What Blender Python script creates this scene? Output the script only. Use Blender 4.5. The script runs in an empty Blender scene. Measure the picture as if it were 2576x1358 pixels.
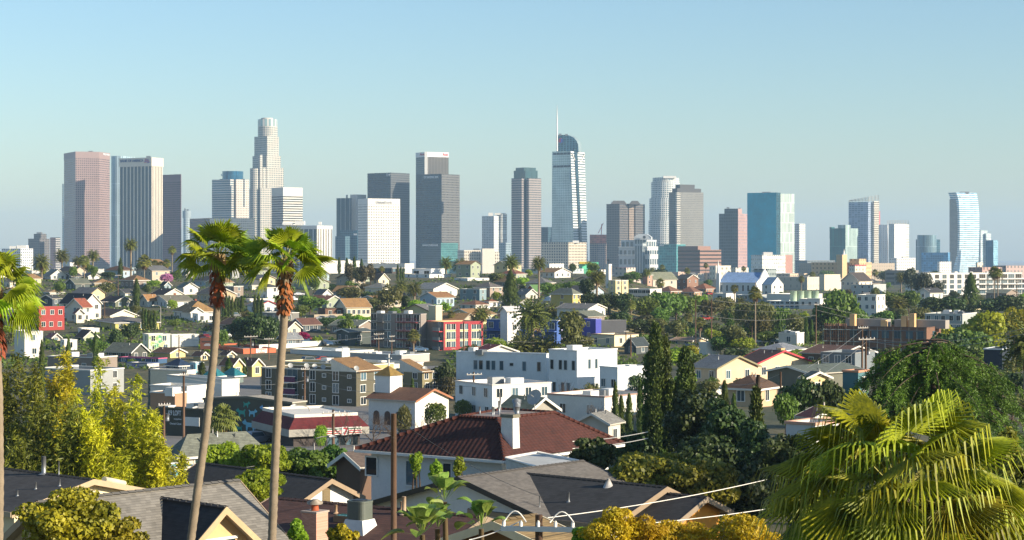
import bpy, math, random
from mathutils import Vector, Matrix

S = bpy.context.scene
COL = S.collection
RND = random.Random(11)
# ---- camera model: 30 degree horizontal view, eye 45 m over the downtown flat ----
FPX, CX, HY, EYE = 4807.0, 1287.5, 640.0, 45.0


def X(u, D):
    return (u - CX) / FPX * D


def Z(v, D):
    return EYE - (v - HY) / FPX * D


def P(u, v, D):
    return Vector((X(u, D), D, Z(v, D)))


def lerp_table(t, x):
    if x <= t[0][0]:
        return t[0][1]
    for (a, b), (c, d) in zip(t, t[1:]):
        if x <= c:
            return b + (d - b) * (x - a) / (c - a)
    return t[-1][1]


# height of the ground against distance, on the hillside (left) and on the flatter side (right)
GL = [(0, 30), (60, 28), (100, 26), (150, 25.5), (190, 24), (236, 21), (285, 20), (345, 19), (400, 19.2), (460, 20.2), (520, 22.3),
      (600, 25), (700, 27.5), (800, 31.7), (900, 34.8), (980, 35.5), (1100, 31), (1300, 22), (1600, 15), (2200, 10), (3000, 4), (3700, 0), (13500, 0)]
GR = [(0, 33), (100, 30), (135, 29.3), (160, 28.8), (190, 27.6), (240, 25.8), (330, 23), (420, 20.8), (540, 21.3), (650, 23.4),
      (800, 23.6), (1050, 24.3), (1500, 21), (2200, 14), (3000, 6), (3700, 0), (13500, 0)]


def sstep(a, b, x):
    t = max(0.0, min(1.0, (x - a) / (b - a)))
    return t * t * (3 - 2 * t)


def ground(x, y):
    y = max(y, 1.0)
    u = CX + x / y * FPX
    w = sstep(1480, 1760, u)
    z = lerp_table(GL, y) * (1 - w) + lerp_table(GR, y) * w
    # the knoll behind the blue wrapped building
    k = math.exp(-(((u - 1490) / 90) ** 2) - ((y - 640) / 60) ** 2)
    return z + 3.0 * k


def dist_of(u, v):
    """distance at which the ground is seen on picture row v"""
    lo = 150.0
    D = lo
    pz = None
    while D < 3600:
        z = ground(X(u, D), D)
        row = HY + (EYE - z) / D * FPX
        if row <= v:
            return D
        D *= 1.01
    return D


# ---------------------------------------------------------------- materials
def C(h):
    h = h.lstrip('#')
    r = [int(h[i:i + 2], 16) / 255 for i in (0, 2, 4)]
    return tuple((c / 12.92 if c <= .04045 else ((c + .055) / 1.055) ** 2.4) for c in r) + (1,)


MATS = {}


class NT:
    def __init__(s, name):
        s.mat = bpy.data.materials.new(name)
        s.mat.use_nodes = True
        s.t = s.mat.node_tree
        s.t.nodes.clear()
        s.out = s.n('ShaderNodeOutputMaterial')

    def n(s, typ, ins=None, **kw):
        nd = s.t.nodes.new(typ)
        for k, v in kw.items():
            setattr(nd, k, v)
        for k, v in (ins or {}).items():
            s.put(nd.inputs[k], v)
        return nd

    def put(s, sock, v):
        if isinstance(v, bpy.types.NodeSocket):
            s.t.links.new(v, sock)
        elif hasattr(v, 'outputs'):
            s.t.links.new(v.outputs[0], sock)
        else:
            sock.default_value = v

    def m(s, op, a, b=0.0, c=0.0):
        return s.n('ShaderNodeMath', {0: a, 1: b, 2: c}, operation=op)

    def mix(s, f, a, b, blend='MIX'):
        nd = s.n('ShaderNodeMix', data_type='RGBA', blend_type=blend)
        s.put(nd.inputs[0], f)
        s.put(nd.inputs[6], a)
        s.put(nd.inputs[7], b)
        return nd.outputs[2]

    def done(s, sh):
        s.t.links.new(sh.outputs[0], s.out.inputs[0])
        return s.mat


def scale_col(c, k):
    return (min(1, c[0] * k), min(1, c[1] * k), min(1, c[2] * k), 1)


def plain(name, col, rough=.75, metal=0.0, noise=.18, scale=.6, bump=0.0):
    """paint, stucco, metal: one colour weathered by two scales of noise"""
    key = ('p', name, tuple(col), rough, metal)
    if key in MATS:
        return MATS[key]
    n = NT(name)
    co = n.n('ShaderNodeTexCoord').outputs['Object']
    a = n.n('ShaderNodeTexNoise', {'Vector': co, 'Scale': scale, 'Detail': 5.0, 'Roughness': .65})
    b = n.n('ShaderNodeTexNoise', {'Vector': co, 'Scale': scale * 9, 'Detail': 3.0})
    f = n.m('ADD', n.m('MULTIPLY', a.outputs[0], .7), n.m('MULTIPLY', b.outputs[0], .3))
    f = n.n('ShaderNodeMapRange', {0: f, 1: .3, 2: .7, 3: 1 - noise, 4: 1 + noise * .5})
    cc = n.n('ShaderNodeVectorMath', {0: col[:3], 1: f.outputs[0]}, operation='MULTIPLY')
    bs = n.n('ShaderNodeBsdfPrincipled', {'Base Color': cc.outputs[0], 'Roughness': rough, 'Metallic': metal})
    if bump:
        bp = n.n('ShaderNodeBump', {'Height': b.outputs[0], 'Strength': bump, 'Distance': .05})
        n.put(bs.inputs['Normal'], bp.outputs[0])
    MATS[key] = n.done(bs)
    return MATS[key]


def facade(name, wall, glass, px, pz, fx, fz, gr=.12, gm=.35, var=.8, wr=.7, hb=None, spec=.5):
    """curtain wall: a grid of glass in a wall, laid out in metres on each face (UV)"""
    key = ('f', name, tuple(wall), tuple(glass), px, pz, fx, fz)
    if key in MATS:
        return MATS[key]
    n = NT(name)
    uv = n.n('ShaderNodeUVMap', uv_map='UVMap')
    sp = n.n('ShaderNodeSeparateXYZ', {0: uv.outputs[0]})
    u = n.m('DIVIDE', sp.outputs[0], px)
    v = n.m('DIVIDE', sp.outputs[1], pz)
    mu = n.m('LESS_THAN', n.m('ABSOLUTE', n.m('SUBTRACT', n.m('FRACT', u), .5)), fx / 2)
    mv = n.m('LESS_THAN', n.m('ABSOLUTE', n.m('SUBTRACT', n.m('FRACT', v), .5)), fz / 2)
    mask = n.m('MULTIPLY', mu, mv)
    cell = n.n('ShaderNodeCombineXYZ', {0: n.m('FLOOR', u), 1: n.m('FLOOR', v)})
    wn = n.n('ShaderNodeTexWhiteNoise', {'Vector': cell.outputs[0]})
    ns = n.n('ShaderNodeTexNoise', {'Vector': uv.outputs[0], 'Scale': .035, 'Detail': 3.0})
    k = n.m('ADD', n.m('MULTIPLY', n.m('POWER', wn.outputs[0], 3.0), var), n.m('MULTIPLY', ns.outputs[0], .9))  # broad noise paints uneven sky reflections into the glass; cells vary like blinds
    g = n.n('ShaderNodeVectorMath', {0: glass[:3], 1: n.m('ADD', k, .4).outputs[0]}, operation='MULTIPLY')
    wv = n.n('ShaderNodeVectorMath', {0: wall[:3], 1: n.m('ADD', n.m('MULTIPLY', ns.outputs[0], .3), .85).outputs[0]}, operation='MULTIPLY')
    col = n.mix(mask.outputs[0], wv.outputs[0], g.outputs[0])
    ro = n.n('ShaderNodeMix', {0: mask.outputs[0], 2: wr, 3: gr})
    me = n.m('MULTIPLY', mask.outputs[0], gm * .45)
    bs = n.n('ShaderNodeBsdfPrincipled', {'Base Color': col, 'Roughness': ro.outputs[0], 'Specular IOR Level': spec, 'Metallic': me.outputs[0]})
    MATS[key] = n.done(bs)
    return MATS[key]


def roofing(name, col, course=.18, rough=.9, tile=False):
    """shingles or clay tiles in courses, laid out along the slope (UV metres)"""
    key = ('r', name, tuple(col), course)
    if key in MATS:
        return MATS[key]
    n = NT(name)
    uv = n.n('ShaderNodeUVMap', uv_map='UVMap')
    sp = n.n('ShaderNodeSeparateXYZ', {0: uv.outputs[0]})
    u = n.m('DIVIDE', sp.outputs[0], course * 1.6)
    v = n.m('DIVIDE', sp.outputs[1], course)
    row = n.m('FLOOR', v)
    sh = n.m('ADD', u, n.m('MULTIPLY', row, .37))
    cell = n.n('ShaderNodeCombineXYZ', {0: n.m('FLOOR', sh), 1: row})
    wn = n.n('ShaderNodeTexWhiteNoise', {'Vector': cell.outputs[0]})
    ns = n.n('ShaderNodeTexNoise', {'Vector': uv.outputs[0], 'Scale': .35, 'Detail': 5.0, 'Roughness': .7})
    fv = n.m('FRACT', v)
    edge = n.m('LESS_THAN', fv, .16)
    k = n.m('ADD', n.m('MULTIPLY', wn.outputs[0], .35), n.m('MULTIPLY', ns.outputs[0], .7))
    lf = n.n('ShaderNodeTexNoise', {'Vector': uv.outputs[0], 'Scale': .09, 'Detail': 4.0, 'Roughness': .6})
    st = n.n('ShaderNodeTexNoise', {'Vector': n.n('ShaderNodeMapping', {'Vector': uv.outputs[0], 'Scale': (1.6, .12, 1)}).outputs[0], 'Scale': 1.0, 'Detail': 3.0})
    k = n.m('ADD', k, n.m('ADD', n.m('MULTIPLY', lf.outputs[0], .5), n.m('MULTIPLY', st.outputs[0], .4)))
    k = n.m('MULTIPLY', k, n.m('SUBTRACT', 1.0, n.m('MULTIPLY', edge, .35)))
    cc = n.n('ShaderNodeVectorMath', {0: col[:3], 1: k.outputs[0]}, operation='MULTIPLY')
    if tile:
        h = n.m('ADD', n.m('MULTIPLY', n.m('SINE', n.m('MULTIPLY', u, 6.283)), .5), fv)
        dist = .03
    else:
        h = fv
        dist = .02
    bp = n.n('ShaderNodeBump', {'Height': h.outputs[0], 'Strength': .8, 'Distance': dist})
    bs = n.n('ShaderNodeBsdfPrincipled', {'Base Color': cc.outputs[0], 'Roughness': rough, 'Normal': bp.outputs[0]})
    MATS[key] = n.done(bs)
    return MATS[key]


def leafy(name, col, col2=None, trans=.35, nscale=.5, var=.35):
    """leaf blades: two leaf colours mixed by a noise through the crown, some light passing through"""
    key = ('l', name, tuple(col), trans)
    if key in MATS:
        return MATS[key]
    col2 = col2 or scale_col(col, .55)
    n = NT(name)
    co = n.n('ShaderNodeTexCoord').outputs['Object']
    ns = n.n('ShaderNodeTexNoise', {'Vector': co, 'Scale': nscale, 'Detail': 3.0})
    fi = n.n('ShaderNodeTexNoise', {'Vector': co, 'Scale': nscale * 12, 'Detail': 2.0})
    f = n.m('ADD', n.m('MULTIPLY', ns.outputs[0], .6), n.m('MULTIPLY', fi.outputs[0], .4))
    f = n.n('ShaderNodeMapRange', {0: f, 1: .36, 2: .64})
    oi = n.n('ShaderNodeObjectInfo')
    c = n.mix(f.outputs[0], col2, col)
    hs = n.n('ShaderNodeHueSaturation', {'Color': c, 'Hue': n.m('ADD', .5, n.m('MULTIPLY', n.m('SUBTRACT', oi.outputs['Random'], .5), .05 * var / .35)).outputs[0],
                                         'Value': n.m('ADD', 1 - var * .5, n.m('MULTIPLY', oi.outputs['Random'], var)).outputs[0]})
    d = n.n('ShaderNodeBsdfPrincipled', {'Base Color': hs.outputs[0], 'Roughness': .5, 'Specular IOR Level': .3})
    t = n.n('ShaderNodeBsdfTranslucent', {'Color': hs.outputs[0]})
    mx = n.n('ShaderNodeMixShader', {0: trans, 1: d.outputs[0], 2: t.outputs[0]})
    MATS[key] = n.done(mx)
    return MATS[key]


def glassy(name='window glass', col=C('#2c3a40'), rough=.08):
    key = ('g', name)
    if key in MATS:
        return MATS[key]
    n = NT(name)
    oi = n.n('ShaderNodeObjectInfo')
    c = n.n('ShaderNodeVectorMath', {0: col[:3], 1: n.m('ADD', .5, n.m('MULTIPLY', n.m('POWER', oi.outputs['Random'], 2.0), 3.5)).outputs[0]}, operation='MULTIPLY')
    bs = n.n('ShaderNodeBsdfPrincipled', {'Base Color': c.outputs[0], 'Roughness': rough})
    MATS[key] = n.done(bs)
    return MATS[key]


# ---------------------------------------------------------------- mesh builder
class MB:
    def __init__(s):
        s.v, s.f, s.m, s.uv, s.sm = [], [], [], [], []

    def face(s, pts, mi=0, uv=None):
        b = len(s.v)
        s.v.extend(tuple(p) for p in pts)
        s.f.append(tuple(range(b, b + len(pts))))
        s.m.append(mi)
        s.uv.append(uv)
        s.sm.append(False)

    def slope(s, pts, mi=0):
        """a roof plane with UV in metres: u level, v down the slope (first edge level)"""
        p = [Vector(q) for q in pts]
        e = (p[1] - p[0]).normalized()
        nrm = (p[1] - p[0]).cross(p[2] - p[0]).normalized()
        w = nrm.cross(e)
        s.face(pts, mi, [((q - p[0]).dot(e), (q - p[0]).dot(w)) for q in p])

    def box(s, a, b, mi=0):
        x0, y0, z0 = a
        x1, y1, z1 = b
        s.prism([(x0, y0), (x1, y0), (x1, y1), (x0, y1)], z0, z1, mi)

    def loft(s, lo, hi, z0, z1, mi=0, top=None, bottom=True):
        n = len(lo)
        for i in range(n):
            j = (i + 1) % n
            L = math.hypot(lo[j][0] - lo[i][0], lo[j][1] - lo[i][1])
            s.face([(*lo[i], z0), (*lo[j], z0), (*hi[j], z1), (*hi[i], z1)], mi, [(0, z0), (L, z0), (L, z1), (0, z1)])
        s.face([(*p, z1) for p in hi], mi if top is None else top)
        if bottom:
            s.face([(*p, z0) for p in reversed(lo)], mi)

    def prism(s, poly, z0, z1, mi=0, top=None, bottom=True):
        s.loft(poly, poly, z0, z1, mi, top, bottom)

    def tube(s, path, rad, n=8, mi=0, cap=True):
        b = len(s.v)
        path = [Vector(p) for p in path]
        k = len(path)
        if not isinstance(rad, (list, tuple)):
            rad = [rad] * k
        for i, p in enumerate(path):
            d = (path[min(i + 1, k - 1)] - path[max(i - 1, 0)])
            d = d.normalized() if d.length > 1e-9 else Vector((0, 0, 1))
            a = d.cross(Vector((0, 0, 1)) if abs(d.z) < .9 else Vector((1, 0, 0))).normalized()
            c = d.cross(a)
            for j in range(n):
                t = 2 * math.pi * j / n
                s.v.append(tuple(p + (a * math.cos(t) + c * math.sin(t)) * rad[i]))
        for i in range(k - 1):
            for j in range(n):
                q = b + i * n
                s.f.append((q + j, q + n + j, q + n + (j + 1) % n, q + (j + 1) % n))
                s.m.append(mi)
                s.uv.append(None)
                s.sm.append(True)
        if cap:
            for i in (0, k - 1):
                f = tuple(b + i * n + j for j in range(n))
                s.f.append(f if i else f[::-1])
                s.m.append(mi)
                s.uv.append(None)
                s.sm.append(False)

    def blade(s, a, b, w, mi=0, side=None):
        """a flat leaf of two triangles, widest past its middle"""
        a, b = Vector(a), Vector(b)
        d = b - a
        sd = side if side is not None else d.cross(Vector((RND.uniform(-1, 1), RND.uniform(-1, 1), RND.uniform(-1, 1))))
        if sd.length < 1e-6:
            sd = Vector((1, 0, 0))
        sd = sd.normalized() * w * .5
        m = a + d * .55
        s.face([a, m + sd, b, m - sd], mi)

    def mesh(s, name, mats):
        me = bpy.data.meshes.new(name)
        me.from_pydata(s.v, [], s.f)
        for m in (mats if isinstance(mats, (list, tuple)) else [mats]):
            me.materials.append(m)
        me.polygons.foreach_set('material_index', s.m)
        me.polygons.foreach_set('use_smooth', s.sm)
        if any(x is not None for x in s.uv):
            ul = me.uv_layers.new(name='UVMap')
            flat = []
            for f, uv in zip(s.f, s.uv):
                for i in range(len(f)):
                    flat.extend(uv[i] if uv else (0, 0))
            ul.data.foreach_set('uv', flat)
        me.update()
        return me

    def build(s, name, mats, parent=None, loc=(0, 0, 0), rz=0):
        return link(name, s.mesh(name, mats), parent, loc, rz)


def link(name, data, parent=None, loc=(0, 0, 0), rz=0, label=None):
    o = bpy.data.objects.new(name, data)
    COL.objects.link(o)
    o.location = loc
    o.rotation_euler = (0, 0, rz)
    if parent is not None:
        o.parent = parent
    if label:
        o['label'] = label
    return o


# ---------------------------------------------------------------- names, labels, landmarks
USED = {}
MARKS = []          # (u, v, reference) of things a label may lean on


def thing(name, label, cat, loc, rz=0, group=None, data=None):
    """one top-level thing; 'head|tail' in a label marks the head as a reference for its neighbours"""
    head, _, tail = label.partition('|')
    lab = (head + tail).strip()
    o = link(name, data, None, loc, rz)
    o['label'] = lab
    o['category'] = cat
    if group:
        o['group'] = group
    USED[lab] = USED.get(lab, 0) + 1
    if '|' in label and cat not in ('utility pole', 'street lamp', 'power line', 'plant', 'bamboo'):
        mark(loc, head.strip(), cat)
    return o


HEADS = {}


def mark(loc, ref, cat):
    D = max(loc[1], 1)
    HEADS[ref] = HEADS.get(ref, 0) + 1
    MARKS.append((CX + loc[0] / D * FPX, HY - (loc[2] - EYE) / D * FPX, ref, 1.6 if cat in ('tree', 'shrub', 'palm tree') else 1.0))


def structure(name, o, kind='structure'):
    o['kind'] = kind
    return o


ALIKE = {}


def autolabel(o, head):
    """head + where it stands against the nearest thing with a name of its own; only when no landmark is free is it shared"""
    D = o.location.y
    u, v = CX + o.location.x / D * FPX, HY - (o.location.z - EYE) / D * FPX
    near = sorted((m for m in MARKS if HEADS[m[2]] == 1), key=lambda m: (((m[0] - u) / 1.4) ** 2 + ((m[1] - v) * 1.4) ** 2) * m[3])[:40]
    for m in near:
        du, dv = u - m[0], v - m[1]
        if abs(du) > 34:
            rels = ['to the right of the' if du > 0 else 'to the left of the']
        else:
            rels = ['behind the', 'just beyond the'] if dv < 0 else ['in front of the', 'just below the']
        if abs(du) > 8:
            rels.append('just right of the' if du > 0 else 'just left of the')
        for rel in rels:
            lab = f'{head} {rel} {m[2]}'
            if len(lab.split()) <= 16 and lab not in USED:
                USED[lab] = 1
                o['label'] = lab
                return
    o['label'] = f'{head} among the houses and trees'

LATE = []
M_ROOF = plain('flat roof gravel', C('#8d8880'), .95)
M_WHITE = plain('white paint', C('#e4e0d6'), .7, noise=.12)
M_STEEL = plain('grey steel', C('#8a8d8e'), .45, .6)
M_DARK = plain('dark metal', C('#2a2c2e'), .5, .3)


def shift(mb, o):
    mb.v = [(a - o[0], b - o[1], c - o[2]) for a, b, c in mb.v]
    return mb


def corner(xl, xc, xr, D, a=None):
    """plan of a box seen corner-on: near corner C at distance D, right end, back, left end"""
    if a is None:
        a = math.degrees(math.atan2(max(xr - xc, .1), max(xc - xl, .1)))
        a = max(27, min(64, a))
    a = math.radians(a)
    cx, k1, k0 = X(xc, D), xr - CX, xl - CX
    r = (k1 * D - cx * FPX) / (FPX * math.sin(a) - k1 * math.cos(a)) if xr > xc else 14
    l = (cx * FPX - k0 * D) / (FPX * math.cos(a) + k0 * math.sin(a)) if xl < xc else 14
    dr, dl = (math.sin(a), math.cos(a)), (-math.cos(a), math.sin(a))
    c = (cx, D)
    R = (cx + dr[0] * r, D + dr[1] * r)
    L = (cx + dl[0] * l, D + dl[1] * l)
    return [c, R, (R[0] + dl[0] * l, R[1] + dl[1] * l), L], a, l, r


def slab(xl, xr, D, depth):
    """plan of a box seen face-on"""
    return [(X(xl, D), D), (X(xr, D), D), (X(xr - 1 if xr > CX else xr + .0, D) , D + depth), (X(xl, D), D + depth)]


def text_mesh(s, mat, bold=0.0):
    cu = bpy.data.curves.new('lettering', 'FONT')
    cu.body = s
    cu.extrude = .04
    cu.offset = bold
    ob = bpy.data.objects.new('lettering', cu)
    COL.objects.link(ob)
    me = bpy.data.meshes.new_from_object(ob)
    bpy.data.objects.remove(ob)
    bpy.data.curves.remove(cu)
    me.materials.clear()
    me.materials.append(mat)
    return me


def put_text(s, mat, p0, p1, z0, h, out, parent, name='sign_lettering', off=.3, bold=.015, depth=4.0):
    """lettering from ground point p0 to p1 (reading direction), bottom at z0, h tall, facing out"""
    me = text_mesh(s, mat, bold)
    xs = [v.co.x for v in me.vertices]
    ys = [v.co.y for v in me.vertices]
    x0, y0 = min(xs), min(ys)
    kx = math.hypot(p1[0] - p0[0], p1[1] - p0[1]) / (max(xs) - x0)
    kz = h / (max(ys) - y0)
    d = Vector((p1[0] - p0[0], p1[1] - p0[1], 0)).normalized()
    o = Vector((*out, 0)).normalized()
    L = parent.location
    for v in me.vertices:
        q = Vector((p0[0], p0[1], z0)) + d * (v.co.x - x0) * kx + Vector((0, 0, (v.co.y - y0) * kz)) + o * (off + v.co.z * depth * kz * .3)
        v.co = q - L
    return link(name, me, parent)


def on_face(C0, d, u):
    """ground point of a face line (through C0 along d) in picture column u"""
    k = u - CX
    t = (k * C0[1] - C0[0] * FPX) / (FPX * d[0] - k * d[1])
    return (C0[0] + d[0] * t, C0[1] + d[1] * t)
# ---------------------------------------------------------------- camera, light, air
cam = bpy.data.cameras.new('camera')
cam.sensor_width = 36
cam.lens = 36 * FPX / 2575.0
cam.shift_y = -(679 - HY) / 2575.0
cam.clip_end = 40000
cam.clip_start = 1
co = bpy.data.objects.new('camera', cam)
COL.objects.link(co)
co.location = (0, 0, EYE)
co.rotation_euler = (math.radians(90), 0, 0)
S.camera = co

SUN_EL, SUN_AZ = 19.0, 115.0      # degrees; azimuth clockwise from the view direction (+Y)
w = bpy.data.worlds.new('World')
S.world = w
w.use_nodes = True
nt = w.node_tree
bg = nt.nodes['Background']
sky = nt.nodes.new('ShaderNodeTexSky')
sky.sky_type = 'NISHITA'
sky.sun_disc = False
sky.sun_elevation = math.radians(SUN_EL)
sky.sun_rotation = math.radians(SUN_AZ)
sky.altitude = 100
sky.air_density = 1.2
sky.dust_density = 0.4
sky.ozone_density = 4.4
nt.links.new(sky.outputs[0], bg.inputs[0])
bg.inputs[1].default_value = .071
sd = bpy.data.lights.new('sun', 'SUN')
sd.energy = 3.6
sd.angle = math.radians(.5)
sd.color = (1, .87, .69)
so = bpy.data.objects.new('sun', sd)
COL.objects.link(so)
a, e = math.radians(SUN_AZ), math.radians(SUN_EL)
to_sun = Vector((math.sin(a) * math.cos(e), math.cos(a) * math.cos(e), math.sin(e)))
so.rotation_euler = to_sun.to_track_quat('Z', 'Y').to_euler()
so.location = (0, 0, 400)
vs = S.view_settings
vs.view_transform = 'Standard'
vs.look = 'None'
vs.exposure = 1.3
vs.gamma = 1
S.cycles.use_denoising = True
S.cycles.max_bounces = 6
S.cycles.diffuse_bounces = 3
S.cycles.glossy_bounces = 2
S.cycles.transmission_bounces = 3
S.cycles.volume_bounces = 1
S.cycles.transparent_max_bounces = 6
S.cycles.caustics_reflective = False
S.cycles.caustics_refractive = False

hz = MB()
hz.box((-7000, -60, -12), (7000, 13600, 330))
n = NT('city haze')
pv = n.n('ShaderNodeVolumePrincipled', {'Color': (.46, .68, .9, 1), 'Density': .78e-4, 'Anisotropy': .1})
n.t.links.new(pv.outputs[0], n.out.inputs[1])
ho = hz.build('haze', n.mat)
structure('haze', ho, 'stuff')
ho['label'] = 'pale blue city haze between the camera and the skyline'

# ---------------------------------------------------------------- ground
def ground_mat():
    n = NT('scrubby hillside soil')
    co = n.n('ShaderNodeTexCoord').outputs['Object']
    a = n.n('ShaderNodeTexNoise', {'Vector': co, 'Scale': .03, 'Detail': 6.0, 'Roughness': .6})
    b = n.n('ShaderNodeTexNoise', {'Vector': co, 'Scale': .4, 'Detail': 6.0, 'Roughness': .7})
    f = n.m('ADD', n.m('MULTIPLY', a.outputs[0], .5), n.m('MULTIPLY', b.outputs[0], .5))
    f = n.n('ShaderNodeMapRange', {0: f, 1: .42, 2: .58})
    c = n.mix(f.outputs[0], C('#37421f'), C('#665c3c'))
    b2 = n.n('ShaderNodeMapRange', {0: b.outputs[0], 1: .35, 2: .65, 3: .65, 4: 1.1})
    cc = n.n('ShaderNodeVectorMath', {0: c, 1: b2.outputs[0]}, operation='MULTIPLY')
    return n.done(n.n('ShaderNodeBsdfPrincipled', {'Base Color': cc.outputs[0], 'Roughness': .95}))


def sheet(us, ds, dz=0.0, step_ok=True):
    v, f = [], []
    for D in ds:
        for u in us:
            x = X(u, D)
            v.append((x, D, ground(x, D) + dz))
    k = len(us)
    for i in range(len(ds) - 1):
        for j in range(k - 1):
            f.append((i * k + j, i * k + j + 1, (i + 1) * k + j + 1, (i + 1) * k + j))
    me = bpy.data.meshes.new('ground')
    me.from_pydata(v, [], f)
    me.polygons.foreach_set('use_smooth', [True] * len(f))
    return me


ds = [3, 20, 40, 60]
while ds[-1] < 13400:
    ds.append(min(ds[-1] * 1.05, 13400))
us = [-1800 + i * 60 for i in range(104)]
me = sheet(us, ds)
me.materials.append(ground_mat())
me.materials.append(plain('pale urban plain', C('#a8a49c'), .95, noise=.5, scale=.01))
me.polygons.foreach_set('material_index', [1 if me.vertices[q.vertices[0]].co.y > 2500 else 0 for q in me.polygons])
g = link('ground', me)
structure('ground', g)
# ---------------------------------------------------------------- downtown towers
class Tower:
    def __init__(s, name, label, u, D, cat='skyscraper', z0=0, group=None):
        s.D, s.z0 = D, z0
        s.root = thing(name, label, cat, (X(u, D), D, z0), group=group)

    def add(s, name, mb, mats):
        return shift(mb, s.root.location).build(name, mats, s.root)

    def block(s, name, xl, xc, xr, vt, mat, vb=None, D=None, a=None, right=None, roof=None, cap=0, capmat=None):
        D = D or s.D
        pl, ang, l, r = corner(xl, xc, xr, D, a)
        zt = Z(vt, D)
        zb = s.z0 if vb is None else Z(vb, D)
        mb = MB()
        n0 = len(mb.f)
        mb.prism(pl, zb, zt, 0, 2)
        if right:
            mb.m[n0] = 1
        if cap:   # a solid parapet band proud of the curtain wall
            e = .5
            dr, dl = (math.sin(ang), math.cos(ang)), (-math.cos(ang), math.sin(ang))
            sg = [(-1, -1), (1, -1), (1, 1), (-1, 1)]
            q = [(p[0] + e * (a_ * dr[0] + b_ * dl[0]), p[1] + e * (a_ * dr[1] + b_ * dl[1])) for p, (a_, b_) in zip(pl, sg)]
            mc = MB()
            mc.prism(q, zt - cap, zt + .6, 0)
            s.add('parapet', mc, capmat or mat)
        s.pl, s.ang = pl, ang
        return s.add(name, mb, [mat, right or mat, roof or M_ROOF])

    def cyl(s, name, u, v0, v1, rpx, mat, D=None, n=28, roof=None, sq=0):
        D = D or s.D
        r = rpx * D / FPX
        c = (X(u, D), D + r)
        poly = []
        for i in range(n):
            t = 2 * math.pi * (i + .5) / n - math.pi / 2
            k = r
            if sq:
                k = r * min(1.0 + sq, 1 / max(abs(math.cos(t - .7)), abs(math.sin(t - .7))))
            poly.append((c[0] + k * math.cos(t), c[1] + k * math.sin(t)))
        mb = MB()
        # one running coordinate round the drum, so that windows stay in step
        per = 0
        zb, zt = (s.z0 if v1 is None else Z(v1, D)), Z(v0, D)
        for i in range(n):
            p, q = poly[i], poly[(i + 1) % n]
            L = math.hypot(q[0] - p[0], q[1] - p[1])
            mb.face([(*p, zb), (*q, zb), (*q, zt), (*p, zt)], 0, [(per, zb), (per + L, zb), (per + L, zt), (per, zt)])
            per += L
        mb.face([(*p, zt) for p in poly], 1)
        return s.add(name, mb, [mat, roof or M_ROOF])

    def sign(s, txt, ul, ur, vb, hpx, mat, face='L', D=None, off=.4, name='sign_lettering', bold=.02):
        D = D or s.D
        a = s.ang
        d = (math.cos(a), -math.sin(a)) if face == 'L' else (math.sin(a), math.cos(a))
        out = (-math.sin(a), -math.cos(a)) if face == 'L' else (math.cos(a), -math.sin(a))
        p0, p1 = on_face(s.pl[0], d, ul), on_face(s.pl[0], d, ur)
        return put_text(txt, mat, p0, p1, Z(vb, p0[1]), hpx * D / FPX, out, s.root, name, off, bold)

    def gear(s, boxes, D=None, mat=None, name='roof_plant'):
        """plant rooms and masts on the roof: (xl, xr, v_top, v_bottom)"""
        D = (D or s.D) + 12
        for xl, xr, vt, vb in boxes:
            mb = MB()
            mb.box((X(xl, D), D, Z(vb + 2, D)), (X(xr, D), D + max(6, (xr - xl) * .6), Z(vt, D)))
            s.add(name, mb, mat or M_STEEL)


T_SIGN_D = plain('dark blue letters', C('#23356b'), .5)
T_SIGN_W = plain('white letters', C('#e8e8e6'), .5)
T_RED = plain('red letters', C('#c2293a'), .5)
T_BLUE = plain('blue letters', C('#2b4f9e'), .5)

GLASS_D = C('#20323a')
# --- far left cluster
t = Tower('office_block', 'low white office block with rooftop plant| at the far left of the skyline', 52, 3000, 'building')
t.block('facade', 4, 52, 83, 625, facade('white offices', C('#d8d6d0'), C('#46535a'), 4.2, 4.2, .55, .5))
t.gear([(24, 40, 619, 625), (42, 66, 617, 625)], mat=M_WHITE)
t = Tower('apartment_tower', 'stepped grey-brown apartment tower with balconies| beside the pink one', 110, 3300)
fa = facade('grey flats', C('#6d6763'), C('#2f3a40'), 3.2, 3.0, .6, .55)
t.block('facade', 71, 100, 125, 600, fa)
t.block('tower_head', 85, 103, 117, 588, fa, vb=600.5, D=3312)
t.gear([(92, 104, 584, 588)], D=3320)
t = Tower('apartment_tower', 'slim pink apartment tower with white balcony ends| beside the stepped grey one', 138, 3280)
t.block('facade', 126, 140, 152, 597, facade('pink flats', C('#b98d80'), C('#4a4140'), 3.4, 3.0, .5, .5), right=facade('balcony ends', C('#b9b4ae'), C('#2f3336'), 20, 3.0, 1, .55))
# --- pink granite prism
D = 3450
t = Tower('granite_tower', 'tall pink granite tower with angled sides| beside the white-columned tower', 190, D)
fp = facade('pink granite', C('#97807a'), C('#4d3f3e'), 3.6, 4.0, .62, .5, gr=.2, gm=.1)
pts = [(161, 70), (190, 0), (249, 14), (276, 62), (262, 110), (180, 120)]
poly = [(X(u, D + d), D + d) for u, d in pts]
mb = MB()
mb.prism(poly, 0, Z(382, D), 0, 1)
t.add('facade', mb, [fp, M_ROOF])
mb = MB()
c = Vector((sum(p[0] for p in poly) / 6, sum(p[1] for p in poly) / 6))
mb.prism([tuple(Vector(p) + (Vector(p) - c).normalized() * .5) for p in poly], Z(398, D), Z(381, D), 0)
t.add('parapet', mb, plain('pink granite slab', C('#9a827b'), .6))
t.pl, t.ang = [poly[2]], math.atan2(poly[3][0] - poly[2][0], poly[3][1] - poly[2][1])
t.sign('WELLS FARGO', 258, 274, 390, 5, T_SIGN_W, 'R', off=1.1)
t.gear([(222, 232, 379.5, 382)])
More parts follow.
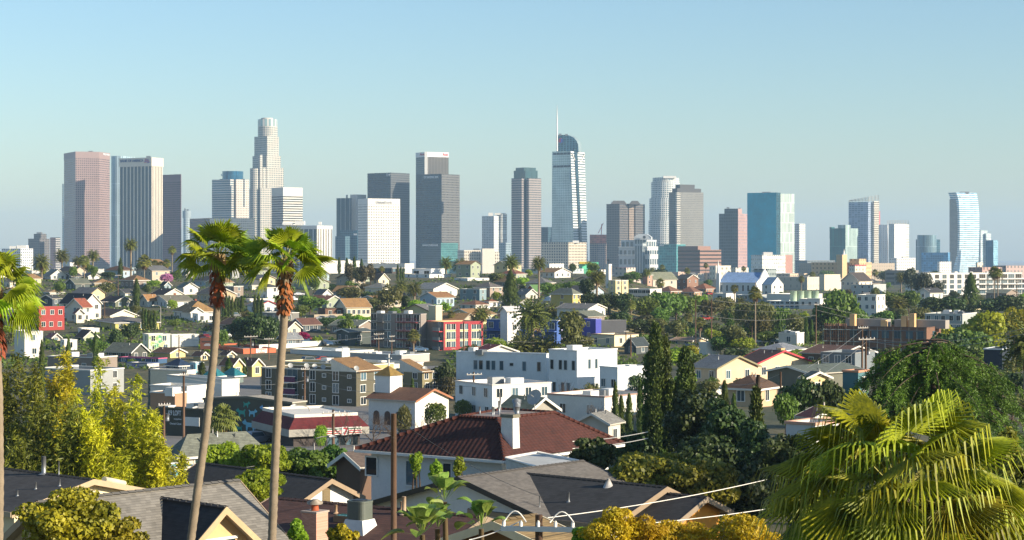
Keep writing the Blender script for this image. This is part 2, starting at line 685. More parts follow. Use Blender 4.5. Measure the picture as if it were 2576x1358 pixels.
t = Tower('glass_block', 'narrow blue-grey slab half hidden by the pink granite tower', 158, 3650)
t.block('facade', 156.5, 160, 176, 462, facade('blue grey glass', C('#7d939c'), C('#4d6470'), 4, 4, .7, .7))
# --- rounded pale slab and the white columned tower
t = Tower('rounded_slab', 'pale blue rounded glass slab| behind the white-columned tower', 290, 3640)
fb = facade('pale blue glass', C('#a9bcc2'), C('#7f9aa5'), 5, 60, .55, .98, gr=.1, gm=.5)
t.cyl('facade', 296, 392, None, 20.5, fb)
t.block('side_wing', 292, 296, 339, 393, fb, D=3650, a=50)
D = 3352
t = Tower('bank_tower', 'white-columned bank tower with flag logo and name along its top| between pink and mauve towers', 381, D)
W_ = C('#d9cdb8')
t.block('facade', 301, 381, 409, 410, facade('columned front', W_, C('#22333d'), 7.9, 400, .72, 1, gr=.15), a=27, right=facade('columned side', W_, C('#6b665e'), 4.4, 400, .5, 1), cap=0)
pl = t.pl
mb = MB()
e = 1.0
dr, dl = (math.sin(t.ang), math.cos(t.ang)), (-math.cos(t.ang), math.sin(t.ang))
q = [(p[0] + e * (a_ * dr[0] + b_ * dl[0]), p[1] + e * (a_ * dr[1] + b_ * dl[1])) for p, (a_, b_) in zip(pl, [(-1, -1), (1, -1), (1, 1), (-1, 1)])]
mb.prism(q, Z(418, D), Z(396, D), 0, 1)
t.add('white_cap', mb, [plain('white stone cap', W_, .7), M_ROOF])
t.sign('BANK OF AMERICA', 304, 362, 408.5, 6.5, T_SIGN_D, off=1.5, bold=.03)
mb = MB()
d = (math.cos(t.ang), -math.sin(t.ang))
o2 = (-math.sin(t.ang) * 1.6, -math.cos(t.ang) * 1.6)
for i in range(5):          # the flag logo: slanted stripes
    for k, (ua, ub) in enumerate([(364 + i * .4, 370), (370.3, 378 - i * .9)]):
        p0, p1 = on_face(pl[0], d, ua), on_face(pl[0], d, ub)
        v = 409.5 - i * 2.0
        za, zb = Z(v + (1 if k else 0), D), Z(v - 2.2 + (1 if k else 0), D)
        f = [(p0[0] + o2[0], p0[1] + o2[1], za), (p1[0] + o2[0], p1[1] + o2[1], za + 1.2), (p1[0] + o2[0], p1[1] + o2[1], za + 2.3), (p0[0] + o2[0], p0[1] + o2[1], za + 1.1)]
        mb.face(f, (i + k) % 2)
t.add('flag_logo', mb, [T_RED, T_BLUE])
t.gear([(368, 378, 392, 396)])
t = Tower('granite_tower', 'mauve-brown granite tower with flat roof| right of the white-columned tower', 430, 3520)
fm = facade('mauve granite', C('#72565a'), C('#3b3338'), 3.6, 4.0, .66, .6)
t.block('facade', 409, 454.8, 456, 455, fm, a=40)
t.block('solid_top', 409, 454.8, 456, 438, plain('mauve granite slab', C('#72565a'), .6), vb=455.2, a=40)
t = Tower('crowned_tower', 'slender far tower with flared crown| between mauve tower and striped tower', 468, 4300)
t.cyl('shaft', 468, 545, None, 8.5, facade('pale far flats', C('#9aa7aa'), C('#596a72'), 4, 5, .5, .5))
t.cyl('crown', 468, 530, 548, 10.5, plain('pale crown', C('#8d9a9d')))
t.gear([(463, 466, 524, 531), (469, 474, 526, 531)], D=4300)
t = Tower('glass_block', 'low dark slate office block| behind the left foreground palm', 520, 3300, 'building')
t.block('facade', 477, 528, 640, 548, facade('slate glass', C('#47525a'), C('#2c3a42'), 4, 4.2, .8, .55), a=60)
# --- striped tower with glass drum
D = 3700
t = Tower('striped_tower', 'banded stone tower with blue glass drum on top| left of the tallest round-crowned tower', 579, D)
fs = facade('banded stone', C('#c3bdb4'), C('#4d6672'), 400, 4.4, 1, .45)
fs2 = facade('stone with small windows', C('#c9bfb2'), C('#44504f'), 3.6, 4.4, .42, .42)
t.block('facade', 533, 579, 588, 451, fs, a=30)
t.block('glass_slot', 552, 560, 592, 450, facade('slot glass', C('#365564'), C('#2a4a5a'), 3, 4, .9, .8), D=D + 10, a=30)
t.block('right_wing', 588, 594, 626, 451, fs2, D=D + 8, a=50)
t.block('slot', 606, 613, 616, 450, facade('slot glass', C('#365564'), C('#2a4a5a'), 3, 4, .9, .8), vb=520, D=D + 18, a=30)
t.cyl('glass_drum', 581.5, 430, 455, 26.5, facade('drum glass', C('#2f6c88'), C('#1f5a78'), 3, 20, .9, .98, gr=.08, gm=.6), D=D + 20)
t.sign('Citi', 556, 570, 443, 6, plain('faint letters', C('#4a7d93')), off=.5)
# --- the tall round-crowned tower
D = 3600
t = Tower('crowned_tower', 'tallest stepped pale tower with round crown| in the left half of the skyline', 670, D)
fu = facade('pale stepped stone', C('#bdb6a8'), C('#4c6066'), 3.9, 4.1, .58, .56, gr=.15)
t.cyl('crown', 669.5, 299, 318, 24.5, facade('crown glass', C('#d6d0c4'), C('#8fa6a6'), 9.0, 100, .6, 1), D=D + 18, n=24)
t.cyl('crown_ring', 669.5, 296, 299.3, 15, plain('pale stone', C('#c9c2b4')), D=D + 24)
t.cyl('upper_drum', 670, 317, 345, 24.8, fu, D=D + 17, n=24)
t.block('shaft_tier', 639.6, 672, 701, 342, fu, D=D + 8, a=42)
t.block('shaft_tier', 635, 671, 706, 391, fu, D=D + 4, a=42)
t.block('shaft_tier', 628.6, 661, 713, 421, fu, D=D, a=52)
t.block('base_tier', 627, 655, 713.5, 473, fu, D=D - 6, a=55)
t.block('corner_bay', 650, 654, 660, 389, fu, D=D - 3, a=50)
t.cyl('stair_drum', 640, 423, None, 11.5, fu, D=D - 4, n=18)
t = Tower('striped_tower', 'cream office tower with dark horizontal window bands| right of the tallest stepped tower', 712, 3420)
t.block('facade', 682.7, 712, 761, 490, facade('cream bands', C('#d8d2c2'), C('#20282c'), 400, 4.3, 1, .5, gr=.06, gm=.2), a=50)
t.block('blank_top', 682.7, 712, 761, 471, plain('cream panel', C('#d8d2c2'), .6), vb=490.2, a=50)
t = Tower('columned_block', 'broad low block of dark glass between white fins| behind the right foreground palm', 797, 3050, 'building')
t.block('facade', 694, 797, 835, 568, facade('finned glass', C('#cfd2d2'), C('#1f3138'), 9, 400, .86, 1), right=facade('finned side', C('#d5cfc2'), C('#6d675e'), 7.5, 400, .42, 1), cap=5, capmat=plain('pale fascia', C('#d2cdc3')), a=28)
t.gear([(742, 765, 556, 563), (801, 808, 558, 563), (710, 735, 560, 563)], mat=M_WHITE)
# --- middle group
D = 3560
t = Tower('slab_tower', 'dark slab tower joined to a blank white shaft| left of the white gridded tower', 880, D)
t.block('dark_slab', 846, 880, 884, 498, facade('dark ribbed glass', C('#8c9291'), C('#2c4650'), 10, 400, .86, 1), a=30)
t.block('white_shaft', 880.6, 897, 921, 489, plain('white shaft stone', C('#d6d0c4'), .6), a=38, D=D + 14)
t.gear([(870, 874, 490, 498)])
t = Tower('glass_block', 'teal glass office block with KPMG letters| at the foot of the white gridded tower', 890, 3380, 'building')
t.block('facade', 855, 899, 915, 579, facade('teal glass', C('#3d6877'), C('#234f60'), 4, 4.2, .85, .7, gm=.5))
t.block('low_wing', 843, 868, 880, 594, facade('slate wing', C('#4a6672'), C('#2c4e5c'), 4, 4.2, .6, .6), D=3370, a=40)
t.sign('KPMG', 890, 898, 592, 4.5, T_SIGN_W)
D = 3200
t = Tower('gridded_tower', 'white gridded tower with bank name on top| in the middle left skyline', 925, D)
fg = facade('white grid', C('#ded8cc'), C('#5d5d58'), 4.55, 4.55, .52, .5, gr=.3, gm=0)
t.block('facade', 900, 925, 1006, 513, fg, a=60)
t.block('blank_top', 900, 925, 1006, 499, plain('white concrete', C('#ded8cc'), .75), vb=513.2, a=60)
t.sign('Union', 945, 966, 512, 7, plain('grey letters', C('#8e8e8c')), 'R', bold=.03)
t.sign('Bank', 967, 987, 512, 7, plain('pale grey letters', C('#a5a5a2')), 'R', bold=.0)
t = Tower('dark_glass_tower', 'dark teal and taupe glass tower lettered TCW| rising behind the white gridded tower', 982, 3520)
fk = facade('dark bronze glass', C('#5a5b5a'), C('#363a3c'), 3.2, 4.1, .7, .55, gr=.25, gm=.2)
fkl = facade('shade-side teal glass', C('#16343e'), C('#07222d'), 3.2, 4.1, .8, .6, gr=.15, gm=.3)  # for shaded left faces: shade and sky tint put into the glass colour
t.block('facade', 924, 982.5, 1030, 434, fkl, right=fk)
t.sign('TCW', 971, 981.5, 443, 6, T_SIGN_W)
# twin dark towers
t = Tower('dark_glass_tower', 'dark tower with white crown band| behind its shorter dark twin', 1070, 3640)
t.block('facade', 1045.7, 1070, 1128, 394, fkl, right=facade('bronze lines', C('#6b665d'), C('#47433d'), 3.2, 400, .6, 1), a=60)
t.block('white_crown', 1045.2, 1069.8, 1128.5, 382, plain('white crown panel', C('#e2dfd8'), .6), vb=394.2, a=60)
t.sign('Aon', 1056, 1068, 391.5, 6, T_RED)
t.sign('Aon', 1113, 1126, 391.5, 6.5, T_RED, 'R')
mb = MB()
p = t.pl[0]
mb.box((p[0] - 1.5, p[1] - 2.5, 0), (p[0] + 4, p[1] + 2, Z(382, 3640)))
t.add('corner_pier', mb, M_WHITE)
D = 3480
t = Tower('dark_glass_tower', 'broad dark twin tower lettered CITY NATIONAL BANK| in front of the white-crowned tower', 1110, D)
t.block('facade', 1045.7, 1110.5, 1156, 437, fkl, right=facade('bronze punched', C('#66645f'), C('#2a2e30'), 3.9, 4.6, .5, .52, gr=.12))
t.sign('CITY NATIONAL BANK', 1066, 1103, 449, 6, T_SIGN_W)
t = Tower('glass_block', 'dark glass block lettered MANUFACTURERS BANK| at the foot of the dark twin towers', 1108, 3330, 'building')
t.block('facade', 1056, 1109, 1152, 611, facade('dusk glass', C('#33454c'), C('#26383f'), 3.2, 4, .9, .7), right=facade('green glass', C('#52827f'), C('#3d716f'), 3, 4, .85, .75, gm=.6))
t.sign('MANUFACTURERS BANK', 1063, 1102, 619, 4.5, T_SIGN_W)
t = Tower('office_block', 'low beige office block with blank stair shaft| right of the dark twin towers', 1213, 2800, 'building')
fl = facade('beige slots', C('#c9bfae'), C('#5b564c'), 3.0, 4.6, .55, .7)
t.block('facade', 1150.6, 1167, 1213, 629, fl, a=62)
t.block('stair_shaft', 1209, 1213, 1244, 625, plain('beige stucco', C('#cdc3b2')), a=70, D=2795)
t.block('right_wing', 1240, 1244, 1256, 634, fl, a=60, D=2810)
t.gear([(1190, 1206, 625, 629)])
t = Tower('apartment_tower', 'slim white apartment tower with balconies and roof mast| left of the pink granite pair', 1242, 3500)
fw = facade('white flats', C('#d4d5d2'), C('#7d9199'), 3.6, 3.1, .6, .5)
t.block('facade', 1212, 1242, 1262, 543, fw)
t.block('balcony_stack', 1250, 1262, 1274.7, 538, facade('white balconies', C('#dfdcd4'), C('#a5a79f'), 60, 3.1, 1, .5), D=3510, a=50)
t.gear([(1228, 1240, 535, 543), (1244, 1272, 536, 538.5)], mat=M_WHITE)
t = Tower('office_block', 'small blue-grey office block| left foot of the pink and green glass tower', 1268, 3300, 'building')
t.block('facade', 1255, 1272, 1286, 610, facade('blue grey offices', C('#8a9aa0'), C('#516570'), 4, 4, .6, .5))
# --- pink and green tower
D = 3350
t = Tower('banded_tower', 'pink banded tower with green glass core and stepped crown| left of the sail-topped tower', 1320, D)
fq = facade('pink bands', C('#958b85'), C('#39434a'), 3.1, 4.1, .82, .46)
fgn = facade('green core glass', C('#34565a'), C('#284a50'), 2.6, 80, .8, .98, gm=.45)
t.block('left_shaft', 1286, 1312, 1318, 447.7, fq, a=40)
t.block('glass_core', 1308, 1321, 1335, 430, fgn, D=D + 12, a=45)
t.block('right_shaft', 1324, 1330, 1361, 447.7, fq, a=55)
t.block('crown_tier', 1292, 1318, 1352, 428, fgn, vb=449, D=D + 22)
t.block('crown_tier', 1296.7, 1318, 1347.5, 421, fgn, vb=429, D=D + 28)
t = Tower('glass_block', 'small dark slate tower| squeezed left of the sail-topped tower', 1374, 3700)
t.block('facade', 1360, 1378, 1392, 571, facade('dark slate glass', C('#35505b'), C('#284350'), 4, 4, .8, .7))
# --- the sail-topped tower
D = 3450
t = Tower('sail_tower', 'tall glass tower with sail crown and spire| tallest point of the skyline', 1435, D)
fwg = facade('silver glass', C('#b4c2c6'), C('#a9bcc3'), 5.6, 4.4, .94, .9, gr=.12, gm=1.1, var=.12)
fwr = facade('white ledges', C('#e3e2dc'), C('#56686c'), 60, 4.7, 1, .5, gr=.1)
bp, an, l, r = corner(1387, 1446, 1479.5, D, 32)
tp, _, _, _ = corner(1388.5, 1435, 1470, D + 3, 32)
mb = MB()
mb.loft(bp, tp, 0, Z(379.6, D), 0, 2)
mb.m[0] = 1
t.add('facade', mb, [fwg, fwr, M_ROOF])
t.pl, t.ang = bp, an
dkg = facade('dark slot glass', C('#21404a'), C('#1b3843'), 4, 5, .9, .8, gm=.4)
mb = MB()                      # the slot that runs down the lit side
a0 = on_face(bp[0], (math.sin(an), math.cos(an)), 1459)
a1 = on_face(bp[0], (math.sin(an), math.cos(an)), 1463)
b0 = on_face(tp[0], (math.sin(an), math.cos(an)), 1443)
b1 = on_face(tp[0], (math.sin(an), math.cos(an)), 1451)
ox, oy = math.cos(an) * .6, -math.sin(an) * .6
mb.loft([(a0[0] + ox, a0[1] + oy), (a1[0] + ox, a1[1] + oy), (a1[0] - 4 * ox, a1[1] - 4 * oy), (a0[0] - 4 * ox, a0[1] - 4 * oy)],
        [(b0[0] + ox, b0[1] + oy), (b1[0] + ox, b1[1] + oy), (b1[0] - 4 * ox, b1[1] - 4 * oy), (b0[0] - 4 * ox, b0[1] - 4 * oy)], Z(612, D), Z(372, D))
t.add('glass_slot', mb, dkg)
for v in (385.5, 417.5):       # two rows of plant louvres on the broad face
    mb = MB()
    for i in range(5):
        f = (Z(v, D)) / Z(379.6, D)
        c0 = [bp[0][k] + (tp[0][k] - bp[0][k]) * f for k in (0, 1)]
        d = (math.cos(an), -math.sin(an))
        p0, p1 = on_face(c0, d, 1391.5 + i * 8.8), on_face(c0, d, 1399 + i * 8.8)
        n_ = (-math.sin(an) * .5, -math.cos(an) * .5)
        mb.loft([(p0[0] + n_[0], p0[1] + n_[1]), (p1[0] + n_[0], p1[1] + n_[1]), (p1[0] - n_[0], p1[1] - n_[1]), (p0[0] - n_[0], p0[1] - n_[1])],
                [(p0[0] + n_[0], p0[1] + n_[1]), (p1[0] + n_[0], p1[1] + n_[1]), (p1[0] - n_[0], p1[1] - n_[1]), (p0[0] - n_[0], p0[1] - n_[1])],
                Z(v + 2.6, D), Z(v - 2.6, D))
    t.add('louvre_band', mb, M_DARK)
prof = [(1399.5, 381), (1454.8, 381), (1453.8, 364), (1450, 354), (1443, 346), (1433, 340.5), (1420, 338), (1399.5, 338.5)]
mb = MB()
d0 = D + 16
fr = [Vector((X(u, d0), d0 + (1454 - u) * .35, Z(v, d0))) for u, v in prof]
bk = [p + Vector((6, 10, 0)) for p in fr]
mb.face(fr, 0, [(p.x, p.z) for p in fr])
mb.face(list(reversed(bk)), 0, [(p.x, p.z) for p in reversed(bk)])
for i in range(len(fr)):
    j = (i + 1) % len(fr)
    mb.face([fr[j], fr[i], bk[i], bk[j]], 1)
t.add('sail_crown', mb, [facade('sail glass', C('#5d8f9a'), C('#215a6b'), 5.2, 4.0, .7, .8, gm=.4), plain('sail rim', C('#7f9194'))])
mb = MB()
sp = P(1400.4, 340, D + 34)
mb.tube([sp + Vector((0, -16, -30)), Vector((sp.x, sp.y - 16, Z(300, D + 16))), Vector((sp.x, sp.y - 16, Z(264, D + 16)))], [1.5, 1.1, .25], 10)
t.add('spire', mb, M_WHITE)
mb = MB()                      # round red and blue logo
lc = P(1411.5, 353.7, D + 30)
for i in range(32):
    t0, t1 = 2 * math.pi * i / 32, 2 * math.pi * (i + 1) / 32
    r = 4.6
    ax = Vector((1, -.49, 0)).normalized()
    o = Vector((-.4, -1, 0)).normalized() * 3.2
    f = lambda t, k: lc + o + ax * r * k * math.cos(t) + Vector((0, 0, r * k * math.sin(t)))
    w = .32 * math.sin(2 * t0 + .3)
    mb.face([f(t0, 0), f(t0, 1), f(t1, 1)], 0 if math.sin(t0 - .55) > 0 else 1)
for k, mi in ((.5, 0), (-.5, 1)):
    cc = lc + Vector((-.4, -1, 0)).normalized() * 3.5 - ax * 4.6 * k * math.cos(.55) - Vector((0, 0, 4.6 * k * math.sin(.55)))
    pts = [cc + ax * 2.3 * math.cos(2 * math.pi * i / 20) + Vector((0, 0, 2.3 * math.sin(2 * math.pi * i / 20))) for i in range(20)]
    mb.face(pts, mi)
t.add('round_logo', mb, [plain('logo red', C('#d8304e'), .4), plain('logo blue', C('#2f57b8'), .4)])
t.gear([(1405, 1412, 336, 338.5), (1421, 1428, 337, 339)], D=D + 12)
mb = MB()                      # white cross bracing near the top of the lit side
d = (math.sin(an), math.cos(an))
for ua, va, ub, vb_ in [(1436.5, 384, 1444, 402), (1469, 384, 1456, 410)]:
    q0, q1 = on_face(tp[0], d, ua), on_face(tp[0], d, ub)
    mb.tube([(q0[0] + ox * 2.4, q0[1] + oy * 2.4, Z(va, D)), (q1[0] + ox * 2.4, q1[1] + oy * 2.4, Z(vb_, D))], .9, 6)
t.add('cross_brace', mb, M_WHITE)
t = Tower('office_block', 'beige office block with square windows| at the foot of the sail-topped tower', 1430, 2900, 'building')
t.block('facade', 1362, 1429.6, 1474.6, 609, facade('beige grid', C('#c7b9a2'), C('#4c5152'), 4.3, 4.3, .52, .55))
t.gear([(1440, 1456, 605, 609)], mat=M_WHITE)
t = Tower('unfinished_tower', 'unfinished tower wrapped in orange netting| right of the sail-topped tower', 1504, 3700)
t.block('concrete_frame', 1483, 1504, 1525, 612, facade('bare floors', C('#a58e80'), C('#4a4a4c'), 6, 3.8, .8, .6))
t.block('orange_netting', 1483, 1500, 1525.5, 590, facade('orange net', C('#c46a48'), C('#a4553c'), 7, 4, .9, .8, gm=0, gr=.8), vb=612, D=3695)
mb = MB()
q = P(1512, 592, 3700)
mb.tube([q, q + Vector((1, 0, 22))], .8, 6)
mb.tube([q + Vector((-6, 0, 4)), q + Vector((4, 0, 24))], .7, 6)
t.add('crane', mb, T_RED)
# --- brown faceted tower
D = 3350
t = Tower('faceted_tower', 'brown faceted tower with angular parapet lettered EY| right of centre', 1580, D)
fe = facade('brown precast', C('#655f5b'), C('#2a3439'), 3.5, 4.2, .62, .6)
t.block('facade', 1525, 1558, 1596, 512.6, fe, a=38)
t.block('lit_bay', 1577, 1582, 1594.5, 512, facade('lit precast', C('#a89582'), C('#5a5048'), 3.5, 4.2, .6, .55), D=D + 20, a=75)  # sunlight put into a lighter copy of the brown precast
t.block('right_bay', 1590, 1598, 1621.5, 512.6, fe, D=D + 26, a=30)
mb = MB()
for ua, ub, tt in ((1536, 1577, 504.5), (1583, 1611, 504.8)):
    d0 = D + 12
    lo = [(X(ua, d0), d0), (X(ub, d0), d0), (X(ub, d0), d0 + 26), (X(ua, d0), d0 + 26)]
    hi = [(X(ua + 7, d0), d0 + 5), (X(ub - 7, d0), d0 + 5), (X(ub - 7, d0), d0 + 20), (X(ua + 7, d0), d0 + 20)]
    mb.loft(lo, hi, Z(514, d0), Z(tt, d0))
t.add('angular_parapet', mb, plain('brown slate', C('#5c564f')))
t.sign('EY', 1540, 1550, 513, 5.5, T_SIGN_W, off=4)
# --- postmodern block
D = 2950
t = Tower('gabled_block', 'grey and white postmodern block with round gable| in front of the brown faceted tower', 1610, D, 'building')
fpm = facade('postmodern bays', C('#b9bcba'), C('#4b5c62'), 7.5, 13.5, .62, .62)
t.block('facade', 1556, 1628, 1656, 620, fpm, a=32)
t.block('upper_storey', 1562, 1626, 1651, 603, fpm, vb=620.2, D=D + 6, a=32)
t.block('centre_bay', 1596, 1616, 1634, 592, facade('centre bay glass', C('#a9b0b0'), C('#3c5058'), 4.5, 60, .6, .95), D=D - 3, a=32)
mb = MB()
d0 = D - 3
gb = [P(1594, 603, d0), P(1637, 603, d0 - 6), P(1637, 596, d0 - 6), P(1626, 588.5, d0 - 3), P(1605, 588.5, d0), P(1594, 596, d0)]
mb.face(gb, 0)
bk = [p + Vector((3, 10, 0)) for p in gb]
for i in range(6):
    mb.face([gb[(i + 1) % 6], gb[i], bk[i], bk[(i + 1) % 6]], 0)
t.add('gable', mb, plain('pale gable', C('#b4b8b8')))
mb = MB()
cc = P(1620, 596.5, d0 - 6)
mb.face([cc + Vector((2.3 * math.cos(i * .393), 0, 2.3 * math.sin(i * .393))) for i in range(16)], 0)
t.add('round_window', mb, M_DARK)
t.block('cornice', 1554.5, 1628, 1657.5, 620, M_WHITE, vb=622.5, D=D - 1.5, a=32)
t.block('cornice', 1554.5, 1628, 1657.5, 640, M_WHITE, vb=642.5, D=D - 1.5, a=32)
# --- round white tower and dark neighbour
D = 3600
t = Tower('round_tower', 'white gridded tower with rounded stepped top| behind the dark grey slab', 1672, D)
fr_ = facade('white cage', C('#d3d2ca'), C('#5f7880'), 3.7, 4.0, .58, .6)
t.cyl('drum_tier', 1677, 446, 460, 33.5, fr_, D=D + 14)
t.cyl('drum_tier', 1676, 457, 499, 36, fr_, D=D + 10)
t.cyl('drum_tier', 1674, 498, 555, 38.5, fr_, D=D + 6)
t.cyl('drum_base', 1673, 554, None, 39.5, fr_, D=D + 4)
t.gear([(1668, 1700, 442.5, 446)], mat=M_WHITE)
D = 3380
t = Tower('dark_slab', 'dark grey slab tower with stepped roof| in front of the round white tower', 1702, D)
fd = facade('dark slab side', C('#4c5a5c'), C('#263c42'), 3.5, 3.2, .7, .6)
fdr = facade('grey brown fins', C('#7b7a74'), C('#5c6060'), 2.2, 3.2, .6, .5)
t.block('facade', 1682, 1701.6, 1769, 483, fd, right=fdr, a=62)
t.block('balcony_strip', 1699, 1702, 1711, 482, facade('balconies', C('#d3cfc4'), C('#33393a'), 40, 3.2, 1, .55), D=D - 4, a=66)
t.block('roof_tier', 1690, 1703, 1763, 473.6, plain('charcoal panel', C('#4a4a49')), vb=483, D=D + 10, a=62)
t.block('roof_tier', 1698, 1710, 1747, 464, plain('charcoal panel', C('#4a4a49')), vb=474, D=D + 16, a=62)
t = Tower('glass_block', 'low teal glass block lettered oloy| left of the brown banded block', 1705, 2900, 'building')
t.block('facade', 1655, 1701, 1724, 614, facade('sea glass', C('#5d9290'), C('#3f7f82'), 3, 4, .85, .8, gm=.45), a=30)
t.sign('oloy', 1658, 1670, 620, 5, T_SIGN_W)
D = 2600
t = Tower('office_block', 'low brown office block with long window bands| left of the dark pink-sided tower', 1760, D, 'building')
t.block('facade', 1704.5, 1760, 1813.7, 628, facade('brown bands', C('#8f6d5e'), C('#3f3835'), 400, 5.2, 1, .42), a=44)
t.block('upper_corner', 1704.5, 1755, 1787, 619, plain('brown stucco', C('#8f6d5e')), vb=636, D=D + 4, a=44)
t = Tower('granite_tower', 'dark tower with pink granite right side| left of the big teal slab', 1855, 3250)
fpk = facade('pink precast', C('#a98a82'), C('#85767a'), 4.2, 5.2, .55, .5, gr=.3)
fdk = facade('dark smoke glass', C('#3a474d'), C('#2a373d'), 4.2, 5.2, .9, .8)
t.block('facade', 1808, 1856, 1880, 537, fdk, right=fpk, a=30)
t.block('tower_head', 1821.5, 1856, 1866, 524.5, fdk, vb=537.2, right=plain('pink precast slab', C('#a98a82')), a=30)
t.gear([(1828, 1834, 521, 525), (1858, 1862, 522.5, 525)])
D = 3050
t = Tower('teal_slab', 'big teal glass slab tower with pale ribbed right side| right of centre', 1952, D)
ft = facade('teal curtain wall', C('#069aad'), C('#00a0b6'), 3, 4, .94, .9, gr=.3, gm=0, spec=.15, var=.1)
ftr = facade('pale ribbed glass', C('#b4bfb6'), C('#9fb0aa'), 2.6, 16, .7, .9, gr=.15, gm=.3)
t.block('facade', 1879, 1952, 1963, 484, ft, right=facade('teal edge', C('#1e4a56'), C('#18424e'), 3, 4, .9, .9), a=33)
t.block('right_wing', 1958, 1962.6, 1998, 487, ftr, D=D + 12, a=55)
t.gear([(1918, 1938, 482.3, 484)])
t = Tower('striped_tower', 'slender white striped apartment slab| half hidden by the big teal slab', 2008, 3400)
t.block('facade', 1996, 2010, 2024.7, 562.6, facade('white stripes', C('#d8d8d2'), C('#3b474b'), 3.3, 4, .5, .62), a=45)
D = 2300
t = Tower('office_block', 'white office block with pink end wall| in front of the big teal slab', 1917, D, 'building')
t.block('facade', 1888.5, 1917, 1975, 641, facade('white ribbons', C('#dfdcd4'), C('#aab0ae'), 3.4, 4.6, .8, .4), a=58)
t.block('pink_end', 1973, 1975, 1993, 641, plain('pink stucco', C('#b98b7c')), D=D + 40, a=70)
t.gear([(1920, 1943, 634, 641)], mat=M_WHITE)
# --- far right group
D = 3500
t = Tower('notched_tower', 'green glass tower with notched corners| left of the scaffolded tower', 2126, D)
fn = facade('bottle green glass', C('#1d6f6a'), C('#0f625e'), 3, 60, .8, .98, gm=.5)
fnr = facade('pale green glass', C('#a9bab2'), C('#93a8a2'), 4, 60, .8, .98, gm=.35)
t.block('facade', 2086.5, 2126, 2158, 574, fn, right=fnr, a=42)
t.block('corner_fin', 2086, 2090, 2099, 571, fn, D=D + 30, vb=600, a=35)
t.block('roof_fin', 2107, 2126, 2139, 565.5, fnr, vb=576, D=D + 8, a=42)
D = 3700
t = Tower('unfinished_tower', 'unfinished lilac glass tower under roof scaffolding| with red banner', 2183, D)
flc = facade('lilac glass', C('#9aa5b3'), C('#7f90a3'), 6, 4, .85, .6, gm=.4)
t.block('facade', 2134, 2183, 2199, 507.6, flc, a=30)
t.block('balcony_strip', 2194, 2198, 2211, 506, facade('raw balconies', C('#cfc8b8'), C('#5d5850'), 40, 3.6, 1, .5), a=55, D=D + 10)
mb = MB()
for i in range(10):
    u = 2135 + i * 8.3
    dd = D + 8 + abs(i - 6) * 3
    q = P(u, 507, dd)
    mb.tube([q + Vector((0, 0, -2)), P(u, 504 - i * 1.45, dd)], .35, 5)
    if i < 9:
        for k in range(4):
            f = (k + 1) / 4
            mb.tube([P(u, 507 - (3 + i * 1.45) * f, dd), P(u + 8.3, 507 - (3 + (i + 1) * 1.45) * f, D + 8 + abs(i - 5) * 3)], .3, 4)
t.add('roof_scaffold', mb, plain('scaffold tube', C('#b7aa98')))
t.block('red_banner', 2207, 2208, 2213, 531, T_RED, vb=569, D=D + 18, a=60)
D = 3600
fws = facade('white panels', C('#dcd9d2'), C('#b0b1ac'), 5, 3.4, .3, .5)
t = Tower('white_slab', 'narrow white slab| touching the scaffolded lilac tower', 2220, D)
t.block('facade', 2210, 2214, 2233.7, 565, fws, a=60)
t = Tower('white_slab', 'white slab tower with balcony edge| right of the narrow white slab', 2250, D - 100)
t.block('facade', 2235, 2249, 2279, 563, facade('grey panels', C('#a5abb0'), C('#8b959c'), 5, 3.4, .4, .5), right=fws, a=60)
t.block('balcony_edge', 2277, 2279, 2286, 564, facade('white balconies', C('#dfdcd4'), C('#a5a79f'), 60, 3.1, 1, .5), a=50, D=D - 80)
mb = MB()
for i in range(9):
    u = 2232 + i * 6.6
    dd = D - 60
    mb.tube([P(u, 566, dd), P(u, 555, dd)], .3, 4)
    if i < 8:
        for v in (555, 558.5, 562):
            mb.tube([P(u, v, dd), P(u + 6.6, v, dd)], .25, 4)
t.add('roof_scaffold', mb, plain('scaffold tube', C('#b7aa98')))
t = Tower('office_block', 'low white block with dark slot windows| below the white slab towers', 2263, 2900, 'building')
t.block('facade', 2237, 2255, 2302, 648.6, facade('white slots', C('#dedad0'), C('#6f6f69'), 4, 4.4, .4, .5), a=60)
t.gear([(2270, 2285, 645, 648.6)], mat=M_WHITE)
t = Tower('round_tower', 'blue-grey tower with curved bright centre| between white slabs and bulging tower', 2333, 3600)
frd = facade('ribbed blue glass', C('#7f979f'), C('#5c7a86'), 3, 60, .7, .98, gm=.5)
t.cyl('drum', 2336, 591, None, 24, frd, n=24)
t.block('left_wing', 2303, 2318, 2330, 602, frd, D=3620, a=40)
t.block('right_wing', 2340, 2345, 2364, 602, facade('navy glass', C('#2f5562'), C('#244a58'), 4, 4, .9, .8, gm=.4), D=3610, a=40)
t = Tower('glass_block', 'low blue glass hall| left foot of the bulging banded tower', 2350, 3300, 'building')
t.block('facade', 2317, 2384, 2389, 635, facade('sky glass', C('#5f8fae'), C('#3f7aa2'), 4, 4, .9, .85, gm=.5), a=30)
t = Tower('office_block', 'small white block with slots| in front of the low blue glass hall', 2375, 3000, 'building')
t.block('facade', 2357, 2363, 2392, 658, facade('white slots', C('#dedad0'), C('#6f6f69'), 4, 4.4, .4, .5), a=60)
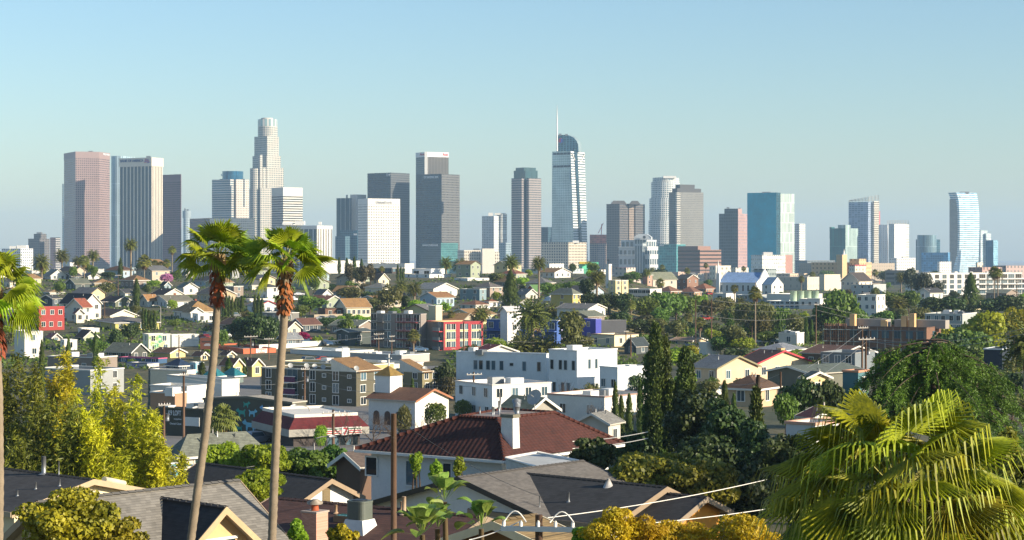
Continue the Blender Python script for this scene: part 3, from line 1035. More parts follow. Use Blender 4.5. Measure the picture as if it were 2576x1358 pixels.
# bulging tower
D = 3500
t = Tower('bulging_tower', 'bulging tower banded in white and blue glass| rightmost tall tower', 2413, D)
frz = facade('blue and white bands', C('#dadfdc'), C('#6f9db5'), 9, 3.7, .97, .6, gr=.08, gm=.35, var=.8)
fgr = facade('dotted grey wall', C('#96968f'), C('#5b5d5a'), 2.4, 2.4, .55, .55)
mb = MB()
rings = [(690, 2405, 2459), (640, 2412, 2461), (590, 2413.6, 2463), (540, 2413, 2462.5), (505, 2411, 2460), (490, 2407, 2457), (484, 2404, 2455)]
prev = None
for v, ua, ub in rings:
    pl, an, l, r = corner(ua - 20, ua, ub, D, 58)
    if prev:
        mb.loft(prev[0], pl, prev[1], Z(v, D), 0, 1, False)
    prev = (pl, Z(v, D))
    t.pl, t.ang = pl, an
t.add('facade', mb, [frz, M_ROOF])
t.block('grey_flank', 2387.6, 2408, 2414, 501, fgr, D=D + 4, a=34)
t.block('flank_head', 2397, 2405, 2412, 486, plain('slate panel', C('#62727a')), vb=502, D=D + 12, a=40)
pl, an, l, r = corner(2389, 2409, 2458, D - 1, 58)
t.pl, t.ang = pl, an
t.sign('RITZ CARLTON', 2414, 2440, 496, 4, T_SIGN_W, 'R', off=2.0)
t.gear([(2416, 2437, 482, 485)], mat=M_STEEL)
t = Tower('glass_block', 'pale stepped glass block| right of the bulging banded tower', 2470, 3650)
t.block('facade', 2458, 2466, 2483, 579, facade('pale glass', C('#b9c4c4'), C('#9fb3b6'), 4, 4, .8, .6), a=60)
t.block('right_step', 2476, 2480, 2492, 587, facade('pale glass', C('#b9c4c4'), C('#9fb3b6'), 4, 4, .8, .6), a=60)
t = Tower('glass_block', 'blue glass tower with striped left edge| last tower at right', 2496, 3450)
t.block('facade', 2478, 2498, 2509.5, 604, facade('deep blue glass', C('#356a80'), C('#2c6078'), 4, 60, .9, .98, gm=.5), right=facade('light blue glass', C('#8fb6c4'), C('#7aa8ba'), 4, 4, .8, .8, gm=.5), a=32)
# --- cream institutional blocks below them
t = Tower('cream_block', 'long peach building with small tower and statue on its roof| under the green notched tower', 2130, 2100, 'building')
fy = facade('peach wall', C('#cfae82'), C('#6c5a44'), 4.5, 4.6, .3, .4)
t.block('facade', 2040, 2160, 2192, 660, fy, a=27)
t.block('square_tower', 2103, 2118, 2130, 640.5, plain('peach stucco', C('#cfae82')), D=2090)
t.block('right_block', 2136, 2160, 2178, 651, fy, D=2095)
mb = MB()
q = P(2122, 641, 2098)
mb.tube([q, q + Vector((0, 0, 3)), q + Vector((.3, 0, 6.5))], [1.6, .9, .3], 8)
t.add('roof_statue', mb, M_WHITE)
t = Tower('cream_block', 'small cream hall with red roof edge| in front of the long peach building', 2165, 1900, 'building')
t.block('facade', 2135, 2150, 2178, 668, facade('cream hall', C('#dccfba'), C('#8d8270'), 4, 4, .35, .5))
t.block('red_eave', 2134, 2150, 2179, 666, T_RED, vb=668, D=1899)
# ---------------------------------------------------------------- houses and low buildings
HB = []            # (xl, xr, v_eave, v_base, D) of everything built, to keep planting clear of it
M_GLASS = glassy()
M_TRIM = plain('white trim', C('#e6e2d8'), .6, noise=.1)
WIN = {}


def window_mesh(w, h, frame='#e6e2d8', panes=2):
    key = (round(w, 1), round(h, 1), frame, panes)
    if key not in WIN:
        m = MB()
        f = .09
        m.box((-w / 2, -.02, -h / 2), (w / 2, .1, h / 2), 1)
        for a, b in (((-w / 2 - f, -.07, -h / 2 - f), (-w / 2, .1, h / 2 + f)), ((w / 2, -.07, -h / 2 - f), (w / 2 + f, .1, h / 2 + f)),
                     ((-w / 2, -.07, h / 2), (w / 2, .1, h / 2 + f)), ((-w / 2, -.1, -h / 2 - f), (w / 2, .1, -h / 2))):
            m.box(a, b, 0)
        for i in range(1, panes):
            x = -w / 2 + w * i / panes
            m.box((x - .03, -.05, -h / 2), (x + .03, .05, h / 2), 0)
        WIN[key] = m.mesh('window', [plain('window frame ' + frame, C(frame), .6, noise=.08), M_GLASS])
    return WIN[key]


class House:
    def __init__(s, label, xl, xc, xr, yb, ye, yr, kind, wall, roof, D=None, a=None, win=None, name='house', cat='house', eave=.45, trim='#e0dbcf',
                 vents=2, chim=None, storeys=None, root=None, part='wall', z=None, wsize=None, group=None, gear=0, wframe='#e6e2d8', tile=False, below=1.5):
        if D:
            z = ground(X(xc, D), D) if z is None else z
        D = D or dist_of(xc, yb)
        s.D = D
        pl, an, l, r = corner(xl, xc, xr, D, a)
        s.pl, s.a, s.l, s.r = pl, an, l, r
        s.rz = math.pi / 2 - an
        cen = ((pl[0][0] + pl[2][0]) / 2, (pl[0][1] + pl[2][1]) / 2)
        zb = Z(yb, D) if z is None else z
        s.h = max(Z(ye, D) - zb, 1.2)
        h = s.h
        Dm = cen[1]
        s.zr = max(Z(yr, Dm) - zb, h + (.0 if kind == 'F' else .5))
        HB.append((xl, xr, min(ye, yr), yb, D))
        if root is None:
            root = thing(name, label, cat, (cen[0], cen[1], zb), s.rz, group)
            s.o = Vector((0, 0, 0))
            s.drz = 0
        else:
            d = Vector((cen[0], cen[1], zb)) - root.location
            s.o = Matrix.Rotation(-root.rotation_euler.z, 3, 'Z') @ d
            s.drz = s.rz - root.rotation_euler.z
        s.root = root
        wm = plain('stucco', C(wall), .85, noise=.14, scale=.3)
        rm = roofing('shingles' + ('t' if tile else ''), C(roof), .3 if tile else .2, tile=tile)
        x, y = r / 2, l / 2
        m = MB()
        rc = [(-x, -y), (x, -y), (x, y), (-x, y)]
        if kind == 'F':
            p = .45
            m.loft(rc, rc, -below, h, 0, 0)
            m.f.pop(-2); m.m.pop(-2); m.uv.pop(-2); m.sm.pop(-2)
            b = .22
            ri = [(-x + b, -y + b), (x - b, -y + b), (x - b, y - b), (-x + b, y - b)]
            for i in range(4):
                j = (i + 1) % 4
                m.face([(*rc[i], h), (*rc[j], h), (*ri[j], h), (*ri[i], h)], 0)
                m.face([(*ri[j], h), (*ri[j], h - p), (*ri[i], h - p), (*ri[i], h)], 0)
            m.face([(*q, h - p) for q in ri], 1)
            s.wall = s.put(part, m, [wm, plain('flat roof', C(roof), .9)])
            if trim:
                t = MB()
                e = .08
                for (a0, b0) in (((-x - e, -y - e), (x + e, -y + .2)), ((-x - e, y - .2), (x + e, y + e)), ((-x - e, -y + .2), (-x + .2, y - .2)), ((x - .2, -y + .2), (x + e, y - .2))):
                    t.box((*a0, h - .12), (*b0, h + .08), 0)
                s.put('parapet_cap', t, plain('cap ' + trim, C(trim), .7))
            s.roof = s.wall
            top = h - p
        else:
            m.prism(rc, -below, h, 0)
            e, th = eave, .16
            zr = s.zr
            rf = MB()
            if kind in 'LR':
                # gable: 'L' shows its gable on the left face (ridge along x), 'R' on the right face
                sx, sy = (x, y) if kind == 'L' else (y, x)
                W = (lambda u, v, z: (u, v, z)) if kind == 'L' else (lambda u, v, z: (-v, u, z))
                for g in (-1, 1):
                    q = [W(g * sx, -sy, h), W(g * sx, sy, h), W(g * sx, 0, zr - .05)]
                    m.face(q if (g > 0) else q[::-1], 0)
                k = (zr - h) / sy
                so, ze = sy + e, h - k * e
                for g in (-1, 1):
                    A = [W(-sx - e, 0, zr + .05), W(sx + e, 0, zr + .05), W(sx + e, g * so, ze + .05), W(-sx - e, g * so, ze + .05)]
                    if g > 0:
                        A = [A[1], A[0], A[3], A[2]]
                    rf.slope(A[:4], 0)
                    lo = [(p[0], p[1], p[2] - th) for p in A]
                    rf.face(lo[::-1], 1)
                    rf.face([A[2], A[3], lo[3], lo[2]], 1)
                    rf.face([A[1], A[2], lo[2], lo[1]], 1)
                    rf.face([A[3], A[0], lo[0], lo[3]], 1)
                for ge in (-1, 1):
                    t = MB()
                    for g in (-1, 1):
                        xo = ge * (sx + e)
                        d = .05 * ge
                        pts = [(xo, 0, zr + .07), (xo, g * so, ze + .07), (xo, g * so, ze - .22), (xo, 0, zr - .22)]
                        f1 = [W(p[0] + d, p[1], p[2]) for p in pts]
                        f0 = [W(p[0] + .005 * ge, p[1], p[2]) for p in pts]
                        if ge * g < 0:
                            f1, f0 = f1[::-1], f0[::-1]
                        t.face(f1)
                        for i in range(4):
                            t.face([f1[(i + 1) % 4], f1[i], f0[i], f0[(i + 1) % 4]])
                    s.put('fascia', t, plain('fascia ' + trim, C(trim), .7))
            else:
                k = (zr - h) / min(x, y)
                X1, Y1, ze = x + e, y + e, h - k * e * .6
                rl = max(X1 - Y1, 0), max(Y1 - X1, 0)
                q = [(-X1, -Y1, ze), (X1, -Y1, ze), (X1, Y1, ze), (-X1, Y1, ze)]
                ra, rb = ((-rl[0], 0, zr), (rl[0], 0, zr)) if rl[0] > 0 else ((0, -rl[1], zr), (0, rl[1], zr))
                if rl[0] > 0:
                    pl_ = [[ra, rb, q[1], q[0]][::-1], [q[1], q[2], rb], [q[2], q[3], ra, rb], [q[3], q[0], ra]]
                elif rl[1] > 0:
                    pl_ = [[q[0], q[1], ra], [q[1], q[2], rb, ra], [q[2], q[3], rb], [q[3], q[0], ra, rb]]
                else:
                    pl_ = [[q[i], q[(i + 1) % 4], (0, 0, zr)] for i in range(4)]
                for f in pl_:
                    if len(f) == 4 and f[0] not in q:
                        f = f[2:] + f[:2]
                    rf.slope(f, 0)
                rf.face([(p[0], p[1], ze - .02) for p in q][::-1], 1)
                t = MB()
                for (a0, b0) in (((-X1, -Y1 - .04), (X1, -Y1)), ((-X1, Y1), (X1, Y1 + .04)), ((-X1 - .04, -Y1), (-X1, Y1)), ((X1, -Y1), (X1 + .04, Y1))):
                    t.box((*a0, ze - .2), (*b0, ze + .03), 0)
                s.put('fascia', t, plain('fascia ' + trim, C(trim), .7))
            s.wall = s.put(part, m, wm)
            s.roof = s.put('roof' if part == 'wall' else part + '_roof', rf, [rm, plain('soffit', C('#b8b0a0'))])
            top = zr
            for i in range(vents if D < 900 else 0):
                px, py = RND.uniform(-.5, .5) * x, RND.uniform(-.5, .5) * y
                v = MB()
                zz = h + (zr - h) * (1 - max(abs(px) / x if kind in 'RH' else 0, abs(py) / y if kind in 'LH' else 0))
                v.tube([(px, py, zz - .3), (px, py, zz + .55)], .07, 6)
                s.sub('vent_pipe', v, M_STEEL if i else M_WHITE, s.roof)
            if chim:
                cx_, cy_, cw, ch = chim[:4]
                v = MB()
                v.box((cx_ * x - cw / 2, cy_ * y - cw / 2, h), (cx_ * x + cw / 2, cy_ * y + cw / 2, zr + ch), 0)
                v.box((cx_ * x - cw / 2 - .06, cy_ * y - cw / 2 - .06, zr + ch - .15), (cx_ * x + cw / 2 + .06, cy_ * y + cw / 2 + .06, zr + ch + .004), 0)
                s.sub('chimney', v, plain('chimney', C(chim[4] if len(chim) > 4 else '#a08a78')), s.roof)
        s.top = top
        for i in range(gear):      # plant on flat roofs
            v = MB()
            w_ = RND.uniform(.7, 1.2)
            px, py = RND.uniform(-.7, .7) * x, RND.uniform(-.7, .7) * y
            v.box((px - w_, py - w_ * .7, top - .02), (px + w_, py + w_ * .7, top + RND.uniform(.7, 1.3)), 0)
            s.put('roof_unit', v, M_STEEL if i % 2 else M_WHITE)
        st = storeys or max(1, round(h / 3.0))
        if win is None:
            win = (max(1, min(4, int(l / 3.2))), max(1, min(3, int(r / 3.4))))
        ww, wh = wsize or (1.0, 1.3)
        ww, wh = min(ww, l * .7), min(wh, h / st * .6)
        for k in range(st):
            zc = h * (k + .55) / st
            for i in range(win[0]):
                yy = -y + l * (i + .5 + RND.uniform(-.08, .08)) / win[0]
                s.window((-x, yy, zc), -math.pi / 2, ww, wh, wframe)
            for i in range(win[1]):
                xx = -x + r * (i + .5 + RND.uniform(-.08, .08)) / win[1]
                s.window((xx, -y, zc), 0, ww, wh, wframe)

    def put(s, name, mb, mats):
        return mb.build(name, mats, s.root, s.o, s.drz)

    def sub(s, name, mb, mats, par):
        return mb.build(name, mats, par)

    def window(s, p, rz, w, h, frame='#e6e2d8', panes=2, name='window'):
        q = s.o + Matrix.Rotation(s.drz, 3, 'Z') @ Vector(p)
        return link(name, window_mesh(w, h, frame, panes), s.root, q, s.drz + rz)


def H(*a, **k):
    return House(*a, **k)


BR, TAN, GRN, DGR, LGR = '#4a382f', '#8b6a45', '#6c7060', '#3f4142', '#8d8b85'
WH, CRM, BEI, TAU, YEL = '#dfdbd0', '#dccfae', '#b5a488', '#8d8076', '#d6bd7a'
# ---- upper left slope
H('pale craftsman house with broad light grey roof| above the left slope', 110, 128, 166, 704, 692, 677, 'R', WH, '#9a9488')
H('dark blue-grey cottage with solar panels| near the left ridge', 160, 180, 205, 704, 694, 687, 'L', '#5d666c', DGR)
H('small white gabled cottage| with white roof edge near the left ridge', 205, 222, 250, 704, 694, 686, 'R', WH, '#6d6c68')
H('grey-green roofed house with slate gable| on the left ridge', 166, 190, 226, 730, 713, 700, 'L', '#59625f', GRN)
H('tan-roofed beige bungalow| on the left ridge', 217, 238, 294, 725, 711, 700, 'H', BEI, '#9a7a52')
H('taupe two-window house with tan roof| near the first tall left palm', 303, 336, 375, 728, 704, 692, 'H', TAU, TAN)
H('small tan-roofed house| behind the slate house with white windows', 105, 126, 160, 742, 736, 728, 'H', WH, '#9c7f55')
H('slate house with white windows| left of the big white gabled house', 103, 132, 152, 770, 750, 741, 'L', '#4a545b', DGR)
h = H('big white gabled house with dark roof| and red-brown lower roofs', 152, 212, 254, 806, 762, 738, 'R', '#e2d8c4', '#3a2f2c', win=(3, 2), storeys=2, a=48)
H('', 168, 208, 230, 806, 771, 750, 'L', '#e2d8c4', '#8f4f3a', root=h.root, part='porch_wing', D=h.D - 7, win=(1, 1), storeys=2)
H('', 186, 192, 212, 808, 786, 776, 'R', '#e2d8c4', '#8f4f3a', root=h.root, part='entry', D=h.D - 14, win=(0, 1))
H('long dark brown roofed house| with greenish walls behind the white gabled house', 253, 290, 334, 774, 758, 744, 'R', '#6f7462', '#4c3a33')
H('white house with dark ridge roof| between taupe and brown-roofed houses', 290, 315, 336, 746, 736, 726, 'L', WH, DGR)
H('cream gabled house with dark brown roof| above the grey-green roofed bungalow', 380, 414, 464, 748, 742, 725, 'R', '#e6d9bf', BR, win=(0, 2))
H('white cottage with orange-tan roof| left of the grey-green roofed bungalow', 351, 372, 398, 772, 755, 740, 'L', WH, '#a57a4c')
H('white-gabled bungalow with wide grey-green roof| mid left slope', 383, 420, 484, 776, 757, 742, 'L', '#d5d5d0', '#7a7663', chim=(.2, 0, .7, .7, '#8a5a44'))
h = H('red stucco apartment house with white stairs| on the left', 95, 98, 162, 832, 772, 772, 'F', '#a5423d', '#a08c80', name='apartment_house', cat='apartment house', win=(0, 3), a=62, trim='#c04a44')
H('yellow house with red-brown roof and verandah| in front of the red apartment house', 12, 32, 99, 834, 793, 780, 'H', '#d9b873', '#8a5538', win=(1, 4), wsize=(1.6, 1.3), storeys=2)
H('low cream house with broad gable end| above the yellow-green house', 230, 278, 345, 803, 797, 777, 'R', '#e9dcc0', '#4d4038', win=(1, 0))
H('long yellow-green house under a grey roof| with small front gable', 240, 290, 400, 834, 811, 796, 'H', '#c7bd70', '#6b6762', win=(2, 4))
H('dark gabled cottage| on the left ridge by the pink tree', 454, 468, 490, 700, 690, 680, 'R', '#7a776c', DGR)
H('tiny blue cottage with white gable trim| below the pink tree', 403, 414, 430, 728, 716, 708, 'R', '#8fa3ad', '#4a4a4c')
H('small white cottage with fenced yard| right of the pink tree', 446, 462, 498, 742, 722, 710, 'R', '#e4ded2', '#7a7a70')
h = H('white bungalow with tan hip roof and front dormer| left of the foreground palm trunk', 437, 472, 544, 806, 783, 756, 'H', '#dcd8cc', '#9c7a4c', win=(3, 3), chim=(.1, .1, .6, .5, '#8a4a38'))
H('', 462, 480, 512, 806, 784, 772, 'R', '#dcd8cc', '#9c7a4c', root=h.root, part='dormer', D=h.D - 3, win=(0, 0))
H('plain white cottage| below the tan-hipped bungalow', 484, 498, 541, 814, 789, 789, 'F', '#d9dcd8', '#bfb9ae', win=(1, 2))
# mural house
h = H('white-green house painted with pale leaves| above the car wash', 359, 374, 428, 886, 841, 841, 'F', '#dfe0bd', '#c9c4b4', win=(1, 2), a=62, name='mural_house', storeys=2)
m = MB()
for i in range(16):
    cx_ = RND.uniform(-.45, .2) * h.r
    cz_ = RND.uniform(.15, .9) * h.h
    pts = []
    R0 = RND.uniform(.5, .9)
    for k in range(14):
        t = 2 * math.pi * k / 14
        rr = R0 * (1 if k % 2 else .45)
        pts.append((cx_ + rr * math.cos(t), -h.l / 2 - .012 - .002 * i, cz_ + rr * math.sin(t)))
    m.face(pts, i % 3)
h.put('leaf_mural', m, [plain('leaf green', C('#8fb06a')), plain('leaf teal', C('#58a07a')), plain('leaf cream', C('#d8c890'))])
H('low white annex with curved roof edge| right of the painted house', 424, 432, 500, 876, 842, 838, 'F', '#d8d6cc', '#cfcac0', win=(0, 0))
H('dark grey-green gabled house with white windows| left of the car wash', 268, 330, 372, 910, 884, 862, 'R', '#4c4f48', '#6a6d5e', win=(3, 2))
H('tall white windowless hall| behind the bamboo', 36, 62, 108, 902, 834, 834, 'F', '#e2ddd0', '#c9c4ba', win=(0, 1), name='hall', cat='building')
H('small pink-roofed house| behind the bamboo', 118, 132, 152, 858, 848, 837, 'R', '#c9b8a8', '#b0695c')
H('low white shed| right of the pink-roofed house', 152, 162, 194, 882, 855, 855, 'F', '#e4e0d8', '#c8c4bc', name='shed', cat='shed')
H('pale green cottage with brown roof| behind the bamboo tips', 192, 212, 246, 860, 846, 829, 'R', '#b9c0a2', '#5a4636')
H('flat white garage| behind the bamboo tips', 196, 206, 250, 842, 826, 824, 'F', '#e2ddd2', '#c9c4ba', name='garage', cat='garage', win=(0, 0))
H('yellow-gabled cottage with brown roof| below the painted house', 386, 428, 466, 902, 886, 874, 'R', '#e2c987', '#6a4f38', win=(0, 1))
# ---- between and behind the palms
H('cream house with dark grey hip roof| between the two foreground palms', 606, 634, 668, 732, 716, 703, 'H', '#d8cfb8', '#5a5c58')
h = H('white two-storey house with big square window| between the two foreground palms', 645, 672, 705, 754, 722, 714, 'H', '#e2e0d8', '#4a4c4a', win=(2, 1), storeys=2)
H('beige house with brown-grey hip roof| left of the long cypress row', 495, 530, 592, 764, 738, 722, 'R', '#c0aa88', '#7a6a58')
H('taupe flat-roofed apartment block| right of the left palm crown base', 562, 588, 612, 750, 720, 720, 'F', '#8d7f72', '#a49a8c', storeys=2)
h = H('white house with red gable edges| behind three cypresses', 622, 650, 702, 790, 768, 755, 'R', '#e4e2da', '#8a8a84', win=(1, 3), trim='#b0404a')
H('low white garden hall| below the white two-storey house', 618, 628, 690, 764, 752, 752, 'F', '#e0ddd4', '#cfcac0', win=(0, 0), name='hall', cat='building')
H('grey box house with timber scaffold| left of the right palm trunk', 660, 700, 752, 812, 787, 787, 'F', '#7d7b74', '#9a948a', win=(2, 1))
H('small grey cottage with white gable| behind the right palm trunk', 792, 812, 834, 750, 738, 727, 'R', '#d6d6d0', '#5f605e')
h = H('long cream house with tan roof and row of windows| right of the right palm trunk', 842, 872, 932, 800, 772, 750, 'L', '#e2d2ae', '#a07a4c', win=(2, 5))
H('weathered timber shack with blue tarp| left of the long cream house', 800, 818, 862, 800, 776, 776, 'F', '#6e5140', '#3f78ae', name='shack', cat='shed', win=(0, 2), trim='#5a4434')
h = H('dark slate house with brown roof and white porch| behind the magenta bush', 731, 762, 806, 836, 816, 800, 'L', '#4f5a60', '#6e4a3c', win=(1, 2))
H('brown-roofed cream cottage| left of the dark slate house', 690, 724, 756, 842, 824, 808, 'R', '#d9c9a8', '#6a4a3e')
H('grey cottage with white windows| in front of the brown-roofed cream cottage', 700, 722, 758, 872, 852, 836, 'L', '#7e878a', '#8e9090', win=(2, 2))
H('dark sheet-roofed workshop| left of the taupe apartment block', 846, 880, 934, 870, 834, 826, 'L', '#4f5854', '#5b635f', name='workshop', cat='workshop')
# ---- middle ridge
h = H('white hall complex with brown glass front| behind the hedge of conifers', 771, 808, 905, 702, 656, 656, 'F', '#e2dfd6', '#cfcabf', D=1120, win=(0, 0), name='hall', cat='building', below=8, gear=3)
H('', 880, 1018, 1041, 702, 663, 663, 'F', '#dedad0', '#cfcabf', root=h.root, part='right_wing', D=1150, win=(0, 0), below=8, gear=4)
hh = H('', 936, 986, 1018, 704, 674, 674, 'F', '#4c423a', '#6c6258', root=h.root, part='brown_glass_front', D=1085, win=(6, 4), wsize=(3.4, 3.4), storeys=2, wframe='#6a5a4c', below=8)
put_text('AOMC', T_RED, (X(1022, 1149), 1149), (X(1039, 1160), 1160), Z(686, 1150), 1.9, (.8, -.6), h.root, off=1.2)
h = H('white modern house with dark timber panel| right of the two thin cypresses', 1018, 1080, 1133, 716, 690, 690, 'F', '#e4e2dc', '#d4cfc6', win=(3, 1), D=880, below=4)
H('', 1036, 1084, 1118, 712, 676, 676, 'F', '#e4e2dc', '#d4cfc6', root=h.root, part='upper_storey', D=892, win=(2, 0), wsize=(3, 1.4))
H('stepped white terrace house| behind the taupe hip-roofed house', 1142, 1176, 1230, 724, 702, 702, 'F', '#e4e0d6', '#cfc8bc', win=(1, 2), D=850)
H('cream two-storey house with grey roof| left of the twin date palms', 918, 962, 990, 748, 722, 711, 'H', '#d6cdb6', '#77766e', win=(2, 2))
H('long white house with grey roof| right of the twin date palms', 1040, 1090, 1150, 750, 726, 711, 'R', '#dcd8cc', '#8a8a84', win=(4, 2))
h = H('light blue house with white windows and brown roof| mid picture', 1056, 1098, 1142, 772, 747, 734, 'L', '#9fb6c4', '#946c44', win=(2, 4), storeys=1, wsize=(1.1, 1.5))
H('teal-grey flat-roofed house with outside stairs| right of the light blue house', 1157, 1206, 1223, 758, 727, 727, 'F', '#7e9296', '#a8aaa6', storeys=2)
H('taupe hip-roofed house with two storeys| behind the teal-grey house', 1192, 1232, 1266, 748, 722, 709, 'H', '#a08f80', '#6a645e', storeys=2)
H('low white house with brown hip roof| behind the red and cream apartments', 1157, 1196, 1232, 782, 766, 755, 'H', '#d8d8d0', '#7c553c')
H('small white garage with brown roof| left of the ivy column', 1212, 1230, 1258, 774, 758, 751, 'H', '#dcdad4', '#8a5c40', name='garage', cat='garage')
H('cream cottage with steep brown gable| right of the conifer hedge', 932, 952, 978, 716, 702, 687, 'R', '#e0d4ae', '#7a5f48')
# taupe apartments
h = H('taupe four-storey apartment block with balconies| mid picture', 932.6, 1058, 1072, 878, 790, 790, 'F', '#8f857c', '#c9c4ba', win=(0, 0), name='apartment_block', cat='apartment block', trim='#a89e94', gear=3)
for k in range(4):
    zc = h.h * (k + .55) / 4
    for f in (.06, .30, .37, .58, .75, .92):
        wide = f in (.06, .58, .75, .92)
        h.window((-h.r / 2, h.l * (.5 - f), zc), -math.pi / 2, 1.6 if wide else .8, 1.7)
    for f, w_ in ((.18, 1.5), (.74, 3.0)):
        m = MB()
        yy = h.l * (.5 - f)
        m.box((-h.r / 2 - 1.1, yy - w_, zc - 1.25), (-h.r / 2 - .003, yy + w_, zc - 1.05), 0)
        for q in range(9):
            y2 = yy - w_ + 2 * w_ * q / 8
            m.box((-h.r / 2 - 1.1, y2 - .03, zc - 1.05), (-h.r / 2 - 1.04, y2 + .03, zc - .15), 0)
        m.box((-h.r / 2 - 1.12, yy - w_, zc - .15), (-h.r / 2 - 1.02, yy + w_, zc - .07), 0)
        h.put('balcony', m, plain('balcony maroon' if f > .5 else 'balcony steel', C('#7a3038') if f > .5 else C('#6a6a68')))
H('', 1078, 1096, 1112, 806, 769, 769, 'F', '#d8c8a2', '#c9c0ae', root=h.root, part='stair_tower', D=h.D + 10, win=(0, 0), below=14)
h = H('red and cream three-storey apartment block| right of the taupe block', 1070, 1115.5, 1214, 882, 810, 810, 'F', '#dcc08a', '#8fa09a', win=(0, 0), name='apartment_block', cat='apartment block', a=60, trim='#a5383f')
m = MB()
e = .04
y0 = -h.l / 2
for xa, xb in ((-.5, -.46), (-.19, -.09), (.12, .2), (.46, .5)):
    m.box((xa * h.r, y0 - .1, -.5), (xb * h.r, y0 - .003, h.h), 0)
for xa, xb, za, zb in ((-.46, -.19, h.h * .93, h.h), (-.09, .12, h.h * .93, h.h), (.2, .46, h.h * .9, h.h), (-.46, -.19, -.5, h.h * .12), (-.09, .12, -.5, h.h * .12), (.2, .46, -.5, h.h * .12)):
    m.box((xa * h.r, y0 - .1, za), (xb * h.r, y0 - .003, zb), 0)
h.put('red_frame', m, plain('red stucco', C('#a5383f'), .8))
m = MB()
m.box((-h.r / 2 - .06, -h.l / 2 - .06, -1.4), (-h.r / 2 - .002, h.l / 2, h.h - .2), 0)
h.put('taupe_side', m, plain('taupe stucco', C('#857b72'), .85))
for k in range(3):
    zc = h.h * (k + .58) / 3
    for f in (-.37, -.26, -.03, .07, .27, .4):
        h.window((f * h.r, -h.l / 2, zc), 0, 1.3, 1.8)
    h.window((-h.r / 2 - .06, -h.l * .3, zc), -math.pi / 2, 1.2, 1.8)
    m = MB()
    m.box((-h.r / 2 - 1.2, -h.l * .48, zc - 1.5), (-h.r / 2 - .062, -h.l * .12, zc - 1.25), 0)
    m.box((-h.r / 2 - 1.2, -h.l * .48, zc - 1.25), (-h.r / 2 - 1.12, -h.l * .12, zc - .4), 1)
    h.put('balcony', m, [T_RED, M_STEEL])
# blue wrapped construction
h = H('blue-wrapped apartment block under construction| behind the big date palm', 1224, 1400, 1410, 870, 806, 806, 'F', '#42609c', '#b9b2b0', win=(7, 0), name='construction_site', cat='building site', a=30, wsize=(1.5, 1.5), storeys=2, trim='#d8d4ce')
m = MB()
for k in range(6):
    yy = h.l * (.5 - k / 5)
    m.tube([(-h.r / 2 - 1.2, yy, -1), (-h.r / 2 - 1.2, yy, h.h * .6)], .06, 5)
m.box((-h.r / 2 - 1.4, -h.l / 2, h.h * .55), (-h.r / 2 - .1, h.l / 2, h.h * .58), 0)
m.box((-h.r / 2 - 1.4, -h.l / 2, h.h * .22), (-h.r / 2 - .1, h.l / 2, h.h * .25), 0)
h.put('scaffold', m, plain('scaffold blue', C('#5676b8')))
H('', 1258, 1276, 1310, 808, 781, 770, 'L', '#e4e2e0', '#d8d4d0', root=h.root, part='stair_block', D=h.D + 3, win=(0, 1), below=4)
H('', 1408, 1412, 1500, 868, 803, 803, 'F', '#b9b2d4', '#d4d0d0', root=h.root, part='lilac_wing', D=h.D + 14, win=(0, 6), a=62, trim='#e0dce0', storeys=2)
H('', 1462, 1498, 1512, 864, 803, 803, 'F', '#4a4fa4', '#a0a0a8', root=h.root, part='indigo_bay', D=h.D + 12, win=(1, 0), a=50, trim='#6a6ab8')
H('', 1498, 1510, 1575, 862, 806, 806, 'F', '#4a4c50', '#6a6a6c', root=h.root, part='dark_netted_end', D=h.D + 26, win=(0, 0), a=62, trim='#5a5a5c')
H('yellow three-storey house with grey-green roof| on the knoll', 1385, 1440, 1460, 775, 738, 724, 'H', '#d2b86a', '#6f7264', win=(1, 2), storeys=2, a=40)
H('small cream house with white roof| left of the yellow three-storey house', 1360, 1380, 1410, 774, 754, 742, 'H', '#e2caa4', '#c9c6c0')
H('grey gabled cottage| behind the big date palm', 1298, 1322, 1352, 754, 740, 726, 'R', '#c4bfb2', '#7f7c74')
H('orange house with green roof| behind the tall thick palm', 1320, 1348, 1368, 745, 732, 716, 'L', '#c87a3e', '#5c8048')
H('cream three-storey apartment house| right of the white church tower', 1530, 1548, 1580, 745, 705, 705, 'F', '#e2cf9a', '#cabfa8', storeys=3, win=(1, 2), name='apartment_house', cat='apartment house')
H('long white motel-like block| right of the cream apartment house', 1574, 1634, 1664, 756, 727, 727, 'F', '#d8d0c6', '#b9b2a8', win=(6, 1), storeys=2, wsize=(2, 1.2))
H('brown hip-roofed house| below the grey-green church roof', 1652, 1686, 1712, 742, 732, 719, 'H', '#8a6a56', '#7a5844')
H('wide brown hip-roofed house| left of the blue-roofed church', 1706, 1745, 1764, 746, 734, 720, 'H', '#b08a68', '#7a5440')
H('reddish brown-roofed cottage| left of the white church wall', 1740, 1775, 1802, 736, 726, 713, 'H', '#9a7a60', '#84583f')
# church tower
t = Tower('church_tower', 'slim white church tower with coloured glass and cross| left of the cream apartment house', 1530, 800, 'church tower', z0=ground(X(1530, 800), 800) - 3)
t.block('shaft', 1523, 1531, 1538.5, 664, plain('white stucco tower', C('#e0ddd6'), .8))
m = MB()
q = P(1535, 664, 801)
m.box((q.x - .4, q.y - .05, q.z - 7.2), (q.x + .4, q.y + .3, q.z - .6), 0)
t.add('glass_strip', m, plain('red glass', C('#c87050'), .3))
m = MB()
q = P(1530.5, 664, 803)
m.box((q.x - .1, q.y - .1, q.z), (q.x + .1, q.y + .1, q.z + 2.2), 0)
m.box((q.x - .55, q.y - .08, q.z + 1.35), (q.x + .55, q.y + .08, q.z + 1.55), 0)
t.add('cross', m, M_DARK)
HB.append((1523, 1539, 664, 715, 800))
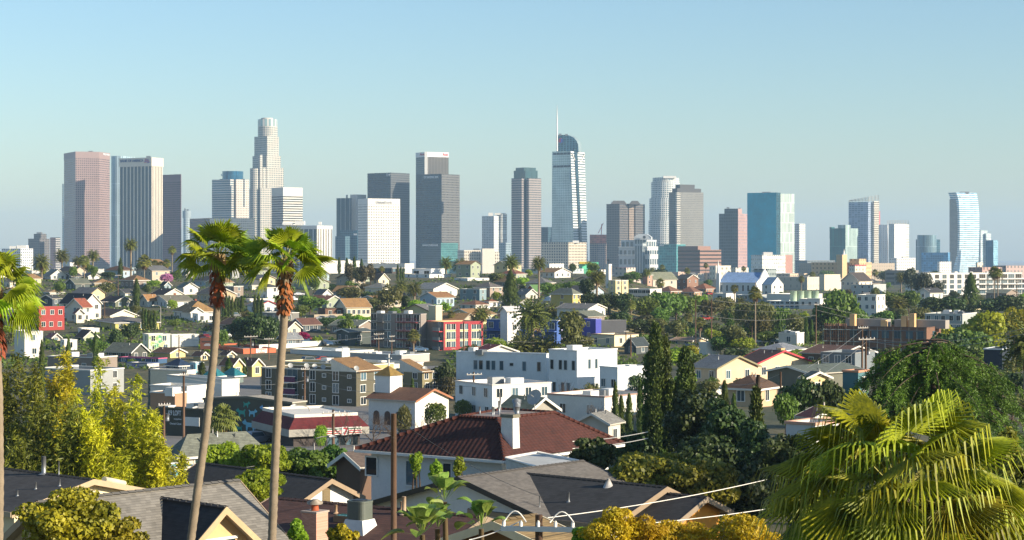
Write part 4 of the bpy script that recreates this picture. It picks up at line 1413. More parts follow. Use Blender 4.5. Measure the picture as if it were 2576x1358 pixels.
# ---- band of low buildings right under the skyline
def LOW(label, xl, xc, xr, vt, D, wall, glass='#6a6a66', px=4, pz=4, fx=.4, fz=.4, roof=None, v2=None, **k):
    t = Tower('low_building', label, xc, D, 'building', z0=ground(X(xc, D), D) - 2)
    t.block('wall', xl, xc, xr, vt, facade('low ' + wall + str(px) + str(fx), C(wall), C(glass), px, pz, fx, fz, gr=.3, gm=0), roof=roof)
    HB.append((xl, xr, vt, vt + 60, D))
    return t


t = LOW('long grey-white school block| below the office block at the sail tower foot', 1296, 1440, 1468, 676, 1450, '#b9bdb8', '#6f7a7c', 6, 4.4, .5, .45)
LOW('white roof pavilion| on top of the long school block', 1350, 1382, 1418, 663, 1600, '#dcd8cc')
t = LOW('building with yellow parapet wrapped in green netting| right of the school block', 1455, 1464, 1505, 659, 1700, '#3fa37c', '#3a9a74', 8, 8, .9, .9)
m = MB()
m.box((X(1456, 1698), 1697, Z(664, 1698)), (X(1483, 1698), 1700, Z(658, 1698)), 0)
t.add('yellow_parapet', m, plain('yellow panel', C('#d8b83e')))
LOW('white hall with red roof| left of the slim church tower', 1498, 1512, 1526, 678, 1300, '#dcd4c8', roof=T_RED)
LOW('low red-roofed hall| right of the slim church tower', 1545, 1575, 1598, 673, 1500, '#c8b8a8', roof=T_RED)
LOW('bright green-walled site building| behind the left foreground palm', 560, 600, 652, 668, 1500, '#2fb87a', '#2aa870', 20, 20, .9, .9)
LOW('long white garage block| below the green-walled site building', 505, 620, 660, 686, 1400, '#dcd8d0')
LOW('grey clinic block with strip windows| below the pink granite prism', 170, 240, 262, 676, 1500, '#b5b2aa', '#7a7c7a', 5, 4, .8, .4)
LOW('pale block with white roof room| left of the thin left cypress', 240, 330, 362, 672, 1600, '#9aa4a4', '#7d8a8c', 6, 4, .6, .4)
LOW('white block with blank front| right of the second date palm', 165, 176, 196, 660, 1700, '#dedad2', fx=.1)
LOW('low white clinic| below the white office block', 62, 80, 150, 680, 1500, '#d4cfc4')
LOW('cream flat block with rows of windows| left of the church spire', 1784, 1800, 1838, 668, 1500, '#dcd3c0', '#8d8578', 4, 4, .4, .45)
LOW('low cream shop row| right of the church spire', 1838, 1850, 1882, 673, 1600, '#d8d0c0')
LOW('grey flats with dark windows| below the white office block with pink end', 1895, 1930, 1952, 676, 1450, '#8d9694', '#4c5658', 4, 4, .6, .5)
LOW('long cream warehouse| behind the white church gable', 1950, 2030, 2078, 697, 1150, '#c2baa8', fx=.1)
t = LOW('tall cream box hall with outside stairs| right of the long cream warehouse', 2060, 2073, 2113, 690, 1130, '#dccfb4', fx=.0)
LOW('long taupe convention roof| below the notched green tower', 2010, 2100, 2250, 662, 2400, '#a99a86', fx=.2)
LOW('dark glazed low hall| left of the long taupe roof', 2000, 2030, 2100, 655, 3000, '#6f787a', '#4a5558', 6, 4, .8, .5)
LOW('grey parking block| left of the long white apartment block', 2226, 2290, 2310, 680, 1500, '#8f8a80', '#5c5a56', 8, 3.5, .8, .5)
LOW('pink flats with flat roofs| behind the long white apartment block', 2435, 2470, 2520, 672, 1500, '#b08f84', '#6a6260', 4, 4, .4, .5)
LOW('rose and white flats| at the far right edge behind the palm', 2500, 2530, 2600, 668, 1700, '#b39a92', '#6a6664', 4, 4, .45, .5)
LOW('cream roof room block| on the skyline foot at far right', 2454, 2458, 2472, 660, 1800, '#e0d0b8')
# grey-green church hall roof
h = H('church hall with broad grey-green roof and pink gable tower| right of the slim church tower', 1612, 1642, 1702, 712, 702, 684, 'L', '#cfc4b0', '#84866e', D=1000, win=(0, 2))
H('', 1616, 1628, 1640, 710, 690, 680, 'H', '#c48f7c', '#84866e', root=h.root, part='pink_tower', D=985, win=(0, 1))
H('dark-roofed house with rust gable| right of the grey-green church roof', 1700, 1728, 1756, 708, 700, 690, 'R', '#8a6a58', '#4a4a44', D=1050)
# ---- blue roofed church
D = 980
h = H('white church with pale blue roof and tall pointed gable| right of centre', 1808, 1902, 1940, 738, 711, 685, 'R', '#dfddd6', '#7f9cc0', D=D, win=(7, 0), wsize=(.9, 3), storeys=1, name='church', cat='church', eave=.1, trim='#e6e4de', vents=0, below=4)
wht = plain('white church stucco', C('#e2dfd7'), .8, noise=.08)
x, y = h.r / 2, h.l / 2


def pointed(w0, hh, y0, y1, x0, flare=.12):
    """a tall pointed gable wall across local x"""
    pr = [(-w0, 0), (w0, 0), (w0, hh * .42), (w0 * .72, hh * .6), (w0 * .3, hh * .86), (0, hh), (-w0 * .3, hh * .86), (-w0 * .72, hh * .6), (-w0, hh * .42)]
    m = MB()
    a = [(x0 + p[0], y0, p[1] - 2) for p in pr]
    b = [(x0 + p[0], y1, p[1] - 2) for p in pr]
    m.face(a)
    m.face(b[::-1])
    for i in range(len(pr)):
        j = (i + 1) % len(pr)
        m.face([a[j], a[i], b[i], b[j]])
    return m


hg = Z(672, D + 10) - Z(738, D)
h.put('gable_wall', pointed(x * 1.06, hg + 2, -y - .7, -y - .02, 0), wht)
h.put('gable_wall', pointed(x * 1.06, hg + .5, y + .02, y + .7, 0), wht)
m = MB()
pr = pointed(x * .5, hg * .6, -y - .8, -y - .72, 0)
h.put('arched_window', pr, plain('pale grey glass', C('#b9bfc2'), .3))
for (sx_, hh) in ((-1, 1.35), (1, .62)):
    m = MB()
    q = Vector((sx_ * x, y + .4, 0))
    r0 = .9 if sx_ < 0 else .7
    zt = hg * hh
    m.prism([(q.x - r0, q.y - r0), (q.x + r0, q.y - r0), (q.x + r0, q.y + r0), (q.x - r0, q.y + r0)], -2, zt * .62)
    m.tube([q + Vector((0, 0, zt * .62)), q + Vector((0, 0, zt))], [r0 * 1.1, .05], 6)
    h.put('spire', m, wht)
h2 = H('', 1916, 1940, 1970, 738, 716, 697, 'R', '#dfddd6', '#c3c9cf', root=h.root, part='side_chapel', D=D - 14, win=(1, 2), eave=.1, trim='#e6e4de', below=4)
# ---- right middle ground
h = H('white terraced apartment complex with pale green bays| below the blue-roofed church', 1925, 2010, 2078, 792, 758, 758, 'F', '#d3d3cc', '#dad5ca', win=(7, 4), storeys=2, wsize=(1.5, 1.6), name='apartment_block', cat='apartment block', D=760, below=6)
H('', 1928, 1990, 2068, 762, 740, 740, 'F', '#e2dccd', '#cfc9bd', root=h.root, part='upper_block', D=785, win=(0, 3), below=3)
for i in range(4):
    m = MB()
    q = h.root.matrix_basis.inverted() @ P(1996 + i * 18, 760, 778)
    m.tube([q + Vector((0, 0, -1)), q + Vector((0, 0, 4.6))], 1.5, 14)
    h.put('green_bay', m, plain('pale green stucco', C('#a9bda2')))
H('grey lower wing with balconies| left of the white terraced complex', 1850, 1915, 1930, 770, 742, 742, 'F', '#8f979a', '#d0ccc2', win=(6, 0), storeys=2, name='apartment_block', cat='apartment block')
H('small white block with dark window band| left of the tall centre fan palm', 1793, 1826, 1850, 760, 738, 738, 'F', '#d6d2c8', '#cfc9bd', win=(1, 0), wsize=(2.4, 1.6))
H('white cube with round red sign| right end of the terraced complex', 2010, 2062, 2080, 796, 752, 752, 'F', '#dcd8cf', '#cfcabf', win=(3, 0), D=750, below=5)
H('temple-like hall with steep dark roof and white gables| behind the large green tree', 2115, 2160, 2193, 725, 706, 685, 'L', '#d8ccb8', '#4b4440', D=1000, win=(4, 3))
H('low grey-blue block with flat roof| below the temple-like hall', 2140, 2196, 2228, 742, 716, 716, 'F', '#aab0ae', '#c9c4ba', win=(3, 0), below=4)
H('white three-storey block with rooftop railing| right of the large green tree', 2154, 2204, 2226, 800, 742, 742, 'F', '#d9d6cc', '#c9c4ba', win=(3, 2), storeys=3, D=640, below=4)
h = H('long white apartment block with balconies and many windows| at far right', 2304, 2330, 2570, 745, 687, 687, 'F', '#d4d2cd', '#b9b4aa', D=980, a=62, win=(0, 0), name='apartment_block', cat='apartment block', below=6, gear=4)
for k in range(4):
    zc = h.h * (k + .62) / 4.3
    for i in range(13):
        xx = -h.r / 2 + h.r * (i + .5) / 13
        if i < 7:
            h.window((xx - .6, -h.l / 2, zc), 0, 2.6, 1.9, '#8a8d8c')
        else:
            h.window((xx, -h.l / 2, zc), 0, 4.2, 2.2, '#b9b9b4', 3)
            if k:
                m = MB()
                m.box((xx - 3.2, -h.l / 2 - 1.3, zc - 1.7), (xx + 3.2, -h.l / 2 - .1, zc - 1.0), 0)
                h.put('balcony', m, plain('balcony white', C('#d0cec8')))
HB[-1] = (2304, 2575, 687, 742, 980)
H('cream-roofed long house| behind the big cypress', 1688, 1740, 1775, 868, 860, 848, 'R', '#cdb99a', '#a5866a', win=(2, 0))
H('white stucco house with flat roof| between two tall poles', 1758, 1776, 1812, 893, 862, 862, 'F', '#dcd6c8', '#d5d1c6', win=(0, 1))
h = H('flat-roofed cream house with dark cornice| left of the big cypress', 1486, 1545, 1606, 876, 842, 842, 'F', '#dccfae', '#d0ccc0', win=(2, 2), trim='#6a564a')
H('dark blue-grey house with shallow roof| left of the big cypress', 1570, 1600, 1630, 892, 868, 848, 'L', '#4a5254', '#3c4648')
H('low white workshop with roof drums| right of the tall centre fan palm', 1958, 2004, 2022, 872, 838, 838, 'F', '#d8d2c4', '#cfc8b8', win=(1, 0), gear=6, name='workshop', cat='workshop')
h = H('brown timber-framed apartment block under construction| on the right', 2074, 2330, 2366, 880, 824, 824, 'F', '#7b5a48', '#a49a8c', D=430, a=30, win=(9, 1), storeys=2, wsize=(1.5, 1.5), name='construction_site', cat='building site', trim='#6b5040', below=3, wframe='#55606a')
m = MB()
for i in range(13):
    yy = h.l * (.5 - i * .018)
    m.box((-h.r / 2 - .25, yy - .05, -1), (-h.r / 2 - .1, yy + .05, h.h + .6), 0)
for k in range(9):
    zz = h.h * k / 8
    m.box((-h.r / 2 - .3, h.l * .27, zz), (-h.r / 2 - .26, h.l / 2, zz + .1), 0)
h.put('open_studs', m, plain('raw studs', C('#a26f4c')))
m = MB()
for i in range(14):
    yy = h.l * (.5 - i / 13)
    m.tube([(-h.r / 2 - 1.2, yy, -2), (-h.r / 2 - 1.2, yy, h.h)], .04, 4)
for k in (.15, .55, .9):
    m.tube([(-h.r / 2 - 1.2, -h.l / 2, h.h * k), (-h.r / 2 - 1.2, h.l / 2, h.h * k)], .05, 4)
h.put('scaffold', m, plain('scaffold blue grey', C('#6f858c')))
for f, hh in ((.29, 2.6), (-.22, 2.4), (-.3, 3.0), (-.02, 1.4)):
    m = MB()
    yy = h.l * f
    m.box((-1, yy - .6, h.h - .45), (.4, yy + .6, h.h + hh), 0)
    h.put('roof_shaft', m, plain('fresh timber', C('#cfa877')))
for f, w_ in ((.18, 5), (-.35, 6)):
    m = MB()
    m.box((1, h.l * f - w_, h.h - .45), (4, h.l * f + w_, h.h + 1.5), 0)
    h.put('stair_head', m, plain('grey board', C('#9c948a')))
H('flat-roofed beige apartment block with roof coolers| behind the yellow-green tree', 2326, 2420, 2456, 830, 790, 790, 'F', '#a3a8a4', '#8f867a', D=520, win=(5, 0), gear=7, name='apartment_block', cat='apartment block', below=3)
H('dark shed with thick white roof edge| left of the right-edge date palm', 2474, 2520, 2545, 945, 878, 878, 'F', '#26303c', '#9a9a98', D=330, win=(0, 0), trim='#d8dcdc', name='shed', cat='shed', below=3)
# nearer right roofs
h = H('cream house with red gable edges and dark brown roof| right of the big cypress', 1850, 1904, 2033, 958, 912, 880, 'R', '#d9c39c', '#4a342e', D=330, a=52, win=(1, 4), trim='#c23a46', chim=(.05, -.7, .9, .4, '#c9a878'), vents=4)
h = H('beige house with grey roof and olive gable edge| left of the red-edged house', 1741, 1803, 1906, 958, 924, 893, 'R', '#d2b898', '#6b7072', D=318, a=50, win=(2, 2), trim='#8a8260', vents=3)
H('long low house under a grey-green roof| in front of the red-edged house', 1930, 2040, 2172, 965, 938, 916, 'L', '#6b6a5c', '#5d665c', D=270, win=(0, 0), vents=2)
H('small cream gable| rising from the long grey-green roof', 2018, 2030, 2084, 962, 948, 934, 'R', '#d9c28e', '#5d665c', D=258, win=(0, 1), name='cottage', cat='house')
H('brown pyramid-roofed house with one tan sunlit slope| above the round dark trees', 1826, 1905, 1956, 1000, 975, 942, 'H', '#c0a684', '#5c4636', D=240)
H('grey house with flat white roof| behind the cedar', 2064, 2150, 2200, 926, 888, 888, 'F', '#747c80', '#d9d8d4', D=330, win=(3, 0), trim='#8b8a86')
H('grey-roofed bungalow| behind the red-edged house', 1900, 1975, 2026, 892, 880, 862, 'H', '#a8a298', '#82868a', D=430)
H('bungalow with teal-grey hip roof| behind the dark conifer', 1890, 1930, 1985, 876, 866, 850, 'H', '#a8a298', '#6f7e76', D=500)
H('long brown-roofed house with vents| in front of the brown construction block', 2016, 2110, 2200, 905, 890, 868, 'R', '#6e5a4c', '#6b4c3c', D=380, vents=4)
H('teal stucco house with clay edge| left of the cedar', 2119, 2158, 2185, 1025, 934, 928, 'F', '#4d7478', '#9a8a70', D=190, win=(0, 1), trim='#c08a6a')
H('red-brown-roofed cottage with raw wood gable| between trees and right foreground palm', 2018, 2048, 2118, 1085, 1046, 1030, 'R', '#b49a7c', '#7e4a42', D=150, win=(0, 0))
H('low white outhouse with tile edge| below the red-brown-roofed cottage', 1976, 2050, 2108, 1115, 1066, 1066, 'F', '#c9c6c2', '#b9c0bc', D=135, win=(0, 0), trim='#c89a80')
H('white parapet house with small red door canopy| behind the second cypress', 1742, 1800, 1870, 1040, 1003, 1003, 'F', '#e0ddd4', '#c9c4ba', D=265, win=(0, 1))
H('long low white flats with roof coolers| behind the three small cypresses', 1376, 1520, 1632, 1040, 998, 998, 'F', '#d9d5cb', '#b5b0a6', D=270, win=(2, 2), gear=3, trim='#a8887a', name='apartment_block', cat='apartment block')
H('grey-roofed cottage| in front of the low white flats', 1452, 1530, 1560, 1090, 1062, 1036, 'L', '#c9c2b4', '#7f7d76', D=215)
H('mossy grey-green roofed cottage with dish| behind the clay-tiled house', 1262, 1330, 1398, 1065, 1030, 997, 'R', '#9c968a', '#6f7460', D=205, vents=3)
H('grey gabled cottage with dark eaves| left of the big cypress', 1556, 1590, 1628, 985, 968, 955, 'R', '#8a8a80', '#6a7068', D=330)
# white stucco apartment pair
h = H('large white stucco apartment block with slim dark windows| in the centre', 1147, 1374, 1384, 1004, 890, 890, 'F', '#dfe2e0', '#b9b4ac', D=340, a=28, win=(0, 0), name='apartment_block', cat='apartment block', gear=2, trim='#e2e2de', below=3)
for f, z_, w_, hh in [(.22, .72, .75, 1.6), (.28, .72, .75, 1.6), (.36, .72, .75, 1.6), (.42, .72, .75, 1.6), (.51, .72, .75, 1.6), (.62, .75, .7, .5), (.76, .72, .7, 1.6), (.92, .72, .7, 1.6),
                      (.04, .3, .7, 1.4), (.22, .3, .7, 1.5), (.28, .3, .7, 1.5), (.37, .3, .7, 1.5), (.56, .3, .7, 1.3), (.6, .3, .7, 1.3), (.64, .3, .7, 1.3), (.75, .3, .4, 1.5), (.78, .3, .4, 1.5), (.81, .3, .4, 1.5)]:
    h.window((-h.r / 2, h.l * (.5 - f), h.h * z_), -math.pi / 2, w_, hh, '#c9ccca', 1)
h2 = H('', 1380, 1451, 1552, 1004, 882, 882, 'F', '#dfe2e0', '#b9b4ac', root=h.root, part='front_block', D=328, a=47, win=(0, 0), gear=1, trim='#e2e2de', below=3)
for f, z_ in [(.12, .72), (.42, .72), (.6, .72), (.88, .72), (.2, .3), (.5, .3), (.7, .3)]:
    h2.window((-h2.r / 2, h2.l * (.5 - f), h2.h * z_), -math.pi / 2, .8, 1.6, '#c9ccca', 1)
for f, z_ in [(.3, .74), (.47, .74), (.3, .28), (.38, .28), (.48, .28)]:
    h2.window((h2.r * (f - .5), -h2.l / 2, h2.h * z_), 0, .6, 1.6, '#c9ccca', 1)
h3 = H('', 1508, 1553, 1632, 1004, 924, 924, 'F', '#dfe2e0', '#b9b4ac', root=h.root, part='end_block', D=320, a=50, win=(2, 0), storeys=1, gear=1, trim='#e2e2de', below=3)
H('low white stucco house with brown tile porch and gabled parapet| below the large white block', 1145, 1238, 1386, 1025, 968, 968, 'F', '#e2e0da', '#c9c4ba', D=285, win=(3, 4), trim='#d8cabc', gear=2)
# chapel
h = H('white chapel with brown roof and arched windows| below the olive apartment block', 927, 1044, 1128, 1052, 1006, 975, 'R', '#e0dbd0', '#6a4a36', D=262, win=(0, 0), name='chapel', cat='chapel', trim='#a06a4a', vents=1)
for f in (.17, .41, .64, .86):
    m = MB()
    yy = h.l * (.5 - f)
    pts = [(-h.r / 2 - .03, yy + .55, .9), (-h.r / 2 - .03, yy - .55, .9), (-h.r / 2 - .03, yy - .55, 2.3)]
    pts += [(-h.r / 2 - .03, yy - .55 * math.cos(t), 2.3 + .55 * math.sin(t)) for t in (.5, 1, 1.57, 2.1, 2.6)] + [(-h.r / 2 - .03, yy + .55, 2.3)]
    m.face(pts[::-1])
    h.put('arched_window', m, plain('brown glass', C('#5a4238'), .3))
m = MB()
q = Vector((-h.r * .1, h.l * .36, h.h))
w_ = 1.35
m.box((q.x - w_, q.y - w_, 1), (q.x + w_, q.y + w_, h.h + 3.0))
bell = h.put('bell_turret', m, wht)
m = MB()
zt = h.h + 3.0
for i in range(4):
    c_ = [(q.x - w_ - .2, q.y - w_ - .2), (q.x + w_ + .2, q.y - w_ - .2), (q.x + w_ + .2, q.y + w_ + .2), (q.x - w_ - .2, q.y + w_ + .2)]
    m.slope([(*c_[i], zt), (*c_[(i + 1) % 4], zt), (q.x, q.y, zt + 1.35)])
m.face([(*p, zt) for p in c_][::-1])
m.build('turret_roof', roofing('shingles', C('#8a7038'), .2), bell)
m = MB()
m.box((q.x - .07, q.y - .07, zt + 1.2), (q.x + .07, q.y + .07, zt + 3.0))
m.box((q.x - .06, q.y - .5, zt + 2.3), (q.x + .06, q.y - .07, zt + 2.45))
m.box((q.x - .06, q.y + .07, zt + 2.3), (q.x + .06, q.y + .5, zt + 2.45))
m.build('cross', M_WHITE, bell)
# olive apartments
OL = '#5f5a48'
h = H('olive-brown three-storey apartment block with tan roofs| left of the large white block', 657, 896, 962, 1042, 934, 934, 'F', OL, '#b5a98e', D=318, a=34, win=(0, 2), storeys=3, name='apartment_block', cat='apartment block', trim='#d8d0be', below=4, wsize=(1.4, 1.5))
for k in range(3):
    zc = h.h * (k + .55) / 3
    for f, w_, hh in ((.46, .6, .6), (.55, 1.1, 1.5), (.67, .7, .5), (.79, 1.2, 1.5), (.93, .7, .5), (.08, 1.1, 1.5), (.2, .7, .5)):
        h.window((-h.r / 2, h.l * (.5 - f), zc), -math.pi / 2, w_, hh)
    m = MB()
    ya, yb_ = h.l * (.5 - .27), h.l * (.5 - .40)
    m.box((-h.r / 2 - 1.0, yb_, zc - 1.5), (-h.r / 2 - .01, ya, zc - 1.35), 1)
    m.box((-h.r / 2 - 1.0, yb_, zc - 1.35), (-h.r / 2 - .92, ya, zc - .4), 0)
    m.box((-h.r / 2 - 1.04, yb_ - .05, zc - .4), (-h.r / 2 - .88, ya + .05, zc - .3), 1)
    h.put('balcony', m, [plain('purple panel', C('#5c2a4e')), M_WHITE])
    h.window((-h.r / 2, (ya + yb_) / 2, zc), -math.pi / 2, 2.2, 1.9, '#9a9a92')
h2 = H('', 955, 1062, 1104, 1042, 935, 935, 'F', '#837a5a', '#b5a98e', root=h.root, part='rear_wing', D=336, a=40, win=(3, 2), storeys=3, trim='#d8d0be', below=4)
m = MB()
z0 = h.h + .05
# tan sloping roofs over the sunlit front
for hh_, xa, xb in ((h, -.48, .5), (h2, -.5, .1)):
    x0, x1, yy = hh_.r * xa, hh_.r * xb, hh_.l / 2
    mm = MB()
    zt = hh_.h + .1
    mm.slope([(x1, -yy - .5, zt - .25), (x0, -yy - .5, zt - .25), (x0, -yy + 5.5, zt + 1.9), (x1, -yy + 5.5, zt + 1.9)][::-1])
    mm.face([(x0, -yy - .5, zt - .3), (x1, -yy - .5, zt - .3), (x1, -yy + 5.5, zt - .3), (x0, -yy + 5.5, zt - .3)][::-1], 1)
    for xx in (x0, x1):
        mm.face([(xx, -yy - .5, zt - .3), (xx, -yy + 5.5, zt - .3), (xx, -yy + 5.5, zt + 1.9)], 1)
    mm.face([(x0, -yy + 5.5, zt - .3), (x0, -yy + 5.5, zt + 1.9), (x1, -yy + 5.5, zt + 1.9), (x1, -yy + 5.5, zt - .3)], 1)
    hh_.put('tan_roof', mm, [roofing('shingles', C('#8f6d44'), .2), plain('cream fascia', C('#d8d0be'))])
for k in range(3):
    zc = h2.h * (k + .5) / 3
    m = MB()
    ya, yb_ = h2.l * .42, h2.l * .0
    m.box((-h2.r / 2 - 1.2, yb_, zc - 1.5), (-h2.r / 2 - .01, ya, zc - 1.35), 1)
    m.box((-h2.r / 2 - 1.2, yb_, zc - 1.35), (-h2.r / 2 - 1.12, ya, zc - .4), 0)
    h2.put('balcony', m, [plain('purple panel', C('#5c2a4e')), M_WHITE])


def dish(root, p, r=.45):
    """a satellite dish on a bent arm, facing left of the camera"""
    m = MB()
    p = Vector(p)
    m.tube([p, p + Vector((0, 0, .5)), p + Vector((0, .1, .8))], .03, 5)
    c, nrm = p + Vector((-.05, -.05, .95)), Vector((-.55, -.7, .45)).normalized()
    a = nrm.cross(Vector((0, 0, 1))).normalized()
    b = nrm.cross(a)
    prev = None
    for k, (rr, d) in enumerate([(.02, .12), (.6, .07), (1, 0)]):
        ring = [c - nrm * d + (a * math.cos(i * .5236) + b * math.sin(i * .5236)) * rr * r for i in range(12)]
        if prev:
            for i in range(12):
                m.face([prev[i], ring[i], ring[(i + 1) % 12], prev[(i + 1) % 12]])
        prev = ring
    m.tube([c, c + nrm * .4], .02, 4)
    return m.build('satellite_dish', plain('dish grey', C('#a9a9a4'), .5), root)


for i in range(8):
    dish(h.root, (h.r * (-.42 + .1 * (i % 3)), -h.l * .48 + i * 2.4, h.h - .45))
for i in range(4):
    dish(h2.root, h2.o + Vector((h2.r * -.2, -h2.l * .4 + i * 1.6, h2.h - .45)))
h = H('cream-edged flat roof block behind the olive apartments', 700, 930, 990, 1000, 918, 918, 'F', '#b5a470', '#c0b59a', D=352, a=34, win=(0, 0), name='apartment_block', cat='apartment block', trim='#e0d8c4', gear=5)
# ---- valley shops on the left
h = H('convenience store with dark red mansard roof and striped sign| in the valley', 655, 738, 905, 1130, 1090, 1090, 'F', '#4c4440', '#cfc9bd', D=236, a=64, win=(0, 0), name='store', cat='store', trim='#5c544e', below=2)
x, y = h.r / 2, h.l / 2
m = MB()
zt, zb_ = h.h + 1.9, h.h + .55
for i in range(4):
    o = [(-x - .9, -y - .9), (x + .9, -y - .9), (x + .9, y + .9), (-x - .9, y + .9)]
    n_ = [(-x + .2, -y + .2), (x - .2, -y + .2), (x - .2, y - .2), (-x + .2, y - .2)]
    j = (i + 1) % 4
    m.slope([(*o[i], zb_), (*o[j], zb_), (*n_[j], zt), (*n_[i], zt)], 0)
    m.face([(*o[i], zb_ - .9), (*o[j], zb_ - .9), (*o[j], zb_), (*o[i], zb_)], 1)
    m.face([(*n_[i], zt), (*n_[j], zt), (*n_[j], zt + .4), (*n_[i], zt + .4)], 2)
m.face([(*p, zb_ - .9) for p in o][::-1], 1)
m.face([(*p, zt + .1) for p in n_], 2)
h.put('mansard_roof', m, [roofing('shingles', C('#5f1f22'), .25), plain('grey fascia', C('#a19c90')), plain('cream roof', C('#ddd6c8'))])
m = MB()
for k, mi in enumerate([3, 0, 3, 1, 3, 2, 3]):
    m.box((-x * .15, -y - .99, zb_ - .86 + k * .13), (x * .97, -y - .905, zb_ - .86 + (k + 1) * .13 - .003), mi)
h.put('striped_sign', m, [plain('sign orange red', C('#c8483a')), T_RED, plain('sign green', C('#2f6a4a')), M_WHITE])
m = MB()
m.box((x * .36, -y - 1.05, zb_ - .92), (x * .56, -y - .9905, zb_ + .1), 0)
sg = h.put('sign_panel', m, M_WHITE)
me = text_mesh('7', T_RED, .03)
for v in me.vertices:
    v.co = Vector((x * .40 + v.co.x * 1.2, -y - 1.06 - v.co.z * .2, zb_ - .85 + v.co.y * 1.2))
link('sign_lettering', me, sg)
for i in range(6):
    h.window((-x * .1 + x * .19 * i, -y, h.h * .46), 0, x * .15, h.h * .72, '#3a3a3a', 1, 'shop_window')
h = H('long dark olive wall building with painted dogs| left of the striped-sign store', 512, 735, 770, 1100, 1012, 1000, 'L', '#5c5a4c', '#a49c8c', D=250, a=30, win=(0, 0), name='mural_building', cat='building', trim='#6b6858', eave=.1, vents=2)
h.wall['label'] = 'dark olive wall with blue and green animal silhouettes'
DOG = [(0, .1), (.1, 0), (.16, .28), (.5, .3), (.55, 0), (.66, .02), (.68, .45), (.86, .5), (.98, .62), (.92, .74), (.8, .78), (.76, .92), (.68, .8), (.6, .66), (.2, .62), (.05, .8), (-.04, .74), (.06, .54)]
m = MB()
for i, (f, z_, s_, mi) in enumerate([(.44, .10, 2.3, 0), (.52, .48, 1.6, 0), (.37, .46, 1.8, 2), (.58, .14, 2.2, 1), (.64, .56, 1.9, 1), (.46, .72, 1.3, 2), (.36, .06, 1.4, 2)]):
    q = []
    for (a_, b_) in DOG:
        q.append((-h.r / 2 - .04 - i * .006, h.l * (.5 - f) + (-a_ if i % 2 else a_ - 1) * s_ * .9, .4 + z_ * h.h + b_ * s_ * .75))
    m.face(q if i % 2 else q[::-1], mi)
h.put('animal_mural', m, [plain('mural sky blue', C('#8fd0de')), plain('mural pale blue', C('#7fb6dd')), plain('mural teal', C('#4fae9a'))])
h = H('olive shop with white lettering| left of the bushy fan palm', 394, 512, 530, 1098, 1030, 1030, 'F', '#4d4c40', '#b9b2a6', D=252, a=30, win=(0, 0), name='shop', cat='shop', trim='#5c5a4c', gear=3)
d = (math.cos(h.a), -math.sin(h.a))
for txt, ua, ub, v, hp in (('K9 LOFT', 424, 456, 1044, 13), ('supplies', 438, 457, 1056, 5), ('Dental Clinic', 428, 457, 1067, 5)):
    p0, p1 = on_face(h.pl[0], d, ua), on_face(h.pl[0], d, ub)
    me = put_text(txt, T_SIGN_W, p0, p1, Z(v, p0[1]), hp * p0[1] / FPX, (-math.sin(h.a), -math.cos(h.a)), h.root, off=.06, depth=1)
    me.data.transform(Matrix.Rotation(-h.rz, 4, 'Z'))
m = MB()
m.box((-h.r / 2 - .12, -h.l * .42, h.h * .42), (-h.r / 2 - .01, -h.l * .12, h.h * .72))
h.put('sign_panel', m, M_WHITE)
H('white flat-roofed hall with sunlit end wall| above the painted dogs', 420, 558, 602, 1012, 955, 955, 'F', '#e2ddd0', '#8a8f94', D=300, a=48, win=(0, 0), name='hall', cat='building', trim='#cfcabf')
H('low brick-fronted lot building| right of the bamboo', 378, 440, 470, 1040, 988, 988, 'F', '#b08a6c', '#d6d0c4', D=276, win=(0, 0), name='lot_building', cat='building', gear=3)
H('long white roof of the parking deck| above the brick-fronted lot', 378, 470, 520, 1000, 972, 972, 'F', '#d9d4c8', '#ddd8cc', D=292, win=(0, 0), name='parking_deck', cat='building')
H('car wash canopy striped blue and pink| below the dark grey-green gabled house', 300, 398, 420, 935, 903, 903, 'F', '#3c5a78', '#5f8fae', D=440, a=30, win=(4, 0), name='car_wash', cat='shop', trim='#c85a78')
h = H('tyre shop with purple sign| below the car wash canopy', 318, 370, 400, 940, 914, 914, 'F', '#c9c4b8', '#8a8a88', D=425, a=30, win=(0, 0), name='tyre_shop', cat='shop', trim='#4a5a80')
d = (math.cos(h.a), -math.sin(h.a))
p0, p1 = on_face(h.pl[0], d, 331), on_face(h.pl[0], d, 350)
me = put_text('TIRES', plain('violet letters', C('#7a5ac0')), p0, p1, Z(923, 425), 6 * 425 / FPX, (-math.sin(h.a), -math.cos(h.a)), h.root, off=.06, depth=1)
me.data.transform(Matrix.Rotation(-h.rz, 4, 'Z'))
H('navy-roofed market stalls| right of the car wash', 418, 450, 480, 935, 918, 902, 'H', '#3a4a5c', '#1f3550', D=420, name='market_hall', cat='shop')
H('turquoise-walled kiosk| right of the navy-roofed stalls', 478, 492, 512, 935, 912, 912, 'F', '#8fc3cc', '#b9c9cc', D=410, name='kiosk', cat='kiosk')
H('cream retaining building with glazed rail| below the navy-roofed stalls', 378, 470, 492, 965, 932, 932, 'F', '#dccfb4', '#d9d0bc', D=345, a=30, win=(0, 0), name='shop', cat='shop')
for i, (ua, ub) in enumerate(((515, 562), (560, 612))):
    H('teal shade-roofed yard shelter| ' + ('left of the middle thin valley cypress' if i == 0 else 'between two thin valley cypresses'), ua, ua + 30, ub, 952, 942, 924, 'H', '#6c7a74', '#1f6f78', D=375 + i * 6, name='yard_shelter', cat='shelter', win=(0, 0), vents=0)
